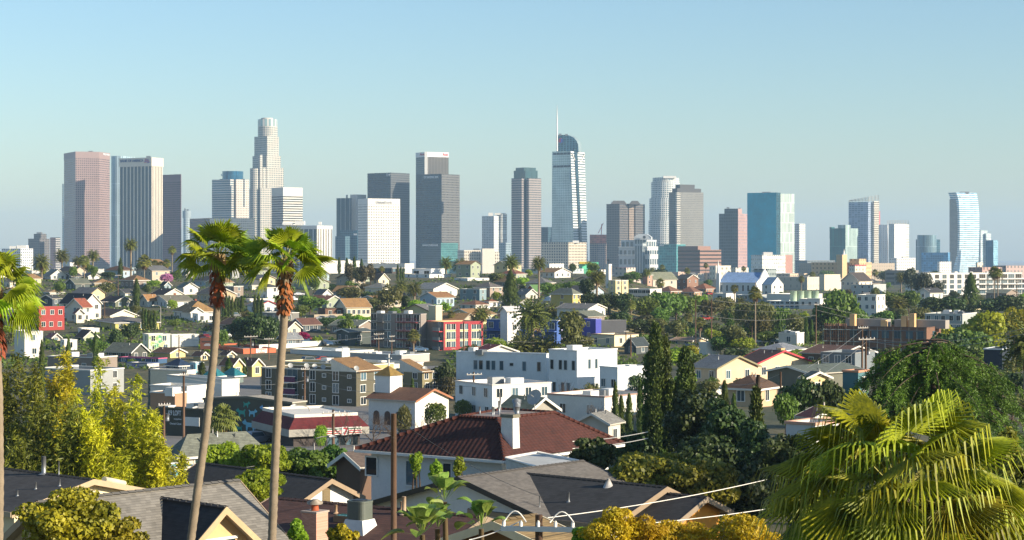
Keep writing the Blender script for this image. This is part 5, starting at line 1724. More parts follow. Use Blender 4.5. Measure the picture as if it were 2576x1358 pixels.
for i, (ua, uc, ub, n_) in enumerate(((556, 586, 610, 'left'), (605, 634, 660, 'right'))):
    H('yellow bungalow with brown roof| ' + ('behind the middle thin valley cypress' if i == 0 else 'behind the third thin valley cypress'), ua, uc, ub, 936, 916, 900, 'R', '#dcc27e', '#5c4436', D=395 + i * 4, win=(1, 1))
H('yellow court bungalow with white arched gable| left of the left palm trunk', 486, 505, 522, 906, 893, 884, 'R', '#dcc690', '#5c4436', D=450, win=(0, 1))
H('yellow court bungalow with white arched gable| right of the left palm trunk', 556, 572, 590, 904, 892, 882, 'R', '#dcc690', '#5c4436', D=455, win=(0, 1))
h = H('orange carpet store with white sign| left of the right palm trunk', 520, 612, 694, 908, 886, 886, 'F', '#d9714c', '#a5a29a', D=470, a=62, win=(0, 0), name='store', cat='store', trim='#d9714c')
m = MB()
m.box((-h.r * .12, -h.l / 2 - .12, h.h * .12), (h.r * .22, -h.l / 2 - .01, h.h * 1.02))
sg = h.put('sign_panel', m, M_WHITE)
for txt, z_, w_ in (('CARPET', .72, .28), ('D', .45, .04), ('LESS', .17, .2)):
    me = text_mesh(txt, plain('orange letters', C('#d9603c')), .02)
    xs = [v.co.x for v in me.vertices]
    k = h.r * w_ / (max(xs) - min(xs))
    for v in me.vertices:
        v.co = Vector((h.r * .05 + (v.co.x - (min(xs) + max(xs)) / 2) * k, -h.l / 2 - .13 - v.co.z * .3, h.h * z_ + v.co.y * h.h * .3))
    link('sign_lettering', me, sg)
H('long white flat-roofed shop row| right of the right palm trunk', 730, 860, 940, 905, 884, 884, 'F', '#dad6cc', '#c9d0cc', D=460, a=40, win=(0, 0), name='shop', cat='shop', gear=3)
H('pale flat shop roof with coolers| in front of the taupe four-storey block', 880, 1010, 1080, 915, 893, 893, 'F', '#b5aca4', '#c9cfcb', D=440, a=40, win=(0, 0), name='shop', cat='shop', gear=4)
H('red-roofed white cottage| in front of the blue-wrapped block', 1188, 1216, 1300, 895, 884, 866, 'R', '#dcd6cc', '#7c2f30', D=400, win=(1, 2))


def wall_run(label, pts, hgt, col, th=.25):
    """a free-standing garden or retaining wall through picture points (u, v) of its foot"""
    w = []
    for u, v in pts:
        D = dist_of(u, v)
        w.append(P(u, v, D))
    o = thing('retaining_wall', label, 'wall', w[0])
    m = MB()
    for a_, b_ in zip(w, w[1:]):
        n_ = Vector((-(b_ - a_).y, (b_ - a_).x, 0)).normalized() * th
        z0, z1 = min(a_.z, b_.z) - 1.5, max(a_.z, b_.z) + hgt
        m.prism([(a_.x, a_.y), (b_.x, b_.y), (b_.x + n_.x, b_.y + n_.y), (a_.x + n_.x, a_.y + n_.y)], z0, z1)
    shift(m, w[0]).build('wall_face', plain('stucco wall', C(col), .85), o)


wall_run('long white retaining wall| below the grey white-windowed cottage', [(652, 884), (760, 876), (860, 868)], 1.4, '#ddd8cc')
wall_run('low cream garden wall| right of the yellow three-storey house', [(1450, 780), (1474, 780)], 2.0, '#d8c9a4')
wall_run('grey stepped retaining wall| below the timber shack', [(790, 806), (862, 804)], 1.8, '#a89a84')
wall_run('white lot wall| above the parking deck', [(380, 968), (480, 960)], 1.6, '#dcd4c4')
# billboard
o = thing('billboard', 'rust-brown billboard on posts| left of the left palm trunk', 'billboard', P(522, 896, 440))
m = MB()
m.box((-1.7, -.1, 1.6), (1.7, .1, 4.3))
bb = m.build('panel', plain('rust brown panel', C('#6b4030'), .6), o)
m = MB()
m.box((-1.3, -.13, 3.2), (1.2, -.104, 3.55), 0)
m.box((-.8, -.13, 2.4), (.9, -.104, 2.75), 1)
m.box((-.5, -.131, 2.75), (.5, -.104, 2.95), 1)
m.build('car_picture', [plain('dark print', C('#3a2a24')), plain('silver print', C('#8f9298'))], bb)
for s_ in (-1, 1):
    m = MB()
    m.tube([(s_ * 1.1, .2, -1), (s_ * 1.1, .2, 4)], .1, 6)
    m.build('post', M_DARK, o)
# ---- further small houses on the open parts of the slopes
RND.seed(41)
AUTOH = []


def free(u, D, vt, vb, w):
    for xl, xr, ve, vb2, Dh in HB:
        m = Dh / FPX
        if xl - w * .55 < u < xr + w * .55 and abs(D - Dh - (xr - xl) * m * .3) < 13 + (xr - xl) * m * .35:
            return False
        if xl - w * .5 < u < xr + w * .5 and D < Dh < D + 260 and vt < vb2 - .35 * (vb2 - ve):
            return False
    return True


WC = [('white', '#dedad0'), ('white', '#d6d4cc'), ('cream', '#d6cdb8'), ('beige', '#b8ab96'), ('grey', '#9a9c98'), ('taupe', '#8d7f72'), ('pale blue', '#a3b4bd'), ('yellow', '#cbbd92'), ('sage', '#98a088')]
RC = [('brown', '#5a4234'), ('grey', '#6c6b68'), ('tan', '#96744a'), ('dark', '#3c3d3e'), ('grey-green', '#6c7060'), ('red-brown', '#7a4a38')]
k = t_ = 0
while k < 70 and t_ < 4000:
    t_ += 1
    left = k < 46
    u = RND.uniform(-20, 1480) if left else RND.uniform(1540, 2590)
    v = RND.uniform(698, 860) if left else RND.uniform(700, 790)
    D = dist_of(u, v)
    wm = RND.uniform(10, 15)
    w = wm * FPX / D
    he, hr = RND.uniform(2.9, 4.2), RND.uniform(1.5, 2.4)
    if RND.random() < .3:
        he += 2.6
    ve = v - he * FPX / D
    vr = ve - hr * FPX / D
    if not free(u, D, vr, v, w):
        continue
    wn, wc = RND.choice(WC)
    rn, rc = RND.choice(RC)
    kd = RND.choice('RRLLH')
    hh = House('x', u - w * .5, u + w * RND.uniform(-.05, .2), u + w * .5, v, ve, vr, kd, wc, rc, trim=RND.choice(['#d6d2c8', '#8f8476', '#6a5c4e', '#a89c8c']))
    AUTOH.append((hh.root, f'small {rn}-roofed {wn} house'))
    k += 1


def name_houses():
    for o, s in AUTOH:
        autolabel(o, s)


LATE.append(name_houses)

k = t_ = 0
while k < 16 and t_ < 3000:
    t_ += 1
    u, v = RND.uniform(200, 1150), RND.uniform(898, 1010)
    D = dist_of(u, v)
    w = RND.uniform(14, 26) * FPX / D
    ve = v - RND.uniform(3.2, 4.8) * FPX / D
    if not free(u, D, ve, v, w):
        continue
    wn, wc = RND.choice(WC)
    hh = House('x', u - w * .5, u + w * RND.uniform(-.05, .25), u + w * .5, v, ve, ve, 'F', wc, RND.choice(['#cfcabf', '#b5b0a6', '#9c9a94']), gear=RND.choice((1, 2, 3)), name='shop', cat='shop', win=(RND.choice((0, 2)), RND.choice((0, 2, 3))))
    AUTOH.append((hh.root, f'low {wn} flat-roofed shop'))
    k += 1
# ---------------------------------------------------------------- plants
M_BARK = plain('bark', C('#54463a'), .95, noise=.3, scale=2)
M_PALMBARK = plain('palm trunk', C('#857763'), .95, noise=.35, scale=3)
M_DRYPALM = leafy('dry fronds', C('#8a6a42'), C('#5a4430'), .2)
GREENS = {
    'mid': leafy('mid leaves', (.185, .27, .034, 1), (.055, .10, .02, 1)),
    'dark': leafy('dark leaves', (.085, .125, .03, 1), (.028, .052, .016, 1), .25),
    'bright': leafy('bright leaves', (.40, .50, .035, 1), (.15, .25, .022, 1), .45),
    'olive': leafy('olive leaves', (.21, .205, .05, 1), (.085, .09, .03, 1)),
    'yellow': leafy('yellow leaves', (.50, .49, .02, 1), (.2, .24, .015, 1), .45),
    'grey': leafy('grey-green leaves', (.12, .135, .075, 1), (.055, .07, .04, 1)),
    'cypress': leafy('cypress needles', (.13, .185, .034, 1), (.03, .055, .015, 1), .15, nscale=.9),
    'bronze': leafy('bronze needles', (.13, .115, .04, 1), (.055, .056, .022, 1), .2),
    'pink': leafy('pink blossom', (.62, .26, .48, 1), (.42, .16, .33, 1), .4),
    'magenta': leafy('magenta bracts', (.45, .02, .13, 1), (.24, .01, .08, 1), .4),
    'palm': leafy('palm fronds', (.22, .235, .045, 1), (.085, .10, .024, 1), .3),
    'fan': leafy('fan fronds', (.27, .27, .05, 1), (.11, .12, .026, 1), .35),
    'brown': leafy('dry twigs leaves', (.21, .16, .10, 1), (.11, .085, .05, 1), .2),
}


def rdir(up=0.0):
    while True:
        v = Vector((RND.uniform(-1, 1), RND.uniform(-1, 1), RND.uniform(-1, 1)))
        if .01 < v.length < 1:
            v = v.normalized()
            v.z += up
            return v.normalized()


def leaf_quad(m, p, nrm, s, mi=0, asp=1.0):
    a = nrm.cross(rdir())
    if a.length < 1e-4:
        return
    a = a.normalized() * s * .5
    b = nrm.cross(a).normalized() * s * .5 * asp
    m.face([p - a, p - b * .8, p + a, p + b], mi)


def crown_round(w, h, n, leaf, lobes=12, flat=.0, seed=0, jitter=.8, asp=1.0, lr=1.0):
    RND.seed(100 + seed)
    m = MB()
    R = []
    for i in range(lobes):
        d = rdir(.25)
        k = RND.uniform(.35, .72) if lr == 1 else RND.uniform(.45, .95)
        c = Vector((d.x * w * .5 * k, d.y * w * .5 * k, h * .5 + d.z * h * .5 * k))
        R.append((c, RND.uniform(.22, .36) * w * lr, RND.uniform(.2, .32) * h * lr))
    R.append((Vector((0, 0, h * .5)), w * .33, h * .36))
    tot = sum(r * r for _, r, _ in R)
    for c, r, rz in R:
        for i in range(int(n * r * r / tot)):
            d = rdir(.15)
            q = RND.uniform(.72, 1.06)
            p = c + Vector((d.x * r * q, d.y * r * q, d.z * rz * q))
            if p.z < h * flat:
                continue
            leaf_quad(m, p, (d + rdir() * jitter).normalized(), leaf * RND.uniform(.6, 1.35), asp=asp)
    return m


def crown_spindle(w, h, n, leaf, seed=0, blunt=.35, lean=0, low=.0):
    RND.seed(200 + seed)
    m = MB()
    ph = RND.uniform(0, 6)
    for i in range(n):
        t = RND.random() ** .85
        pr = min(1, (t / max(low, .12)) ** .6) * (1 - t ** 2.2) ** .8 if low else min(1, .55 + t * 1.6) * (1 - t ** (1.2 + blunt * 3)) ** .7
        a = RND.uniform(0, 2 * math.pi)
        bump = 1 + .2 * math.sin(a * 3 + t * 11 + ph) + .17 * math.sin(a * 2 - t * 23 + ph) + .1 * math.sin(a * 7 + t * 41)
        r = w * .5 * pr * bump * RND.uniform(.8, 1.03)
        p = Vector((r * math.cos(a), r * math.sin(a), t * h))
        up = Vector((math.cos(a) * .35, math.sin(a) * .35, 1)) + rdir() * .35
        m.blade(p - up * leaf * .2, p + up * leaf * RND.uniform(.5, 1.0), leaf * .55, 0, Vector((-math.sin(a), math.cos(a), RND.uniform(-.6, .6))))
    return m


def crown_column(w, h, n, leaf, seed=0):
    """a lumpy blunt-topped column of upright sprays"""
    RND.seed(250 + seed)
    m = MB()
    L = []
    k = int(h / w * 7)
    for i in range(k):
        t = (i + .5) / k
        pr = min(1, (t / .12) ** .5) * (1 - t ** 6) ** .5
        a = i * 2.39996
        r = w * .5 * pr
        L.append((Vector((math.cos(a) * r * .62, math.sin(a) * r * .62, t * h * .96)), w * RND.uniform(.2, .3) * (.5 + .5 * pr)))
    for c, r in L:
        for i in range(int(n / k)):
            d = rdir(.2)
            p = c + Vector((d.x * r, d.y * r, d.z * r * 1.9)) * RND.uniform(.75, 1.05)
            up = Vector((d.x * .5, d.y * .5, .8)) + rdir() * .5
            m.blade(p - up * leaf * .3, p + up * leaf * RND.uniform(.4, .9), leaf * .5)
    return m


def crown_bare(w, h, seed=0, n=26):
    RND.seed(300 + seed)
    m = MB()

    def br(p, d, L, r, k):
        q = p + d * L
        m.tube([p, p + d * L * .5 + rdir() * L * .06, q], [r, r * .8, r * .55], 4, 0, False)
        if k:
            for i in range(RND.choice((2, 3, 3))):
                br(q if i else p + d * L * .7, (d + rdir(.15) * .75).normalized(), L * RND.uniform(.55, .8), r * .55, k - 1)

    for i in range(4):
        br(Vector((0, 0, h * .12)), (Vector((0, 0, 1)) + rdir() * .6).normalized(), h * .3, .07 * w / 5, 4)
    return m


def crown_conifer(w, h, n, leaf, seed=0, droop=.25):
    RND.seed(400 + seed)
    m = MB()
    for i in range(46):
        t = (i + .5) / 46
        R = w * .5 * (1 - t) ** .85 * RND.uniform(.7, 1.1) + .05
        a = i * 2.4
        d = Vector((math.cos(a), math.sin(a), 0))
        for k in range(int(n / 46 * (1.6 - 1.2 * t))):
            f = RND.random() ** .6
            p = d * R * f + Vector((0, 0, h * (.08 + t * .9) - droop * R * f * f)) + rdir() * .12 * R
            dd = (d * .6 + rdir() * .8 + Vector((0, 0, -.2)))
            m.blade(p, p + dd.normalized() * leaf, leaf * .4)
    return m


def crown_willow(w, h, n, leaf, seed=0):
    m = crown_round(w, h, n // 2, leaf, 10, 0, seed + 50, 1.0)
    for i in range(n // 2):
        d = rdir(.3)
        p = Vector((d.x * w * .45, d.y * w * .45, h * .55 + d.z * h * .4)) * RND.uniform(.8, 1)
        m.blade(p, p + Vector((d.x * .25, d.y * .25, -RND.uniform(.5, 1.3))) * leaf * 1.7, leaf * .4)
    return m


def crown_date(n=58, nl=15, seed=0, skirt=10):
    """crown of a date palm, frond length 1"""
    RND.seed(500 + seed)
    m = MB()
    for i in range(n + skirt):
        dead = i >= n
        a = i * 2.39996 + RND.uniform(-.2, .2)
        f = i / n
        e = math.radians(82 - 118 * f ** .9) if not dead else math.radians(RND.uniform(-75, -50))
        d = Vector((math.cos(a), math.sin(a), 0))
        L = RND.uniform(.85, 1.05) if not dead else RND.uniform(.5, .7)
        bend = RND.uniform(.7, 1.15) if not dead else .3
        p = Vector((0, 0, 0))
        s = Vector((-math.sin(a), math.cos(a), 0))
        steps = nl
        for k in range(steps):
            t = k / steps
            ee = e - bend * t ** 1.2
            dd = d * math.cos(ee) + Vector((0, 0, math.sin(ee)))
            q = p + dd * L / steps
            if k:
                for sg in (-1, 1):
                    ll = .24 * (1 - .55 * t) * (1 if t > .18 else .5)
                    v = (s * sg * .8 + dd * .55 + Vector((0, 0, .18 - .5 * t * RND.random()))).normalized()
                    m.blade(p, p + v * ll, .085, 1 if dead else 0, dd.cross(v) if k % 2 else dd)
            else:
                m.blade(p, q + dd * .3, .03, 1)
            p = q
    return m


def fan_leaf(m, base, dirv, pet, R, nseg=11, droop=.35, mi=0, pm=1, spread=115, width=.02, pleat=.03, roll=0.0, split=.58):
    """a costapalmate leaf: thin petiole and a fan of folded segments that hang at their tips"""
    base, d = Vector(base), Vector(dirv).normalized()
    s = d.cross(Vector((0, 0, 1)))
    s = s.normalized() if s.length > .05 else Vector((1, 0, 0))
    if roll:
        s = Matrix.Rotation(RND.uniform(-roll, roll), 3, d) @ s
    n = s.cross(d).normalized()
    hub = base + d * pet - Vector((0, 0, pet * .08))
    if pet > 0:
        m.blade(base - s * 0, hub, width * 2, pm, s)
    d2 = (d - Vector((0, 0, .25))).normalized()
    n2 = s.cross(d2).normalized()
    da = 2 * math.radians(spread) / nseg
    for i in range(nseg):
        a0 = -math.radians(spread) + da * i
        ac = a0 + da / 2
        rr = R * (.72 + .28 * math.cos(ac * .8)) * RND.uniform(.92, 1.06)
        f = lambda a, r, z: hub + (d2 * math.cos(a) + s * math.sin(a)) * r + n2 * z
        g = Vector((0, 0, -1))
        w_ = da * .5
        mid = rr * split
        gl = g * droop * mid * .35
        A, B, M_ = f(a0, mid, -pleat * R) + gl, f(a0 + da, mid, -pleat * R) + gl, f(ac, mid, pleat * R) + gl
        tip = f(ac, rr * .95, 0) + g * droop * rr * RND.uniform(.7, 1.3)
        m.face([hub, A, M_], mi)
        m.face([hub, M_, B], mi)
        if split > .5:
            m.face([A, tip, M_], mi)
            m.face([M_, tip, B], mi)
        else:      # long split tips that bend over
            q = f(ac, rr * .78, 0) + g * droop * rr * .38
            sw = (B - A) * .3
            m.face([A, q - sw, q, M_], mi)
            m.face([M_, q, q + sw, B], mi)
            m.face([q - sw, tip, q], mi)
            m.face([q, tip, q + sw], mi)


def crown_fan(n=34, nseg=11, seed=0, skirt=14):
    """crown of a fan palm, about 1 in radius, with a short brown skirt"""
    RND.seed(600 + seed)
    m = MB()
    for i in range(n):
        a = i * 2.39996
        e = math.radians(85 - 125 * (i / n) ** .9)
        d = Vector((math.cos(a) * math.cos(e), math.sin(a) * math.cos(e), math.sin(e)))
        fan_leaf(m, (0, 0, 0), d, RND.uniform(.4, .55), RND.uniform(.42, .55), nseg, RND.uniform(.25, .6), 0, 0)
    for i in range(skirt):
        a = i * 2.39996
        d = Vector((math.cos(a) * .45, math.sin(a) * .45, -.9))
        fan_leaf(m, (0, 0, -.05 - .35 * RND.random()), d, .15, RND.uniform(.4, .55), 7, .5, 1, 1, 60)
    return m


def trunk_mesh(h, r, limbs=0, w=1.0):
    m = MB()
    m.tube([(0, 0, -1.2), (0, 0, 0), (r * .3, 0, h * .4), (0, r * .2, h)], [r * 1.4, r * 1.15, r * .9, r * .6], 7)
    for i in range(limbs):
        a = i * 2.1 + .4
        m.tube([(0, 0, h * .55), (math.cos(a) * w * .12, math.sin(a) * w * .12, h * .9), (math.cos(a) * w * .28, math.sin(a) * w * .28, h * 1.25)], [r * .6, r * .45, r * .15], 5)
    return m


# proto: kind -> list of (crown mesh builder, trunk mesh, reference width, reference height, crown base)
PROTO = {}


def proto(kind, variants, w, h, base, trunk, limbs=3):
    tm = trunk_mesh(base + h * .3, trunk, limbs, w).mesh('trunk', M_BARK)
    PROTO[kind] = ([v for v in variants], tm, w, h + base, base)


CROWN = {}


def crown_data(kind, i, col):
    key = (kind, i, col)
    if key not in CROWN:
        CROWN[key] = PROTO[kind][0][i].mesh('crown', [GREENS[col], M_DRYPALM])
    return CROWN[key]


proto('round', [crown_round(7, 5.4, 1500, .62, 13, seed=i) for i in range(4)], 7, 5.4, 1.4, .22)
proto('shrub', [crown_round(3, 2.3, 650, .36, 8, seed=20 + i) for i in range(3)], 3, 2.3, .05, .06, 0)
proto('tall', [crown_round(6, 8, 1900, .62, 15, seed=30 + i, asp=1.5) for i in range(3)], 6, 8, 1.6, .24)
proto('willow', [crown_willow(8, 8, 1900, .6, i) for i in range(2)], 8, 8, 1.2, .25)
proto('cypress', [crown_spindle(1.7, 9, 1500, .5, i, .5) for i in range(3)], 1.7, 9, .2, .12, 0)
proto('fatcypress', [crown_spindle(4, 10, 2600, .6, 10 + i, .3, low=.16) for i in range(2)], 4, 10, .3, .2, 0)
proto('conifer', [crown_conifer(5, 9, 1900, .6, i) for i in range(2)], 5, 9, .8, .2, 0)
proto('bare', [crown_bare(5, 5.5, i) for i in range(3)], 5, 5.5, .2, .12, 0)
DATE = [crown_date(seed=i).mesh('crown', [GREENS['palm'], M_DRYPALM]) for i in range(2)]
FAN = [crown_fan(seed=i).mesh('crown', [GREENS['fan'], M_DRYPALM]) for i in range(2)]
m = MB()
m.tube([(0, 0, -.1), (0, 0, 0), (.12, .05, .5), (0, 0, 1)], [1.25, 1.15, .9, .95], 9)
PTRUNK = m.mesh('trunk', M_PALMBARK)
NPL = [0]
AUTO = []
RND.seed(3)


def tree(kind, u, vb, vt, wpx, col='mid', label=None, D=None, name=None, cat='tree', group=None, sink=0.0):
    D = D or dist_of(u, vb)
    x = X(u, D)
    zb = ground(x, D)
    h = max(Z(vt, D) - zb, .6) + sink
    w = wpx * D / FPX
    vs_, tm, w0, h0, base = PROTO[kind]
    NPL[0] += 1
    i = NPL[0] % len(vs_)
    nm = name or {'round': 'broadleaf_tree', 'tall': 'broadleaf_tree', 'shrub': 'shrub', 'willow': 'broadleaf_tree', 'cypress': 'cypress_tree', 'fatcypress': 'cypress_tree', 'conifer': 'conifer_tree', 'bare': 'bare_tree'}[kind]
    o = thing(nm, label or 'x', cat, (x, D, zb - sink), RND.uniform(0, 6.28), group)
    o.scale = (w / w0, w / w0, h / h0)
    c = link('crown', crown_data(kind, i, col), o, (0, 0, base))
    if kind not in ('shrub', 'bare'):
        link('trunk', tm, o)
    elif kind == 'bare':
        c.data = PROTO[kind][0][i].mesh('branches', M_BARK) if (kind, i, 'b') not in CROWN else CROWN[(kind, i, 'b')]
        CROWN[(kind, i, 'b')] = c.data
        c.name = 'branches'
    if not label:
        AUTO.append((o, kind, col, h))
    return o


def palm(kind, u, vb, vt, rpx, label=None, D=None, tw=None, lean=0):
    """vt: top of the crown, rpx: crown radius in picture units"""
    D = D or dist_of(u, vb)
    x = X(u, D)
    zb = ground(x, D)
    r = rpx * 1.22 * D / FPX
    hub = Z(vt, D) - zb - r * (.75 if kind == 'date' else .8)
    hub = max(hub, .6)
    o = thing('date_palm' if kind == 'date' else 'fan_palm', label or 'x', 'palm tree', (x, D, zb), RND.uniform(0, 6.28), 'palm trees among the houses')
    NPL[0] += 1
    c = link('crown', (DATE if kind == 'date' else FAN)[NPL[0] % 2], o, (0, 0, hub))
    c.scale = (r, r, r)
    t = link('trunk', PTRUNK, o)
    tr = tw or (.42 if kind == 'date' else .22)
    t.scale = (tr, tr, hub + .1)
    if not label:
        AUTO.append((o, kind, '', hub + r))
    return o


# palms seen against the skyline and among the houses: kind, u, base row, top row, crown radius
for a in [
    ('date', 105, 704, 640, 24, 'squat date palm with broad crown| at far left of the ridge'),
    ('date', 156, 690, 626, 20, 'date palm on a straight trunk| before the stepped left towers'),
    ('date', 234, 688, 628, 17, 'date palm| in front of the pink granite tower'),
    ('date', 196, 690, 644, 15), ('fan', 212, 729, 640, 15, 'shaggy fan palm| left of the pink granite tower foot'),
    ('date', 329, 725, 600, 18, 'very tall date palm| in front of the white-columned tower'),
    ('fan', 363, 724, 638, 19, 'fan palm with long brown skirt| below the white-columned tower'),
    ('fan', 389, 705, 652, 12), ('fan', 404, 706, 655, 11), ('fan', 419, 706, 650, 12, 'fan palm| above the pink blossom tree'),
    ('fan', 433, 690, 617, 11, 'slim tall fan palm| in front of the mauve tower'),
    ('date', 1122, 694, 646, 19, 'left one of twin bushy date palms| behind the white modern house'),
    ('date', 1157, 698, 650, 20, 'right one of twin bushy date palms| behind the white modern house'),
    ('date', 1286, 772, 640, 22, 'tall date palm rising above an ivy-clad trunk| below the pink and green tower'),
    ('date', 1355, 757, 645, 21, 'tall thick-trunked date palm| below the sail tower'),
    ('date', 1010, 754, 702, 20, 'left one of two date palms| beside the cream two-storey house'),
    ('date', 1042, 760, 709, 21, 'right one of two date palms| beside the cream two-storey house'),
    ('date', 1211, 832, 769, 24, 'date palm| behind the red and cream apartments'),
    ('fan', 1040, 894, 826, 17, 'fan palm with brown skirt| in front of the taupe four-storey block'),
    ('date', 1339, 880, 748, 52, 'largest date palm with huge drooping crown| before the blue-wrapped block'),
    ('date', 1318, 905, 836, 44, 'low date palm| left below the largest date palm'),
    ('date', 1371, 908, 842, 42, 'low date palm| right below the largest date palm'),
    ('date', 1386, 800, 764, 22), ('date', 1501, 790, 678, 23, 'tall date palm| right of the yellow three-storey house'),
    ('fan', 1587, 828, 752, 14, 'fan palm leaning over the dry slope| right end of the netted block'),
    ('fan', 1699, 806, 750, 16), ('fan', 1899, 872, 718, 19, 'very tall fan palm| right of centre with shaggy neck'),
    ('fan', 1847, 762, 714, 11, 'fan palm| in front of the church wall, left'), ('fan', 1858, 740, 688, 8), ('fan', 1871, 740, 687, 8),
    ('date', 1862, 775, 746, 16), ('fan', 2043, 724, 682, 9), ('fan', 2015, 736, 692, 9), ('fan', 1760, 856, 795, 17, 'young fan palm| left of the dark conifer'),
    ('fan', 2500, 786, 668, 16, 'left of two slender fan palms| before the long white apartment block'),
    ('fan', 2509, 788, 672, 14, 'right of two slender fan palms| before the long white apartment block'),
    ('date', 2260, 800, 745, 25, 'date palm| between the white three-storey block and dark trees'),
    ('date', 2266, 735, 683, 16), ('date', 2330, 745, 722, 13), ('date', 2463, 775, 742, 15), ('date', 1627, 720, 675, 12), ('fan', 1660, 738, 698, 13), ('date', 1683, 715, 684, 11),
    ('date', 2582, 960, 812, 68, 'large date palm| cut by the right edge', 235), ('fan', 560, 1105, 1012, 40, 'bushy fan palm with hanging skirt| in front of the painted dog wall', 222), ('fan', 1135, 815, 780, 11, None, 545), ('fan', 1730, 830, 785, 14), ('date', 1715, 835, 798, 16), ('fan', 715, 720, 660, 12), ('fan', 960, 700, 668, 8), ('date', 730, 735, 676, 12), ('fan', 2108, 1032, 990, 10),
    ('fan', 1775, 684, 660, 7, None, 1400), ('fan', 1665, 700, 664, 8, None, 1350), ('fan', 1728, 706, 672, 9, None, 1250), ('fan', 2200, 705, 676, 9, None, 1250), ('fan', 1870, 690, 668, 7, None, 1500), ('date', 1640, 700, 672, 9, None, 1300),
]:
    palm(*a)

# cypresses
for i, (u, vb, vt, w) in enumerate([(303, 704, 650, 12), (343, 772, 703, 18), (360, 834, 775, 9), (367, 834, 778, 9), (374, 834, 780, 9), (381, 834, 784, 10), (389, 833, 784, 10),
                                    (562, 804, 742, 9), (569, 803, 740, 10), (576, 803, 744, 9), (584, 802, 748, 9), (592, 798, 752, 9), (600, 794, 752, 10), (609, 794, 745, 11),
                                    (641, 798, 742, 10), (650, 798, 738, 11), (659, 797, 750, 11), (853, 690, 648, 9), (872, 690, 650, 10), (891, 690, 646, 10), (909, 692, 652, 9),
                                    (1000, 710, 666, 7), (1008, 708, 670, 6), (1014, 708, 674, 6), (508, 958, 912, 20), (575, 956, 902, 20), (612, 955, 904, 17), (1009, 1046, 955, 15), (1037, 1046, 955, 15),
                                    (2027, 868, 799, 12), (2041, 866, 806, 10), (1547, 1120, 966, 19), (1562, 1110, 998, 20), (1582, 1112, 994, 20), (1610, 1120, 958, 19),
                                    (1822, 1075, 960, 22), (1845, 1060, 990, 14), (105, 1012, 860, 16), (240, 952, 838, 14), (172, 960, 850, 14)]):
    tree('cypress', u, vb, vt, w, 'cypress', group='slim cypresses')
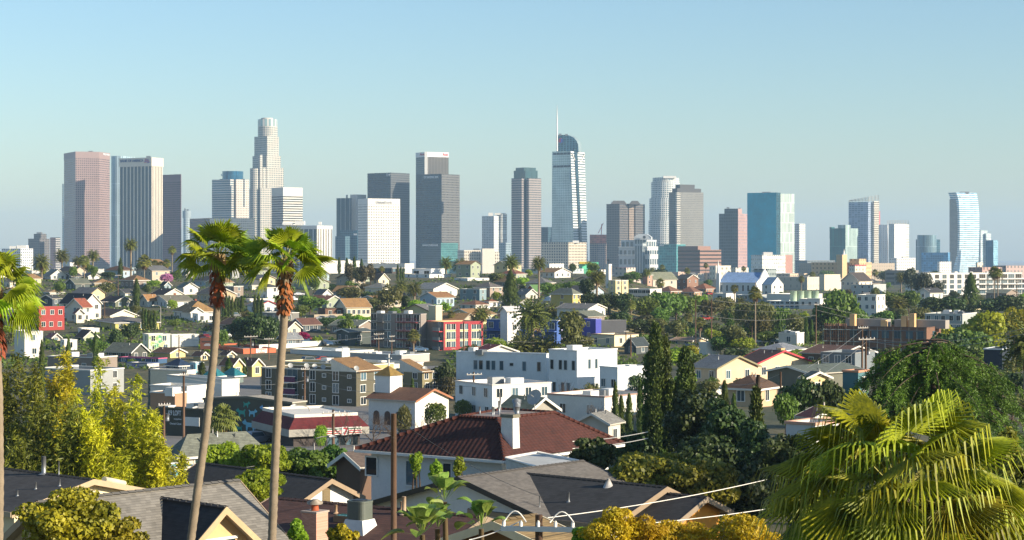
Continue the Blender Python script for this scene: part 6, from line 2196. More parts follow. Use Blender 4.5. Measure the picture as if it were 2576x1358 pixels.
# the hand-placed trees: kind, u, base, top, width, colour, label
for a in [
    ('round', 185, 705, 668, 22, 'mid'), ('round', 236, 706, 670, 20, 'mid'), ('round', 273, 707, 683, 42, 'dark'), ('round', 266, 746, 708, 46, 'olive', 'round olive-green tree| below the beige ridge bungalow'),
    ('round', 243, 746, 725, 30, 'mid'), ('round', 386, 728, 705, 36, 'bright'), ('round', 370, 745, 715, 24, 'mid'), ('round', 443, 712, 678, 28, 'mid'), ('round', 420, 716, 686, 34, 'pink', 'pink blossoming tree| on the left ridge'),
    ('round', 352, 690, 662, 26, 'dark'), ('round', 150, 745, 708, 34, 'mid'), ('round', 330, 866, 810, 50, 'dark', 'dark round tree| below the long yellow-green house'), ('round', 433, 785, 752, 28, 'bright'), ('round', 340, 795, 768, 26, 'olive'),
    ('tall', 290, 896, 832, 34, 'dark'), ('round', 245, 900, 850, 44, 'mid'), ('round', 398, 880, 842, 22, 'dark'), ('bare', 470, 850, 806, 50, 'brown'), ('bare', 815, 722, 672, 46, 'brown', 'leafless grey tree| before the white hall complex'),
    ('round', 600, 876, 800, 64, 'dark', 'dark spreading tree| behind the left palm trunk'), ('round', 640, 878, 784, 74, 'dark', 'tallest dark spreading tree| between the two palm trunks'), ('round', 675, 880, 796, 60, 'dark', 'dark spreading tree| left of the right palm trunk'),
    ('round', 610, 880, 832, 54, 'dark'), ('round', 668, 880, 836, 50, 'dark'), ('round', 522, 900, 858, 34, 'bright'), ('round', 560, 885, 830, 30, 'mid'),
    ('round', 880, 766, 721, 76, 'olive', 'broad olive-green tree| above the long cream house'), ('round', 845, 742, 715, 40, 'dark'), ('round', 924, 765, 730, 44, 'dark'), ('round', 880, 735, 706, 24, 'mid'), ('round', 790, 740, 700, 36, 'mid'),
    ('round', 780, 792, 740, 70, 'mid', 'big green tree| right of the right palm trunk'), ('round', 820, 782, 745, 40, 'bright'), ('round', 758, 805, 768, 38, 'mid'), ('willow', 806, 780, 742, 28, 'grey'),
    ('tall', 880, 722, 668, 26, 'bronze', 'bronze conifer hedge tree| right of the thin ridge cypresses, left one'), ('tall', 898, 724, 670, 26, 'bronze'), ('tall', 915, 724, 668, 28, 'bronze'), ('tall', 932, 722, 668, 26, 'bronze'),
    ('round', 978, 790, 716, 66, 'olive', 'wide olive tree| left of the twin date palms by the cream house'), ('round', 1047, 792, 752, 40, 'bright'), ('round', 945, 780, 750, 50, 'olive'), ('tall', 1022, 790, 742, 24, 'dark'), ('round', 905, 830, 790, 50, 'bright', 'bright green tree| left of the taupe four-storey block'),
    ('round', 872, 850, 798, 40, 'mid'), ('round', 820, 830, 798, 46, 'dark', 'dark bush-like tree| right of the dark slate house'), ('round', 762, 866, 834, 40, 'magenta', 'magenta flowering bush| beside the grey white-windowed cottage'), ('round', 800, 872, 846, 26, 'bright'), ('round', 850, 825, 795, 30, 'mid'),
    ('round', 1253, 722, 686, 44, 'olive'), ('round', 1313, 726, 697, 40, 'bright', 'bright yellow-green round tree| right of the ivy-clad palm'), ('fatcypress', 1284, 790, 684, 42, 'cypress', 'dark ivy column| below the tall date palm crown'),
    ('tall', 1431, 905, 782, 70, 'olive', 'tall dark olive tree| in front of the lilac wing'), ('round', 1470, 890, 845, 50, 'olive'), ('round', 1372, 740, 716, 30, 'mid'), ('round', 1395, 735, 712, 44, 'mid'), ('round', 1375, 750, 708, 40, 'mid'),
    ('round', 1440, 745, 708, 40, 'mid'), ('tall', 1474, 760, 700, 36, 'dark'), ('round', 1530, 792, 735, 66, 'dark'), ('round', 1485, 780, 735, 50, 'dark'), ('round', 1568, 800, 738, 60, 'dark'), ('round', 1600, 712, 686, 40, 'dark', 'dark round tree| left of the grey-green church roof'),
    ('round', 1575, 712, 690, 34, 'dark'), ('tall', 1602, 690, 650, 36, 'dark'), ('round', 1575, 690, 664, 24, 'grey'), ('round', 1440, 690, 662, 20, 'dark'), ('round', 1640, 690, 665, 24, 'bronze'),
    ('round', 1625, 812, 742, 60, 'mid'), ('round', 1660, 815, 736, 70, 'mid', 'full green tree| below the brown hip-roofed house'), ('round', 1700, 815, 736, 64, 'mid'), ('round', 1735, 812, 740, 60, 'mid'), ('round', 1610, 850, 800, 60, 'dark'), ('round', 1650, 852, 800, 50, 'olive'),
    ('round', 1700, 862, 805, 64, 'olive'), ('round', 1560, 830, 780, 50, 'dark'), ('round', 1780, 806, 752, 60, 'olive'), ('round', 1820, 800, 748, 60, 'olive'),
    ('willow', 1880, 840, 752, 70, 'olive', 'airy olive tree| left of the very tall fan palm'), ('willow', 1920, 852, 750, 80, 'olive', 'airy olive tree| right of the very tall fan palm'), ('willow', 1962, 852, 768, 74, 'mid'), ('willow', 1840, 830, 766, 60, 'olive'), ('round', 2000, 855, 788, 54, 'olive'),
    ('conifer', 1836, 880, 786, 46, 'cypress', 'dark tiered conifer| left of the very tall fan palm'), ('round', 1862, 895, 842, 76, 'bright', 'sunlit yellow-green tree| in front of the dark conifer'), ('round', 1812, 895, 846, 50, 'mid'), ('round', 1928, 870, 832, 60, 'mid'), ('round', 1790, 868, 824, 44, 'bright'),
    ('round', 2110, 850, 722, 96, 'mid', 'large green tree with sunlit right side| right of the terraced complex'), ('round', 2075, 850, 765, 60, 'mid'), ('round', 2150, 840, 770, 60, 'mid'), ('round', 2050, 848, 795, 50, 'grey'), ('bare', 2180, 850, 800, 70, 'brown'), ('bare', 2120, 852, 812, 60, 'brown'),
    ('round', 2200, 795, 722, 30, 'olive'), ('round', 2240, 790, 730, 54, 'mid'), ('round', 2285, 790, 728, 60, 'mid', 'broad dark green tree| right of the white three-storey block'), ('round', 2320, 760, 686, 48, 'grey', 'grey-green gum tree| before the long white apartment block'), ('tall', 2292, 745, 680, 40, 'grey'), ('round', 2355, 760, 705, 46, 'grey'),
    ('round', 2350, 800, 744, 70, 'dark'), ('round', 2395, 800, 746, 70, 'dark', 'dark mounded tree| left of the pointed cypress'), ('fatcypress', 2441, 790, 690, 42, 'cypress', 'tall pointed dark cypress| before the long white apartment block'), ('fatcypress', 2426, 792, 740, 20, 'cypress'),
    ('round', 2490, 800, 748, 70, 'dark'), ('round', 2540, 800, 742, 80, 'dark'), ('round', 2425, 800, 765, 60, 'dark'), ('round', 2310, 822, 770, 50, 'olive'), ('round', 2575, 790, 750, 60, 'dark'),
    ('round', 2360, 880, 810, 80, 'yellow', 'yellow-green tree top| beside the brown construction block'), ('round', 2480, 900, 782, 110, 'yellow', 'largest yellow-green tree| at the right edge'), ('round', 2550, 880, 772, 90, 'yellow', 'yellow-green tree| touching the right edge'),
    ('round', 2430, 930, 820, 110, 'mid'), ('round', 2380, 935, 840, 100, 'dark'), ('round', 2460, 935, 868, 80, 'mid'), ('round', 2325, 905, 842, 70, 'dark'),
    ('round', 1115, 1008, 908, 52, 'dark', 'dark tree| between olive apartments and large white block'), ('round', 1125, 1010, 948, 50, 'bronze'), ('round', 1098, 1030, 985, 40, 'mid'), ('willow', 1200, 1052, 990, 60, 'bright', 'airy bright green tree| before the low white stucco house'), ('willow', 1250, 1055, 988, 60, 'bright'), ('willow', 1165, 1058, 1000, 50, 'mid'),
    ('bare', 1420, 1060, 940, 70, 'brown', 'leafless tree| before the white front block'), ('round', 1490, 1040, 962, 46, 'olive'), ('bare', 1490, 1085, 1000, 90, 'brown'), ('round', 1455, 1030, 978, 40, 'olive'), ('round', 1540, 1000, 962, 60, 'mid'), ('round', 1600, 1000, 938, 50, 'dark'),
    ('bare', 870, 1130, 1020, 120, 'brown'), ('bare', 940, 1130, 1030, 120, 'brown', 'tangle of leafless brown branches| right of the striped-sign store'), ('bare', 1000, 1128, 1040, 110, 'brown'), ('bare', 1060, 1120, 1040, 90, 'brown'), ('willow', 806, 1132, 1064, 34, 'bright', 'small bright tree| in front of the striped-sign store'),
    ('willow', 1015, 1112, 1010, 40, 'olive'), ('willow', 1095, 1100, 1005, 60, 'mid'), ('round', 1300, 860, 835, 40, 'olive'), ('round', 1735, 912, 866, 46, 'yellow', 'round yellow-green tree| behind the second cypress'), ('round', 1700, 915, 880, 40, 'olive'),
    ('round', 2005, 912, 878, 44, 'bright'), ('round', 1880, 1000, 946, 60, 'olive'), ('round', 1846, 1010, 960, 50, 'olive'), ('round', 1780, 1005, 958, 60, 'olive'), ('bare', 1800, 985, 955, 70, 'brown'),
    ('round', 2012, 1080, 944, 84, 'dark', 'dark round tree with sunlit tips, left one| behind the red-brown cottage'), ('round', 2078, 1080, 950, 84, 'dark', 'dark round tree with sunlit tips, right one| behind the red-brown cottage'), ('round', 1975, 1095, 990, 60, 'mid'), ('round', 2120, 1075, 990, 60, 'dark'), ('willow', 2036, 1096, 1024, 60, 'bright'),
    ('round', 2560, 1010, 935, 70, 'dark'), ('round', 2500, 985, 925, 90, 'dark'), ('round', 2455, 990, 930, 80, 'olive'), ('round', 2545, 1060, 985, 110, 'olive'), ('round', 2490, 1060, 1000, 90, 'dark'), ('round', 2530, 960, 905, 60, 'olive'),
]:
    tree(*a)

# ---- planting that fills the gaps between houses
RND.seed(21)


def clear(u, D, vt, w):
    for xl, xr, ve, vb, Dh in HB:
        if xl - w < u < xr + w:
            if Dh - 4 < D < Dh + (xr - xl) * Dh / FPX * .8 + 4:
                return False
            if D <= Dh and vt < vb - (.45 if w < 14 else .34) * (vb - ve) and xl - w * .6 < u < xr + w * .6 and Dh - D < 250:
                return False
    return True


cols = ['mid', 'mid', 'dark', 'olive', 'mid', 'bright', 'bright', 'mid', 'dark', 'olive', 'bright', 'bronze']
k = tries = 0
while k < 75 and tries < 5000:
    tries += 1
    v = RND.uniform(690, 905)
    u = RND.uniform(-20, 2590)
    if u < 1500 and v > 870 or 60 < u < 560 and v > 835:
        continue
    D = dist_of(u, v)
    hm = RND.uniform(3.2, 7.5)
    vt = HY - (ground(X(u, D), D) + hm - EYE) / D * FPX
    w = hm * RND.uniform(.8, 1.3) * FPX / D
    if not clear(u, D, vt, w * .5):
        continue
    tree(RND.choice(['round', 'round', 'tall', 'willow']), u, v, vt, w, RND.choice(cols), D=D)
    k += 1
k = tries = 0
while k < 262 and tries < 9000:
    tries += 1
    v = RND.uniform(692, 1010)
    u = RND.uniform(-20, 2590)
    if u < 1130 and v > 880 or 60 < u < 560 and v > 835:
        continue
    D = dist_of(u, v)
    hm = RND.uniform(1.4, 4.2)
    vt = HY - (ground(X(u, D), D) + hm - EYE) / D * FPX
    w = hm * RND.uniform(1.0, 1.9) * FPX / D
    if not clear(u, D, vt, w * .4):
        continue
    tree('shrub', u, v, vt, w, RND.choice(cols), D=D, cat='shrub')  # the taller ones are small trees, built with the shrub crown
    k += 1

# ---- far trees and roofs on the flat right under the skyline
k = tries = 0
while k < 48 and tries < 3000:
    tries += 1
    u = RND.uniform(-10, 2590)
    D = RND.uniform(1050, 2300)
    if u < 1500 and D < 1250:
        continue
    hm = RND.uniform(6, 13)
    vt = HY - (ground(X(u, D), D) + hm - EYE) / D * FPX
    w = hm * RND.uniform(.8, 1.5) * FPX / D
    if any(xl - w * .4 < u < xr + w * .4 and (D < Dh and Dh - D < 420 and vt < ve + (vb - ve) * .25) for xl, xr, ve, vb, Dh in HB):
        continue
    tree(RND.choice(['round', 'tall', 'round']), u, 0, vt, w, RND.choice(['mid', 'dark', 'grey', 'olive']), D=D, group='trees on the flat below the skyline')
    k += 1
for i in range(64):
    u = RND.uniform(1500, 2590) if i % 3 else RND.uniform(-10, 1500)
    D = RND.uniform(1150, 2700) if i % 3 else RND.uniform(1500, 2700)
    hm = RND.uniform(5, 12)
    w = RND.uniform(16, 46) * FPX / D
    wall = RND.choice(['#dcd6c8', '#c9b49a', '#b5a596', '#d6cfc4', '#a8a49c', '#c4a48e', '#cfc9c0'])
    vt = HY - (ground(X(u, D), D) + hm - EYE) / D * FPX
    if any(xl - 10 < u < xr + 10 and abs(D - Dh) < 60 or (xl - w * .6 < u < xr + w * .6 and D < Dh and vt < ve + 6) for xl, xr, ve, vb, Dh in HB):
        continue
    t = Tower('low_building', 'x', u, D, 'building', z0=ground(X(u, D), D) - 1, group='low buildings on the flat below the skyline')
    t.block('wall', u - w * .5, u + w * RND.uniform(-.1, .25), u + w * .5, vt, facade('far low ' + wall, C(wall), C('#77736c'), 4.5, 4, .4, .4, gr=.3, gm=0))
    t.gear([(u - w * .1, u + w * .1, vt - 1.2, vt)], D=D, mat=M_WHITE)
    AUTO.append((t.root, 'low', wall, hm))

# ground cover on the slopes: uncountable low leaves
RND.seed(5)
m = MB()
n = 0
while n < 27000:
    v = RND.uniform(692, 930)
    u = RND.uniform(-40, 2620)
    if 380 < u < 1130 and v > 868:
        continue
    D = dist_of(u, v) * RND.uniform(.99, 1.01)
    p = Vector((X(u, D), D, ground(X(u, D), D)))
    if math.sin(p.x * .07 + 2) + math.sin(p.y * .09) + math.sin((p.x + p.y) * .21) < RND.uniform(-1.6, 1.2):
        continue
    for i in range(3):
        leaf_quad(m, p + Vector((RND.uniform(-1, 1), RND.uniform(-1, 1), RND.uniform(.1, .7))), (rdir(.8)), RND.uniform(.5, 1.1))
    n += 3
o = m.build('ground_cover', GREENS['mid'])
o['kind'] = 'stuff'
o['label'] = 'low green ground cover between the houses'

WORD = {'mid': 'green', 'dark': 'dark green', 'bright': 'bright green', 'olive': 'olive green', 'grey': 'grey-green', 'bronze': 'bronze', 'yellow': 'yellow-green', 'pink': 'pink', 'magenta': 'magenta', 'brown': 'brown', 'cypress': 'dark'}
KIND = {'round': 'rounded tree', 'tall': 'upright tree', 'willow': 'airy tree', 'shrub': 'shrub', 'cypress': 'thin cypress', 'fatcypress': 'broad cypress', 'conifer': 'tiered conifer', 'bare': 'leafless tree', 'date': 'date palm', 'fan': 'fan palm'}
WALLW = {'#dcd6c8': 'cream', '#c9b49a': 'tan', '#b5a596': 'taupe', '#d6cfc4': 'pale', '#a8a49c': 'grey', '#c4a48e': 'rose-brown', '#cfc9c0': 'off-white'}


def name_plants():
    for o, kind, col, h in AUTO:
        if kind == 'low':
            autolabel(o, f'low {WALLW[col]} flat-roofed building')
        elif kind in ('date', 'fan'):
            autolabel(o, ('small ' if h < 8 else 'tall ') + KIND[kind])
        else:
            size = {True: 'small ', False: 'tall '}[h < 4.5] if kind not in ('shrub', 'bare') else ('low ' if h < 2.2 else '')
            autolabel(o, f'{size}{WORD[col]} {KIND[kind]}')


LATE.append(name_plants)
# ---------------------------------------------------------------- near houses built from their ridges
EYEV = Vector((0, 0, EYE))


def hit(u, v, p, n):
    """where the sight line of a picture point meets a plane"""
    d = Vector(((u - CX) / FPX, 1, -(v - HY) / FPX))
    return EYEV + d * ((Vector(p) - EYEV).dot(n) / d.dot(n))


def at_z(u, v, z):
    return hit(u, v, (0, 0, z), Vector((0, 0, 1)))


class Ridge:
    """gabled volume: ridge from p0 along dirv; w/d are run and drop to the left (+y) and right (-y) eaves"""
    def __init__(s, label, p0, dirv, L, w1, d1, w2, d2, wall, roof, trim, zg=None, root=None, part='wall', oh=.5, name='house', course=.16, far=True, back=0.0):
        p0 = Vector(p0)
        dx = Vector((dirv[0], dirv[1], 0)).normalized()
        s.dx, s.dy, s.p0 = dx, Vector((-dx.y, dx.x, 0)), p0
        rz = math.atan2(dx.y, dx.x)
        zg = zg if zg is not None else ground(p0.x, p0.y)
        if root is None:
            root = thing(name, label, 'house', (p0.x, p0.y, zg), rz)
            o, drz = Vector((0, 0, 0)), 0
        else:
            o = Matrix.Rotation(-root.rotation_euler.z, 3, 'Z') @ (Vector((p0.x, p0.y, zg)) - root.location)
            drz = rz - root.rotation_euler.z
        s.root, s.o, s.drz, s.zg = root, o, drz, zg
        zr = p0.z - zg
        th = .16
        m = MB()
        for sg, w, d in ((1, w1, d1), (-1, w2, d2)):
            A = [(-back, 0, zr), (L, 0, zr), (L, sg * w, zr - d), (-back, sg * w, zr - d)]
            fs = MB()
            if sg > 0:
                m.slope([A[1], A[0], A[3], A[2]], 0)
            else:
                m.slope(A, 0)
            lo = [(p[0], p[1], p[2] - th) for p in A]
            m.face(lo, 1)
            for i in range(4):
                j = (i + 1) % 4
                if i != 0:
                    m.face([A[i], A[j], lo[j], lo[i]], 1)
            # ridge cap course
            # fascia boards on both rakes and along the eave
            for xo, ox in ((-back, -.05), (L, .05)):
                q = [(xo + ox, 0, zr + .03), (xo + ox, sg * w, zr - d + .03), (xo + ox, sg * w, zr - d - .26), (xo + ox, 0, zr - .26)]
                fs.face(q)
                q2 = [(xo + ox * .1, a_[1], a_[2]) for a_ in q]
                fs.face(q2[::-1])
                for i in range(4):
                    j = (i + 1) % 4
                    fs.face([q[i], q[j], q2[j], q2[i]])
            fs.box((-back, min(sg * w, sg * (w + .05)), zr - d - .22), (L, max(sg * w, sg * (w + .05)), zr - d + .02))
            s.fascia = fs.build('fascia', plain('fascia ' + trim, C(trim), .6), root, o, drz)
        cap = MB()
        n_ = int((L + back) / .35)
        for i in range(n_):
            x = -back + (L + back) * i / n_
            cap.face([(x, .16, zr + .0), (x, 0, zr + .07), (x + .37, 0, zr + .05), (x + .37, .16, zr - .02)][::-1])
            cap.face([(x, -.16, zr + .0), (x, 0, zr + .07), (x + .37, 0, zr + .05), (x + .37, -.16, zr - .02)])
        wl = MB()
        k1, k2 = d1 / w1, d2 / w2
        a1, a2 = w1 - oh, w2 - oh
        x0, x1 = -back + oh, L - oh
        lf = lambda y: zr - th - .01 - (k1 * y if y > 0 else -k2 * y)
        P5 = lambda x: [(x, -a2, -2), (x, a1, -2), (x, a1, lf(a1)), (x, 0, lf(0)), (x, -a2, lf(-a2))]
        wl.face(P5(x0)[::-1])
        wl.face(P5(x1))
        wl.face([(x0, a1, -2), (x1, a1, -2), (x1, a1, lf(a1)), (x0, a1, lf(a1))][::-1])
        wl.face([(x0, -a2, -2), (x1, -a2, -2), (x1, -a2, lf(-a2)), (x0, -a2, lf(-a2))])
        s.wall = wl.build(part, plain('stucco near', C(wall), .85, noise=.12, scale=.7, bump=.1), root, o, drz)
        s.roof = m.build('roof' if part == 'wall' else part + '_roof', [roofing('near shingles', C(roof), course), plain('soffit', C('#a89c88'))], root, o, drz)
        s.cap = cap.build('ridge_cap', roofing('near shingles', C(roof), course), s.roof)
        s.L, s.w1, s.d1, s.w2, s.d2, s.zr, s.x0, s.x1 = L, w1, d1, w2, d2, zr, x0, x1

    def loc(s, p):
        """world point to the house's own frame (for meshes added under the root)"""
        return Matrix.Rotation(-s.root.rotation_euler.z, 3, 'Z') @ (Vector(p) - s.root.location)

    def plane(s, side):
        w, d = (s.w1, s.d1) if side > 0 else (s.w2, s.d2)
        n = (s.dy * side * d + Vector((0, 0, w))).normalized()
        return s.p0, n

    def on(s, side, u, v):
        return hit(u, v, *s.plane(side))

    def pipe(s, side, u, v, h=.5, r=.06, mat=None, name='vent_pipe'):
        p = s.loc(s.on(side, u, v))
        m = MB()
        m.tube([p - Vector((0, 0, .2)), p + Vector((0, 0, h))], r, 8)
        m.tube([p - Vector((0, 0, .02)), p + Vector((0, 0, .06))], [r * 2.4, r * 1.1], 8)
        q = m.build(name, mat or M_STEEL, s.roof)
        q.matrix_parent_inverse = s.roof.matrix_basis.inverted()
        return q

    def gvent(s, w=.45, h=.8, dz=.6, col='#7a6a4c'):
        m = MB()
        x = s.x0 - .03
        for i in range(7):
            z = s.zr - dz - h + h * i / 7
            m.box((x - .02, -w / 2, z), (x, w / 2, z + h / 10))
        m.box((x - .005, -w / 2 - .04, s.zr - dz - h - .04), (x + .02, w / 2 + .04, s.zr - dz + .02))
        m.build('gable_vent', plain('louvre', C(col)), s.root, s.o, s.drz)


# dark shingled house at the far left
h = Ridge('dark shingled house with cream gable| at the bottom left corner', P(236, 1206, 95), (-.755, .656), 15, 4.8, 1.16, 4.2, 1.0, '#e3d3ad', '#413f3d', '#b39d7c', zg=28.5)
h.pipe(1, 110, 1192, .9, .12)
h.pipe(1, 148, 1196, .75, .03)
for u, v, k in ((44, 1247, .3), (90, 1230, .35), (150, 1222, .35)):
    h.pipe(1, u, v, k, .04)
m = MB()
m.tube([h.loc(h.on(-1, 262, 1212)) + Vector((0, 0, .12)), h.loc(h.on(-1, 312, 1222)) + Vector((0, 0, .12))], .16, 8)
m.build('roof_duct', plain('cream duct', C('#d8cba8')), h.root)
# grey roof with dormer
h = Ridge('grey shingled house with small dormer| at bottom left behind the bush', (-16.24 - .9, 70 - .97, 36.06), (.682, .731), 9.25, 4.5, 2.9, 8.5, 5.6, '#cdbb98', '#77736b', '#a08c70', zg=26.5, course=.14)
A = Vector((-13.22, 72.5, 35.76))
B = Vector((-10.46, 69.9, 35.76))
dd = Ridge('', B, (A - B).normalized(), (A - B).length + .4, 1.75, 1.5, 1.75, 1.5, '#c9a878', '#302f2f', '#b59d76', zg=33.0, root=h.root, part='dormer', oh=.45)
m = MB()
m.box((dd.x0 - .06, -.75, dd.zr - 2.3), (dd.x0 - .02, .75, dd.zr - 1.25), 0)
m.box((dd.x0 - .09, -.85, dd.zr - 1.25), (dd.x0 - .01, .85, dd.zr - 1.15), 1)
m.box((dd.x0 - .09, -.03, dd.zr - 2.3), (dd.x0 - .015, .03, dd.zr - 1.25), 1)
m.build('dormer_window', [M_GLASS, M_TRIM], h.root, dd.o, dd.drz)
# brown roof with the air conditioner
h = Ridge('brown shingled house with roof air conditioner and brick chimney| at bottom centre left', (-2.02 + .9, 80 - .6, 34.1), (-.835, .55), 11.6, 9, 2.6, 5, 1.5, '#cfc3ab', '#54382f', '#8d7a66', zg=26.5, course=.2)
for u, v in ((845, 1290), (1010, 1282)):
    h.pipe(1, u, v, .35, .06, plain('tan pipe', C('#a88a6c')))
h.pipe(1, 1016, 1293, .75, .09, plain('tan pipe', C('#b0987c')))
p = h.on(1, 905, 1330)
q = h.loc(p)
m = MB()
z0 = q.z
m.loft([(q.x - .75, q.y - .6), (q.x + .75, q.y - .6), (q.x + .75, q.y + .7), (q.x - .75, q.y + .7)], [(q.x - .45, q.y - .42), (q.x + .45, q.y - .42), (q.x + .45, q.y + .42), (q.x - .45, q.y + .42)], z0 - .5, z0 + .42)
cb = m.build('cooler_curb', plain('white curb', C('#d8d8d2')), h.root)
m = MB()
r_ = .42
pl = [(q.x + r_ * 1.12 * (math.copysign(abs(math.cos(t)) ** .5, math.cos(t))), q.y + r_ * math.copysign(abs(math.sin(t)) ** .5, math.sin(t))) for t in [i * math.pi / 12 for i in range(24)]]
m.prism(pl, z0 + .43, z0 + 1.12)
m.prism([(q.x + (a_ - q.x) * 1.04, q.y + (b_ - q.y) * 1.04) for a_, b_ in pl], z0 + 1.12, z0 + 1.2)
ac = m.build('air_conditioner', plain('green grey louvre', C('#5b6258'), .6), h.root)
m = MB()
m.tube([(q.x, q.y, z0 + 1.203), (q.x, q.y, z0 + 1.23)], .33, 16)
m.build('fan_grille', M_DARK, ac)
bm_ = plain('pink brick', C('#c49a86'), .9)
n = NT('chimney brick')
co_ = n.n('ShaderNodeTexCoord')
bk = n.n('ShaderNodeTexBrick', {'Vector': co_.outputs['Generated'], 'Color1': C('#d0a58f'), 'Color2': C('#b98a74'), 'Mortar': C('#8a6a5c'), 'Scale': 5.0, 'Mortar Size': .02, 'Brick Width': .7, 'Row Height': .16})
mp = n.n('ShaderNodeMapping', {'Vector': co_.outputs['Object'], 'Rotation': (math.radians(90), 0, 0)})
n.put(bk.inputs['Vector'], mp.outputs[0])
bm_ = n.done(n.n('ShaderNodeBsdfPrincipled', {'Base Color': bk.outputs[0], 'Roughness': .9}))
c0 = h.loc(P(792, 1330, 74.5))
m = MB()
zt = Z(1288, 74.5) - h.zg
m.box((c0.x - .36, c0.y - .36, -1), (c0.x + .36, c0.y + .36, zt), 0)
ch = m.build('brick_chimney', bm_, h.root)
m = MB()
m.box((c0.x - .4, c0.y - .4, zt + .002), (c0.x + .4, c0.y + .4, zt + .07), 0)
m.tube([(c0.x, c0.y, zt + .07), (c0.x, c0.y, zt + .32)], [.16, .13], 10, 1)
m.tube([(c0.x, c0.y, zt + .32), (c0.x, c0.y, zt + .4), (c0.x, c0.y, zt + .5)], [.3, .32, .12], 12, 2)
m.build('chimney_cap', [plain('cap mortar', C('#a89a8c')), plain('clay pot', C('#a8522e')), plain('tin cowl', C('#8d8272'), .5)], ch)
sk = h.loc(h.on(1, 868, 1306))
m = MB()
m.box((sk.x - .4, sk.y - .32, sk.z - .2), (sk.x + .4, sk.y + .32, sk.z + .16), 0)
m.box((sk.x - .36, sk.y - .28, sk.z + .162), (sk.x + .36, sk.y + .28, sk.z + .19), 1)
m.build('skylight', [plain('copper curb', C('#8a6a4c')), plain('teal glass', C('#1f6a62'), .1)], h.root)
# small white gable behind it
h = Ridge('dark-roofed house with small white gable and vent| left of the foreground utility pole', P(834, 1205, 112), (-.714, .7), 13, 3.4, 1.6, 2.6, 1.25, '#e2dfd6', '#3a3836', '#9a8468', zg=27)
h.gvent(.5, 1.0, .5)
# turquoise flat house, grey hipped house, tan-walled house
H('turquoise house with flat white roof| between bamboo and left palm trunk', 398, 440, 503, 1260, 1178, 1178, 'F', '#5f9aa0', '#e2ddd4', D=132, win=(0, 0), trim='#e8e6e0')
H('grey hip-roofed house with cream eaves| above the hedge behind the left palm', 426, 452, 664, 1185, 1141, 1088, 'H', '#d9cdb4', '#6d7064', D=188, win=(0, 2), a=58, vents=3)
H('brown-walled house with low pitched roof| left of the clay-tiled house', 846, 905, 950, 1240, 1165, 1135, 'L', '#6b5444', '#5c5048', D=135, win=(0, 0))
# wide grey house with cross gable
dirv = Vector((.65, .76, 0)).normalized()
h = Ridge('wide grey-shingled house with white cross gable| bottom centre', P(1150, 1200, 100), dirv, 10.6, 7.6, 2.15, 6.2, 1.72, '#cfd2d0', '#6a655e', '#2b2a29', zg=26.5, course=.15)
A = h.on(-1, 1330, 1191)
out = -h.dy
k = ((1677 - CX) * A.y - A.x * FPX) / (FPX * out.x - (1677 - CX) * out.y)
B = A + out * k
xg = Ridge('', B, -out, k + .3, 4.6, 1.5, 2.6, 1.0, '#e6e2d6', '#3b3a38', '#8d7a62', root=h.root, zg=26.5, part='cross_gable', course=.2, oh=.45)
xg.gvent(.35, .9, .35)
for u, v, hh, r in ((1357, 1283, .75, .03), (1430, 1262, .5, .05)):
    xg.pipe(1 if u > 1400 else 1, u, v, hh, r)
cv = xg.loc(xg.on(1, 1530, 1222))
m = MB()
m.tube([cv - Vector((0, 0, .1)), cv + Vector((0, 0, .38))], [.3, .06], 12)
q = m.build('cone_vent', plain('cone tin', C('#b0aca6'), .5), xg.root)
h2 = Ridge('house with amber wall in leaf shade and dark roof| right of the white cross gable', P(1777, 1250, 96), -out, 5.5, 2.6, 1.0, 2.4, .95, '#c98a34', '#383634', '#8a7a66', zg=26.5)
# clay tiled house
Cn, Ln, Rn = Vector((-.47, 115, 0)), Vector((-9.96, 121.6, 0)), Vector((7.3, 125.2, 0))
dl, dr = (Ln - Cn).normalized(), (Rn - Cn).normalized()
ll, lr = (Ln - Cn).length, (Rn - Cn).length
ze, zt = 32.63, 34.8
zg = 25.5
root = thing('house', 'clay-tiled hip-roofed house with white chimney| in the middle foreground', 'house', (Cn.x, Cn.y, zg), 0)
o_ = root.location
e4 = [Cn, Rn, Cn + dl * ll + dr * lr, Ln]
t4 = [Cn + dl * 2.47 + dr * 2.63, Cn + dl * 2.47 + dr * 8.59, Cn + dl * 6.6 + dr * 8.59, Cn + dl * 5.31 + dr * 2.63]
m = MB()
for i in range(4):
    j = (i + 1) % 4
    f = [(*e4[j].xy, ze), (*e4[i].xy, ze), (*t4[i].xy, zt), (*t4[j].xy, zt)]
    m.slope([f[1], f[0], f[3], f[2]], 0)
m.face([(*p.xy, zt + .01) for p in t4], 1)
m.face([(*p.xy, ze - .02) for p in e4][::-1], 2)
tr = shift(m, o_).build('roof', [roofing('clay tiles', C('#45221a'), .22, tile=True), plain('deck felt', C('#8d7f74')), plain('soffit', C('#b8b0a0'))], root)
m = MB()
for i in range(4):          # rounded hip tiles
    a_, b_ = Vector((*e4[i].xy, ze + .03)), Vector((*t4[i].xy, zt + .04))
    for q in range(14):
        m.tube([a_.lerp(b_, q / 14), a_.lerp(b_, (q + 1.15) / 14)], [.13, .1], 7)
    a_, b_ = Vector((*t4[i].xy, zt + .04)), Vector((*t4[(i + 1) % 4].xy, zt + .04))
    for q in range(12):
        m.tube([a_.lerp(b_, q / 12), a_.lerp(b_, (q + 1.15) / 12)], [.11, .09], 7)
shift(m, o_).build('hip_tiles', roofing('hip clay', C('#57281b'), .3), tr)
inn = [Cn + dl * .7 + dr * .7, Rn + dl * .7 - dr * .7, e4[2] - dl * .7 - dr * .7, Ln - dl * .7 + dr * .7]
m = MB()
m.prism([tuple(p.xy) for p in inn], zg - 2, ze - .05)
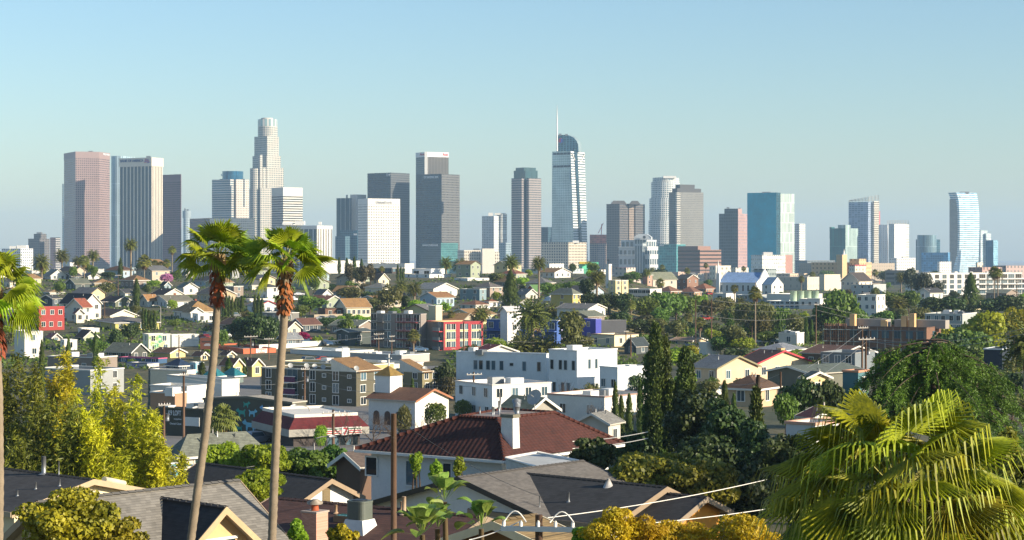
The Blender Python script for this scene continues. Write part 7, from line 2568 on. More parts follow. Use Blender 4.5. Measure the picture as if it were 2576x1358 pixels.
shift(m, o_).build('wall', plain('stucco near', C('#d5d6d2'), .85, noise=.14, scale=.7, bump=.1), root)
m = MB()
for i in range(4):
    j = (i + 1) % 4
    a_, b_ = e4[i], e4[j]
    n_ = Vector((-(b_ - a_).y, (b_ - a_).x, 0)).normalized()
    m.prism([tuple((a_ - n_ * .12).xy), tuple((b_ - n_ * .12).xy), tuple(b_.xy), tuple(a_.xy)], ze - .2, ze - .04)
shift(m, o_).build('gutter', M_WHITE, root)
rzl = math.atan2((-dl).y, (-dl).x)
for u, v, w_, hh in ((935, 1172, .85, 1.1), (1035, 1190, .8, 1.5), (1125, 1190, .6, 1.2)):
    p = on_face((inn[0].x, inn[0].y), (dl.x, dl.y), u)
    z = Z(v, p[1])
    link('window', window_mesh(w_, hh, '#d8d8d2', 1), root, Vector((p[0], p[1], z)) - o_, rzl)
nrm = Vector((0, 0, 1))
pc = P(1283, 1085, 117.2)
m = MB()
a_ = .48
bx = [pc - dr * a_ + dl * a_, pc - dr * a_ - dl * a_, pc + dr * a_ - dl * a_, pc + dr * a_ + dl * a_]
bx = [pc - dl * a_ - dr * .36, pc - dl * a_ + dr * .36, pc + dl * a_ + dr * .36, pc + dl * a_ - dr * .36]
tp_ = [pc + (p - pc) * .88 for p in bx]
m.loft([tuple(p.xy) for p in bx], [tuple(p.xy) for p in tp_], 32.5, Z(1050, 117))
chm = shift(m, o_).build('chimney', plain('white chimney stucco', C('#dcdad2'), .85, noise=.25, scale=1.2), tr)
m = MB()
m.loft([tuple((pc + (p - pc) * 1.04).xy) for p in bx], [tuple((pc + (p - pc) * .98).xy) for p in bx], Z(1050, 117) + .002, Z(1042, 117))
shift(m, o_).build('chimney_cap', plain('weathered cap', C('#6f6a58')), chm)
ctr = (t4[0] + t4[2]) / 2
for i, (a_, b_, hh, r) in enumerate([(.8, 3.2, .7, .05), (1.3, 4.0, .6, .05), (1.8, 5.2, .9, .06), (2.6, 6.4, 1.3, .05), (1.0, 6.0, .5, .16), (2.2, 7.6, .6, .2), (3.0, 4.8, .5, .05)]):
    p = t4[0] + dl * a_ + dr * (b_ - 2.63)
    m = MB()
    m.tube([Vector((p.x, p.y, zt)), Vector((p.x, p.y, zt + hh))], r, 8)
    if r > .1:
        m.tube([Vector((p.x, p.y, zt + hh)), Vector((p.x, p.y, zt + hh + .2)), Vector((p.x, p.y, zt + hh + .3))], [r * 1.5, r * 1.6, .03], 10)
    shift(m, o_).build('vent_pipe', M_STEEL, tr)
q = t4[1] + dl * 1.5
dish(root, Vector((q.x, q.y, zt)) - o_, .55)
fz = 33.0
pts = [at_z(u, v, fz) for u, v in ((1385, 1186), (1466, 1163), (1352, 1139), (1272, 1153))]
m = MB()
m.prism([tuple(p.xy) for p in pts], zg - 2, fz)
shift(m, o_).build('flat_annexe', plain('pale felt roof', C('#b9bab4'), .9, noise=.25), root)
m = MB()
for i in range(4):
    a_, b_ = pts[i], pts[(i + 1) % 4]
    m.tube([a_ + Vector((0, 0, .03)), b_ + Vector((0, 0, .03))], .09, 4)
shift(m, o_).build('annexe_trim', M_WHITE, root)
# porch gable at the bottom
h = Ridge('cream-beamed porch gable with tan roof| at the bottom edge beside the broad-leaved plants', P(1240, 1312, 62), dirv, 2.2, 3.4, 1.15, 4.2, 1.1, '#8a6a44', '#8a744e', '#e2d3ae', zg=27, oh=.6, name='porch')

# ---------------------------------------------------------------- near plants
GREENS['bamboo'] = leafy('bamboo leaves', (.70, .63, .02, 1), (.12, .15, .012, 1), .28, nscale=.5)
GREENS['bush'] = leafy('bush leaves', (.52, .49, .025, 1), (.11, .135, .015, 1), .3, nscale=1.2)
GREENS['bamboodark'] = leafy('shaded bamboo leaves', (.26, .27, .022, 1), (.05, .07, .012, 1), .2, nscale=.5)  # left clumps: their shade put into the leaf colour, over darker green foliage
GREENS['lime'] = leafy('lime leaves', (.38, .48, .03, 1), (.14, .23, .02, 1), .45, nscale=1.0)
GREENS['nearfan'] = leafy('near fan blades', (.40, .50, .02, 1), (.14, .21, .015, 1), .4, nscale=1.0)
GREENS['orange'] = leafy('amber leaves', (.64, .40, .012, 1), (.32, .24, .015, 1), .4, nscale=1.0)
GREENS['deodar'] = leafy('cedar needles', (.20, .285, .03, 1), (.022, .042, .012, 1), .25, nscale=.7)
GREENS['banana'] = leafy('paddle leaves', (.34, .44, .09, 1), (.12, .2, .035, 1), .35, nscale=1.4)
GREENS['hedge'] = leafy('hedge leaves', (.34, .34, .03, 1), (.08, .11, .02, 1), .35, nscale=.8)
GREENS['white'] = leafy('white blossom', (.8, .78, .7, 1), (.6, .6, .5, 1), .3)
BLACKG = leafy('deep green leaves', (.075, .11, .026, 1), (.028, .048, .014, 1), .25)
M_CULM = plain('bamboo culm', C('#a89a3c'), .5)


def bamboo(u, D, vt, wpx, n, label, mat='bamboo'):
    x = X(u, D)
    zg = ground(x, D)
    h = Z(vt, D) - zg
    w = wpx * D / FPX
    o = thing('bamboo_clump', label, 'bamboo', (x, D, zg), 0, 'bamboo clumps at the left')
    fol = MB()
    for i in range(7):
        a = RND.uniform(0, 6.28)
        hh = h * RND.uniform(.62, .97) if i else h
        lean = Vector((math.cos(a), math.sin(a) * .6, 0)) * w * RND.uniform(.2, .55)
        b = Vector((RND.uniform(-.4, .4), RND.uniform(-.4, .4), -.5))
        path = [b + lean * (t ** 1.8) + Vector((0, 0, hh * t - .25 * hh * max(0, t - .8))) for t in [k / 8 for k in range(9)]]
        m = MB()
        m.tube(path, [.055 - .045 * k / 8 for k in range(9)], 6)
        m.build('culm', M_CULM, o)
        for k in range(n // 7):
            t = RND.random() ** .62
            j = min(7, int(t * 8))
            p = path[j].lerp(path[j + 1], t * 8 - j)
            sp = w * (.17 + .38 * max(0, 1 - t) ** .6)
            p = p + rdir() * sp * RND.random() ** .6
            d = Vector((RND.uniform(-1, 1), RND.uniform(-1, 1), RND.uniform(-1.1, .5))).normalized()
            for q in range(3):
                dd = (d + rdir() * .6).normalized()
                fol.blade(p, p + dd * RND.uniform(.22, .42), .06)
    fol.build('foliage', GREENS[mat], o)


RND.seed(77)
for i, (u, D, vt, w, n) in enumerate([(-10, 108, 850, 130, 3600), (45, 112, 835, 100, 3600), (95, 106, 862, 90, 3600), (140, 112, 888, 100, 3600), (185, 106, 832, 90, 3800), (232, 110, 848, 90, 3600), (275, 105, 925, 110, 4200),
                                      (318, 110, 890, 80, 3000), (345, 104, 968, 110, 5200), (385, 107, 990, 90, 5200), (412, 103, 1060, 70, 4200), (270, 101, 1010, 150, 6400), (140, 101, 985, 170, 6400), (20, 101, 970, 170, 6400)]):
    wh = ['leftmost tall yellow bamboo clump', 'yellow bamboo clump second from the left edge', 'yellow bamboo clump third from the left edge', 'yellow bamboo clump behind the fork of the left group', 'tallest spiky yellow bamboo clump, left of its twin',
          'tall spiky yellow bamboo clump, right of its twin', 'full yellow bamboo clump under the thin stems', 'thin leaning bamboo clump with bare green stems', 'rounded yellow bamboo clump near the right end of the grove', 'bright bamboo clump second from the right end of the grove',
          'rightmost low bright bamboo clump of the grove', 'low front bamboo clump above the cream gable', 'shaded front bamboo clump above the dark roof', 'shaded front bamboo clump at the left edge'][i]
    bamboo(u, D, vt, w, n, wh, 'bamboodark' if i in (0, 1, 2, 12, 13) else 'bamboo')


def near_bush(label, u, D, vt, vb, wpx, col, n, leaf, lobes=14, name='shrub', cat='shrub', trunk=True, seed=0, mat=None, jitter=.9, asp=1.0):
    x = X(u, D)
    zg = ground(x, D)
    zt, zb = Z(vt, D), Z(vb, D)
    w = wpx * D / FPX
    o = thing(name, label, cat, (x, D, zg))
    m = crown_round(w, zt - zb, int(n * 1.25), leaf, lobes * 2, 0, 900 + seed, jitter, asp, lr=.58)
    m.build('crown', mat or GREENS[col], o, (0, 0, zb - zg))
    if trunk and zb - zg > .1:
        m = MB()
        for k in range(3):
            m.tube([(.15 * k - .15, .1 * k, -.4), (.3 * k - .3, .05, (zb - zg) * .7), (w * .18 * (k - 1), 0, zb - zg + (zt - zb) * .45)], [.12, .09, .03], 6)
        m.build('stems', M_BARK, o)
    return o


near_bush('dense yellow-green bush| in front of the grey dormer house', 170, 60, 1240, 1390, 230, 'bush', 9000, .13, 18, seed=1)
near_bush('right shoulder of yellow-green shrub| below the left end of the dormer roof', 285, 60.5, 1300, 1400, 150, 'bush', 4200, .13, 12, seed=2)
near_bush('bright green hedge| in front of the grey hip-roofed house', 560, 142, 1112, 1200, 130, 'lime', 6000, .28, 18, seed=3)
near_bush('bright green hedge bush| behind the right palm trunk', 660, 138, 1118, 1205, 120, 'lime', 5200, .28, 16, seed=4)
near_bush('dark green hedge bush| right of the right palm trunk', 760, 140, 1128, 1215, 130, 'mid', 5200, .28, 16, seed=5)
near_bush('dark hedge bush| left of the brown-walled house', 845, 142, 1120, 1225, 100, 'mid', 3600, .28, 12, seed=6)
near_bush('lime green bush| left of the small white gable', 650, 96, 1186, 1262, 130, 'lime', 6200, .17, 16, seed=7)
near_bush('lime green bush| left of the right palm trunk above the brown roof', 600, 99, 1200, 1260, 80, 'lime', 3000, .17, 10, seed=8)
near_bush('small leafy bush| between brick chimney and left corner of the brown roof', 748, 68, 1305, 1380, 55, 'lime', 1500, .13, 8, seed=9)
near_bush('small leafy bush| between brick chimney and air conditioner', 858, 68, 1318, 1385, 80, 'bamboo', 1900, .13, 8, seed=10)
near_bush('large sunlit olive shrub| behind the white cross gable', 1640, 108, 1140, 1235, 250, 'hedge', 9000, .22, 20, seed=11)
near_bush('sunlit olive shrub| right of the large one behind the cross gable', 1770, 106, 1165, 1275, 190, 'hedge', 7000, .22, 16, seed=12)
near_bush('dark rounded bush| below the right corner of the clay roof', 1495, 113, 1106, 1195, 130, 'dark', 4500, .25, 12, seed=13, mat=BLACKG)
near_bush('amber-leaved shrub| at the bottom edge right of the crossarm pole', 1530, 50, 1282, 1400, 150, 'orange', 5200, .1, 12, seed=14, asp=.5)
near_bush('amber-leaved shrub| in front of the amber wall', 1700, 51, 1315, 1400, 190, 'orange', 5200, .1, 14, seed=15, asp=.5)
near_bush('amber-leaved shrub| left of the right foreground palm', 1880, 50, 1290, 1400, 170, 'orange', 5200, .1, 12, seed=16, asp=.5)
near_bush('golden shrub| between two amber shrubs at the bottom edge', 1610, 50.5, 1300, 1400, 120, 'orange', 3600, .1, 10, seed=17, asp=.5)
near_bush('lime bush| below the crossarm', 1470, 51, 1322, 1400, 70, 'lime', 1500, .1, 8, seed=18)
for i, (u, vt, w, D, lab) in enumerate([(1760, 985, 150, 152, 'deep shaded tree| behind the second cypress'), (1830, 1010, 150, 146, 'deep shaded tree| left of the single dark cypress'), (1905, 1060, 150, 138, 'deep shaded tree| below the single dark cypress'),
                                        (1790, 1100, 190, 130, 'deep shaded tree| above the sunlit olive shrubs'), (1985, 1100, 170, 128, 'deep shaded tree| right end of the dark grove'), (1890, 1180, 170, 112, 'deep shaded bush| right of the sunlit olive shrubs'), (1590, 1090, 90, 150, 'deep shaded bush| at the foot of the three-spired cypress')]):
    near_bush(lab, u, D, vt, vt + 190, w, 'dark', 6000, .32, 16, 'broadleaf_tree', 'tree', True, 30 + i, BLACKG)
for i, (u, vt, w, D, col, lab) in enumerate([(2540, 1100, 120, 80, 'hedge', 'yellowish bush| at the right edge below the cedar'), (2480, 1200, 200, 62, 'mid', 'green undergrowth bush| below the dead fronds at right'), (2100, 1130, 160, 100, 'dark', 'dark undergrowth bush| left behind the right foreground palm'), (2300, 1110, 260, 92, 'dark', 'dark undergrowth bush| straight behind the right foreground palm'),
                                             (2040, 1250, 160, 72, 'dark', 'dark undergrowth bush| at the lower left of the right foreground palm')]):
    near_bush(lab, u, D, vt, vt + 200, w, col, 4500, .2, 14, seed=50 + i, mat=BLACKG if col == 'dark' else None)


def big_cypress(label, D, spires, seed):
    u0 = spires[0][0]
    x = X(u0, D)
    zg = ground(x, D)
    o = thing('cypress_tree', label, 'cypress', (x, D, zg))
    for i, (u, vt, wpx) in enumerate(spires):
        RND.seed(seed + i)
        h = Z(vt, D) - zg
        w = wpx * .78 * D / FPX
        m = crown_column(w, h, int(3600 * w), .3, seed + i)
        m.build('crown', GREENS['cypress'], o, ((u - u0) * D / FPX, (i % 3 - 1) * w * .35, 0))
    m = MB()
    m.tube([(0, 0, -1), (0, 0, 3), (.2, 0, 7)], [.4, .3, .15], 8)
    m.build('trunk', M_BARK, o)


big_cypress('giant many-spired dark cypress| right of centre', 165, [(1648, 803, 50), (1672, 838, 44), (1634, 880, 44), (1688, 955, 44), (1662, 1000, 60), (1640, 1040, 50)], 700)
big_cypress('second dark cypress with blunt top| right beside the giant many-spired cypress', 160, [(1720, 868, 46), (1734, 905, 40), (1712, 950, 44), (1745, 1010, 60)], 740)
big_cypress('single dark cypress| in front of the brown pyramid roof', 140, [(1900, 970, 38), (1908, 1060, 44)], 760)


def deodar():
    D = 104
    x = X(2345, D)
    zg = ground(x, D)
    o = thing('cedar_tree', 'broad drooping green cedar| at right above the big foreground palm', 'cedar', (x, D, zg))
    RND.seed(88)
    zt = Z(846, D) - zg
    m = MB()
    fol = MB()
    m.tube([(0, 0, -1), (.1, 0, zt * .5), (0, 0, zt * .93)], [.42, .3, .06], 8)
    for i in range(74):
        t = (i + .5) / 74
        zb = zt * (.985 - .38 * t)
        R = 6.1 * (t ** .27) * RND.uniform(.4, 1.15) + .4
        a = i * 2.39996 + RND.uniform(-.3, .3)
        d = Vector((math.cos(a), math.sin(a), 0))
        pts = []
        for k in range(9):
            f = k / 8
            pts.append(Vector((0, 0, zb)) + d * R * f + Vector((0, 0, R * (.16 * f - .46 * f * f))))
        m.tube(pts, [.06 * (1 - .85 * k / 8) for k in range(9)], 4, 0, False)
        side = Vector((-d.y, d.x, 0))
        for q in range(int(7 + 10 * R / 6)):
            f = RND.uniform(.2, 1.04)
            j = min(7, int(f * 8))
            b = pts[j].lerp(pts[j + 1], min(1, f * 8 - j)) + side * RND.gauss(0, .42) * f
            hang = (d * .55 + side * RND.uniform(-.6, .6) + Vector((0, 0, RND.uniform(-1.0, -.35)))).normalized()
            LL = RND.uniform(.5, 1.35)
            for k in range(84):
                tt = RND.random()
                c = b + hang * LL * tt + Vector((0, 0, -.35 * LL * tt * tt)) + rdir() * .07
                dd = (hang * .7 + rdir() * .8).normalized()
                fol.blade(c, c + dd * RND.uniform(.12, .27), .05)
    m.build('trunk', M_BARK, o)
    fol.build('foliage', GREENS['deodar'], o)


deodar()


def near_palm(label, path, D, hub, R, n, tr, seed, nseg=22, spread_lo=-45, pet=.85, brown=0, boots=True, e_hi=85, tilt=(0, 0), dr=(.3, .75), mat=None, roll=.9, split=.58):
    """a fan palm near the camera: path of picture points for the trunk, hub picture point, fan reach R in metres"""
    RND.seed(seed)
    pts = [P(u, v, D) for u, v in path]
    zg = ground(pts[0].x, D)
    k = (pts[0].z - zg + 1) / max(pts[1].z - pts[0].z, .1)
    foot = pts[0] - (pts[1] - pts[0]) * k
    root = thing('fan_palm', label, 'palm tree', (foot.x, foot.y, zg), 0)
    L = root.location
    hp = P(*hub, D)
    allp = [foot] + pts + [hp]
    m = MB()
    fine = []
    for a_, b_ in zip(allp, allp[1:]):
        s_ = max(2, int((b_ - a_).length / .12))
        fine += [a_.lerp(b_, i / s_) for i in range(s_)]
    fine.append(hp)
    N = len(fine)
    rr = [tr * (1.12 - .22 * i / N) * (1.05 if i % 2 else .97) * RND.uniform(.97, 1.03) for i in range(N)]
    m.tube(fine, rr, 12)
    shift(m, L).build('trunk', M_PALMBARK, root)
    if boots:
        for nm, f0, f1, hmat, sc in (('bark_skirt', .35, 1.75, leafy('red husk', (.42, .12, .035, 1), (.22, .07, .03, 1), .1), 1.4), ('leaf_bases', -.1, .55, leafy('straw husk', (.52, .38, .2, 1), (.3, .2, .1, 1), .1), 1.35)):
            m = MB()
            for i in range(130):
                a = RND.uniform(0, 6.28)
                t = RND.uniform(f0, f1)
                d = (fine[-12] - hp).normalized()
                c = hp + d * t * .8
                q = Vector((math.cos(a), math.sin(a), 0))
                p = c + q * tr * sc * RND.uniform(.75, 1.15)
                m.blade(p, p + Vector((q.x * .12, q.y * .12, -.22 if nm == 'bark_skirt' else .2)), .12, 0, Vector((-q.y, q.x, 0)))
            shift(m, L).build(nm, hmat, root)
    tl = Vector((tilt[0], tilt[1], 0))
    for i in range(n):
        f = i / n
        a = i * 2.39996 + RND.uniform(-.25, .25)
        e = math.radians(e_hi - (e_hi - spread_lo) * f ** .85)
        d = (Vector((math.cos(a) * math.cos(e), math.sin(a) * math.cos(e), math.sin(e))) + tl).normalized()
        m = MB()
        pl_ = R * pet * RND.uniform(.55, .75)
        fr_ = R * RND.uniform(.52, .68)
        fan_leaf(m, hp + d * .06, d, pl_, fr_, nseg, RND.uniform(*dr), 0, 1, RND.uniform(75, 110), .022, .025, roll, split)
        shift(m, L).build('frond', [mat or GREENS['nearfan'], leafy('petiole', (.38, .36, .10, 1), (.25, .24, .06, 1), .1)], root)
    for i in range(brown):
        a = i * 2.39996
        d = Vector((math.cos(a) * .5, math.sin(a) * .5, -.86))
        m = MB()
        fan_leaf(m, hp + d * .1, d, R * RND.uniform(.25, .5), R * RND.uniform(.3, .42), 16, .8, 0, 0, 45, .02, .02)
        shift(m, L).build('dead_frond', M_DRYPALM, root)


near_palm('left of two tall foreground fan palms with red-brown husk', [(480, 1358), (497, 1230), (518, 1080), (537, 900), (546, 780)], 62, (547, 652), 1.36, 36, .135, 11, tilt=(.16, -.05), spread_lo=-8, dr=(.1, .5))
near_palm('right of two tall foreground fan palms with red-brown husk', [(684, 1358), (690, 1200), (700, 1000), (711, 850), (716, 780)], 60, (717, 668), 1.36, 34, .135, 12, tilt=(.18, -.05), spread_lo=-8, dr=(.1, .5))
near_palm('foreground fan palm with blurred leaves cut by the left edge', [(-6, 1358), (-4, 1200), (-6, 1000), (-12, 860)], 46, (-22, 742), 1.3, 30, .14, 13, spread_lo=-25)
near_palm('huge drooping fan palm filling the bottom right', [(2262, 1500), (2262, 1400)], 34, (2262, 1240), 2.35, 74, .2, 14, nseg=28, spread_lo=-66, brown=20, boots=False, e_hi=72, dr=(.5, 1.25), mat=leafy('shaggy fan blades', (.46, .46, .02, 1), (.10, .13, .012, 1), .35, nscale=1.6, var=.45), roll=.6, split=.42)


def paddle_plant(label, u, D, v_hub, vtop, n, L, seed, stem=True):
    RND.seed(seed)
    hp = P(u, v_hub, D)
    zg = ground(hp.x, D)
    root = thing('paddle_plant', label, 'plant', (hp.x, D, zg), 0, 'broad-leaved plants at the bottom edge')
    z = hp.z - zg
    m = MB()
    m.tube([(0, 0, -.5), (.1, 0, z * .6), (0, 0, z)], [.14, .11, .08], 8)
    m.build('stem', plain('fibrous stem', C('#6b5a3c'), .9), root)
    for i in range(n):
        a = i * 2.39996
        e = math.radians(RND.uniform(45, 88) if i < n * .75 else RND.uniform(5, 45))
        d = Vector((math.cos(a) * math.cos(e), math.sin(a) * math.cos(e), math.sin(e)))
        s = d.cross(Vector((0, 0, 1))).normalized()
        LL = L * RND.uniform(.8, 1.15)
        m = MB()
        p0 = Vector((0, 0, z)) + d * .05
        m.blade(p0, p0 + d * LL * .5, .05, 0, s)
        prev = None
        for k in range(8):
            t = k / 7
            w_ = LL * .24 * math.sin(math.pi * min(1, .08 + t * .9)) ** .7 * (1 if k < 7 else .1)
            c = p0 + d * LL * (.4 + .6 * t) + Vector((0, 0, -.28 * LL * t * t))
            up = s.cross(d) * w_ * .35
            row = [c - s * w_ + up, c, c + s * w_ + up]
            if prev:
                m.face([prev[0], prev[1], row[1], row[0]])
                m.face([prev[1], prev[2], row[2], row[1]])
            prev = row
        m.build('leaf', GREENS['banana'], root)


paddle_plant('broad paddle-leaved plant, lower left one| beside the utility pole', 1062, 58, 1345, 1265, 18, 1.2, 31)
paddle_plant('broad paddle-leaved plant, tallest one| right of the utility pole', 1118, 61, 1262, 1190, 15, 1.15, 32)
paddle_plant('broad paddle-leaved plant| in front of the cream porch gable', 1210, 59, 1330, 1268, 15, 1.15, 33)
paddle_plant('broad paddle-leaved plant, rear one| between its two lower neighbours', 1100, 60, 1330, 1280, 12, 1.1, 34)
# climbing shoots against the clay-tiled house
for i, (u, vt, vb, lab) in enumerate([(1047, 1130, 1210, 'left leafy climbing shoot| on the wall of the clay-tiled house'), (1098, 1152, 1215, 'middle leafy climbing shoot| on the wall of the clay-tiled house'), (1155, 1150, 1200, 'right leafy climbing shoot| on the wall of the clay-tiled house')]):
    near_bush(lab, u, 112, vt, vb, 34, 'bright', 700, .16, 8, 'climbing_plant', 'plant', True, 70 + i)
# ---------------------------------------------------------------- poles, lines, lamps, cars
M_POLE = plain('weathered pole wood', C('#6a5240'), .95, noise=.3, scale=2)
M_ARM = plain('grey crossarm', C('#a09a90'), .8)
M_WIRE = plain('aluminium cable', C('#8f8f8c'), .5, .3)
TOPS = {}


def pole(key, label, u, vt, vb=None, D=None, r=.14, arm=None, arms=1, can=False, armmat=None):
    D = D or dist_of(u, vb)
    x = X(u, D)
    zg = ground(x, D)
    h = Z(vt, D) - zg
    o = thing('utility_pole', label, 'utility pole', (x, D, zg), .5, 'wooden utility poles')
    m = MB()
    m.tube([(0, 0, -1.5), (0, 0, h)], [r * 1.15, r * .85], 9)
    m.build('pole', M_POLE, o)
    w = (arm or 0) / 2
    for i in range(arms if arm else 0):
        z = h - .4 - i * 1.1
        m = MB()
        m.box((-w, -r - .1, z - .07), (w, -r + .02, z + .07))
        c = m.build('crossarm', armmat or M_ARM, o)
        for k in range(5):
            q = -w * .92 + 1.84 * w * k / 4
            m = MB()
            m.tube([(q, -r - .04, z + .07), (q, -r - .04, z + .17), (q, -r - .04, z + .25)], [.05, .06, .03], 6)
            m.build('insulator', M_WHITE, c)
    if can:
        m = MB()
        m.tube([(r + .28, 0, h - 2.4), (r + .28, 0, h - 1.5)], .24, 10)
        m.build('transformer', M_STEEL, o)
    TOPS[key] = Vector((x, D, zg + h - .2))
    return o


for a in [('a', 'tall bare utility pole| left of the right centre pole pair', 1749, 752, 868, None, .16), ('b', 'tall bare utility pole| right one of the centre-right pair', 1789, 752, 890, None, .16),
          ('c', 'tall utility pole| left of the brown construction block', 2052, 762, 868, None, .17, 1.6), ('e', 'short bare pole| beside the very tall fan palm', 1891, 820, 872, None, .13)]:
    pole(*a)
pole('d', 'brown utility pole with white crossarm| before the brown construction block', 2168, 818, D=300, r=.17, arm=2.0, can=False)
pole('f', 'thin pole| in front of the construction block', 2243, 838, 905, r=.12)
pole('g', 'short utility pole with transformer can| left of the cedar top', 2177, 845, D=240, r=.15, arm=2.6, can=True)
pole('h', 'utility pole with crossarm| before the dark spreading trees', 676, 948 - 100, 905, r=.14, arm=2.4)
pole('i', 'utility pole| left of the left palm trunk above the shops', 450, 842, 925, r=.14, arm=1.8)
pole('j', 'utility pole with double crossarm| between the palm trunks', 630, 842, D=405, r=.16, arm=3.0, can=True)
pole('k', 'grey steel pole| in front of the taupe four-storey block', 985, 842, 905, r=.14, arm=1.4, arms=2)
pole('l', 'utility pole with two crossarms| left of the taupe four-storey block', 952, 836, 905, r=.14, arm=2.6, arms=2)
pole('m', 'tall pale pole| at the corner of the taupe four-storey block', 1166, 810, D=430, r=.17)
pole('n', 'utility pole with loaded crossarm| in front of the rear olive wing', 1191 - 0, 935, D=290, r=.16, arm=2.6)
pole('o', 'brown pole| left of the striped-sign store at the olive wall', 766, 922, D=300, r=.16, arm=1.4, can=True)
pole('p', 'wooden pole with crossarm| in front of the striped-sign store', 838, 1030, D=226, r=.17, arm=3.0)
pole('q', 'rusty wooden pole| left of the left palm trunk', 462, 935, D=250, r=.16, arm=1.2)
pole('r', 'grey wooden pole with transformer| in front of the lettered olive shop', 412, 1010, D=235, r=.17, arm=1.5, can=True)
pole('s', 'slim pole| on the painted wall', 670, 990, D=258, r=.09)
pole('t', 'utility pole| in front of the dark blue-grey house', 1760 - 186, 830, D=480, r=.15, arm=1.4)
pole('u', 'utility pole| left of the giant cypress', 1586, 842, D=450, r=.17, can=False)
pole('v', 'pole with crossarm| on the left ridge', 475 - 3, 738, 790, r=.13, arm=1.8) if False else None
pole('w', 'ridge utility pole with crossarm| left of the thin left cypress', 297, 690, 745, r=.15, arm=2.6)
pole('x', 'utility pole| in front of the white gabled house', 283 - 20, 756, 812, r=.13, arm=2.0)
pole('y', 'slim utility pole| far right behind the fan palms', 2572 - 15, 705, 790, r=.15, arm=1.6, arms=2)
pole('z', 'utility pole| between date palm and dark trees at right', 2372, 742, 800, r=.13, arm=1.8)
pole('A', 'thick dark foreground utility pole| left of the paddle-leaved plants', 990, 1040, D=72, r=.125)
pole('C', 'wooden utility pole| above the brown pyramid roof', 1963, 980 - 45, D=215, r=.13)
pole('E', 'short grey post| behind the second cypress', 1835, 1010, D=230, r=.1)
pole('F', 'knoll utility pole with two crossarms| right of the tall date palm', 1563, 745 - 40, 795, r=.15, arm=2.2, arms=2)
o = pole('B', 'foreground pole with broad blue-grey crossarm| at the bottom edge', 1355, 1294, D=56, r=.13, arm=2.2, armmat=plain('blue grey crossarm', C('#5f7280'), .7))
o.rotation_euler.z = -.12
m = MB()
z = TOPS['B'].z - ground(X(1355, 56), 56)
for x0, x1 in ((-1.0, -.35), (.35, 1.05)):
    m.tube([Vector((x0 + (x1 - x0) * k / 8, -.2, z + .0 + .32 * math.sin(math.pi * k / 8))) for k in range(9)], .022, 6)
m.build('jumper_cable', M_WHITE, o)


def wire(label, p, q, sag, r=.02, mat=None):
    o = thing('power_line', label, 'power line', p)
    m = MB()
    m.tube([p.lerp(q, k / 16) + Vector((0, 0, -sag * 4 * (k / 16) * (1 - k / 16))) for k in range(17)], r, 5)
    shift(m, p).build('cable', mat or M_WIRE, o)


T_ = TOPS
wire('long cable strung from the right pole of the centre-right pair, upper one', T_['b'], T_['c'], .8, .03)
wire('cable strung from the left pole of the centre-right pair to the construction pole', T_['a'] - Vector((0, 0, 1.4)), T_['c'] - Vector((0, 0, 1.6)), 1.0, .03)
wire('lower cable from the centre-right pair to the construction pole', T_['b'] - Vector((0, 0, 4)), T_['c'] - Vector((0, 0, 3)), 1.2, .03)
wire('cable from the construction pole to the right-hand block', T_['c'] - Vector((0, 0, .3)), P(2450, 815, 520), 1.5, .03)
wire('lower cable from the construction pole to the right-hand block', T_['c'] - Vector((0, 0, 1.6)), P(2450, 830, 515), 1.5, .03)
wire('pale cable rising from the transformer pole over the cedar, upper one', T_['g'], P(2590, 822, 190), 1.0, .022)
wire('pale cable rising from the transformer pole over the cedar, lower one', T_['g'] - Vector((0, 0, .3)), P(2590, 835, 188), 1.2, .022)
wire('slack service drop crossing the grey-green roof', T_['g'] - Vector((0, 0, .6)), P(2020, 970, 190), .3, .022)
wire('service drop left of the cedar', T_['d'] - Vector((0, 0, .5)), P(2030, 925, 240), .3, .022)
wire('service cable from the brown pole to the olive apartments', T_['C'], P(1840, 968, 240), .4, .02)
wire('cable above the valley shops between the palm trunks', T_['i'] - Vector((0, 0, .4)), T_['j'] - Vector((0, 0, .5)), .8, .025)
wire('cable from the shop pole toward the taupe block', T_['j'] - Vector((0, 0, .5)), T_['l'] - Vector((0, 0, .5)), 1.0, .025)
wire('cable in front of the taupe four-storey block', T_['l'], T_['m'] - Vector((0, 0, 3)), 1.0, .025)
wire('cable from the pale corner pole to the right', T_['m'] - Vector((0, 0, 3)), T_['t'] - Vector((0, 0, 1)), 1.6, .025)
wire('cable across the olive wall', T_['o'], T_['n'] - Vector((0, 0, 2)), .8, .022)
wire('slack cable in front of the olive wall', T_['o'] - Vector((0, 0, 1.6)), P(930, 985, 262), .5, .022)
wire('cable from the shop pole across the painted wall', T_['q'] - Vector((0, 0, .6)), T_['o'] - Vector((0, 0, 2)), .8, .022)
wire('cable crossing the grey hip roof', P(380, 1182, 120), P(640, 1172, 130), .2, .015)
wire('pale cable in front of the giant cypress, upper one', P(1440, 1110, 118), P(1630, 1086, 118), .1, .025, M_WHITE)
wire('pale cable in front of the giant cypress, lower one', P(1440, 1128, 118), P(1630, 1102, 118), .1, .025, M_WHITE)
wire('long pale foreground cable, upper one', P(1377, 1302, 56), P(1928, 1206, 64), .1, .014, M_WHITE)
wire('long pale foreground cable, lower one', P(1440, 1329, 56), P(1990, 1270, 62), .1, .014, M_WHITE)
wire('foreground cable to the left of the crossarm', P(1180, 1358, 56), P(1310, 1310, 56), .05, .018, M_WHITE)
wire('thin dark cable over the wide grey roof', P(990, 1050, 72), P(1365, 1250, 98), .3, .012, M_DARK)


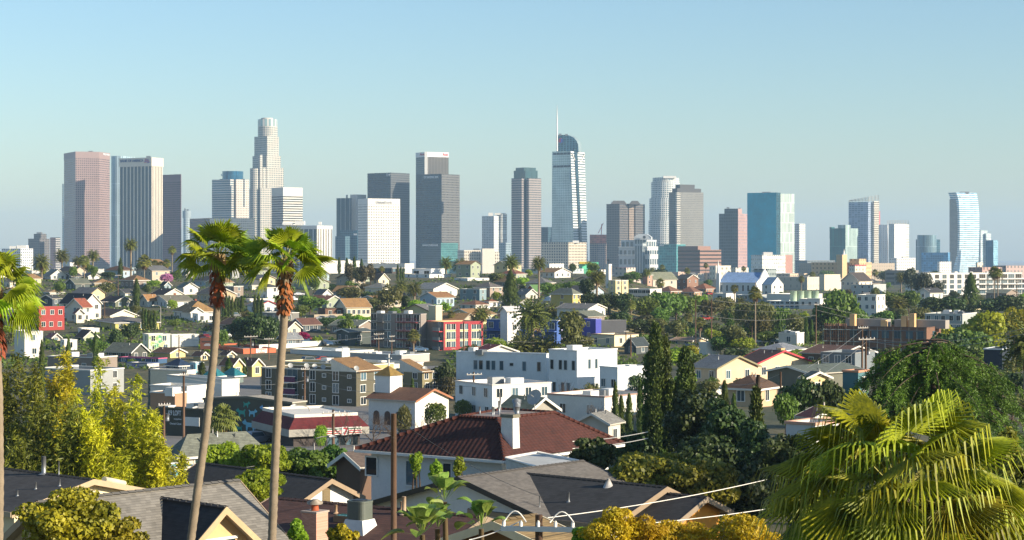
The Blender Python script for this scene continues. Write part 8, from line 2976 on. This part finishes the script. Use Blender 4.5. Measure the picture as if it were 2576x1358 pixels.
def lamp(label, u, vt, vb=None, D=None, side=1):
    D = D or dist_of(u, vb)
    x = X(u, D)
    zg = ground(x, D)
    h = Z(vt, D) - zg
    o = thing('street_lamp', label, 'street lamp', (x, D, zg), 0, 'street lamps')
    m = MB()
    m.tube([(0, 0, -.5), (0, 0, h - .8), (side * .25, 0, h - .2), (side * .9, 0, h), (side * 1.9, 0, h)], [.11, .08, .07, .06, .05], 7)
    m.build('mast', M_ARM, o)
    m = MB()
    m.tube([(side * 1.7, 0, h), (side * 2.0, 0, h + .05), (side * 2.5, 0, h - .03)], [.06, .17, .06], 8)
    m.build('lamp_head', M_WHITE, o)


lamp('street lamp| beside the grey-green roofed bungalow', 404, 768, 825, None, -1)
lamp('street lamp| right of the tall right date palm', 1508, 732, 785, None, -1)
lamp('street lamp| left of the left palm trunk in the valley', 535, 1025 - 0, None, 238, -1)
lamp('street lamp| in front of the olive corner', 780, 1020, None, 245, -1)
lamp('street lamp| behind the yellow bungalows', 655, 940, None, 370, 1)
lamp('street lamp| before the long white apartment block', 2325, 728, 775, None, 1)
lamp('double-headed car park lamp| in front of the store glass', 790, 1098, None, 215, 1)


def car(label, u, D, rz, col, van=True):
    x = X(u, D)
    zg = ground(x, D) + .05
    o = thing('parked_car', label, 'car', (x, D, zg), rz)
    pm = plain('car paint ' + col, C(col), .3, .4, noise=.05)
    m = MB()
    L, W = 4.6, 1.8
    hr = 1.7 if van else 1.45
    pr = [(-L / 2, .35), (L / 2, .35), (L / 2, .75), (L / 2 - .15, .92), (L * .22, 1.02), (-L / 2 + .05, 1.0), (-L / 2, .8)]
    cb = [(L * .2, 1.0), (L * .06, hr - .06), (-L * .38 if van else -L * .22, hr), (-L * .46 if van else -L * .36, 1.0)]
    for poly, w_, mi in ((pr, W / 2, 0), (cb, W / 2 - .12, 0)):
        a = [(p[0], -w_, p[1]) for p in poly]
        b = [(p[0], w_, p[1]) for p in poly]
        m.face(a, mi)
        m.face(b[::-1], mi)
        for i in range(len(poly)):
            j = (i + 1) % len(poly)
            m.face([a[j], a[i], b[i], b[j]], mi)
    m.build('body', pm, o)
    for sg in (-1, 1):
        y = sg * (W / 2 - .115)
        m = MB()
        m.face([(L * .15, y, 1.06), (L * .055, y, hr - .14), (-L * .36 if van else -L * .2, y, hr - .12), (-L * .42 if van else -L * .3, y, 1.06)][::sg])
        m.build('side_window', M_GLASS, o)
        for xx in (-L * .3, L * .3):
            m = MB()
            m.tube([(xx, sg * (W / 2 - .2), .34), (xx, sg * (W / 2 + .01), .34)], .34, 14)
            w_ = m.build('wheel', plain('tyre', C('#1c1c1c')), o)
            m = MB()
            m.tube([(xx, sg * (W / 2 + .012), .34), (xx, sg * (W / 2 + .03), .34)], .2, 10)
            m.build('rim', M_STEEL, w_)
    m = MB()
    k = -L / 2
    m.face([(k * .93 if van else k * .75, -W / 2 + .2, 1.08), (k * .93 if van else k * .75, W / 2 - .2, 1.08), (k * .78 if van else k * .5, W / 2 - .25, hr - .1), (k * .78 if van else k * .5, -W / 2 + .25, hr - .1)][::-1])
    m.build('rear_window', M_GLASS, o)
    for sg in (-1, 1):
        m = MB()
        m.box((k - .02, sg * .8 - .1, .7), (k + .1, sg * .8 + .1, .92))
        m.build('tail_light', T_RED, o)


car('silver people carrier parked| beside the painted olive wall', 645, 243, 1.0, '#a8aab0')
car('silver hatchback| on the terrace below the timber shack', 812, 590, .2, '#b9bcc0', False)
car('grey hatchback| right of the silver one on the terrace', 838, 592, .2, '#7f858c', False)
car('white van| parked by the knoll trees', 1472 + 138, 560, .5, '#d8d8d4')
car('white car| before the long white apartment block', 2480, 820, .1, '#d8d8d4', False)
# paved lots in the valley
def patch(name, us, ds_, mat, dz=.12):
    me = sheet(us, ds_, dz)
    me.name = name
    me.materials.append(mat)
    structure(name, link(name, me))


asph = plain('asphalt lot', C('#77746f'), .95, noise=.3, scale=.2)
patch('road', [380 + i * 25 for i in range(30)], [206 + i * 4 for i in range(57)], asph, .25)

dry = plain('dry golden grass', C('#93804a'), .95, noise=.4, scale=.25)
patch('hill', [1536 + i * 8 for i in range(14)], [475 + i * 6 for i in range(26)], dry, .12)
RND.seed(63)
CARC = [('white', '#d8d8d4'), ('silver', '#a8aab0'), ('black', '#1d1e20'), ('red', '#8a2a28'), ('blue', '#34506e'), ('grey', '#6d7074')]
AUTOC = []
k = t_ = 0
while k < 44 and t_ < 2500:
    t_ += 1
    u, v = RND.choice([(RND.uniform(400, 1120), RND.uniform(900, 1120)), (RND.uniform(500, 1500), RND.uniform(720, 900)), (RND.uniform(1500, 2560), RND.uniform(740, 900))])
    D = dist_of(u, v)
    if any(xl - 14 < u < xr + 14 and Dh - 6 < D < Dh + 34 for xl, xr, ve, vb, Dh in HB) or any(xl < u < xr and D > Dh and v < vb and v > ve for xl, xr, ve, vb, Dh in HB):
        continue
    cn, cc = RND.choice(CARC)
    car('x', u, D, RND.choice((.6, -.95, .65)), cc, RND.random() < .5)
    AUTOC.append((bpy.context.scene.collection.objects[-1], cn))
    k += 1
CARS = [(o, o['label']) for o in COL.objects if o.parent is None and o.get('category') == 'car' and o['label'] == 'x']


def name_cars():
    for (o, _), (_, cn) in zip(CARS, AUTOC):
        o['group'] = 'cars parked in the town'
        autolabel(o, f'small {cn} parked car')


LATE.append(name_cars)
for fn in LATE:
    fn()
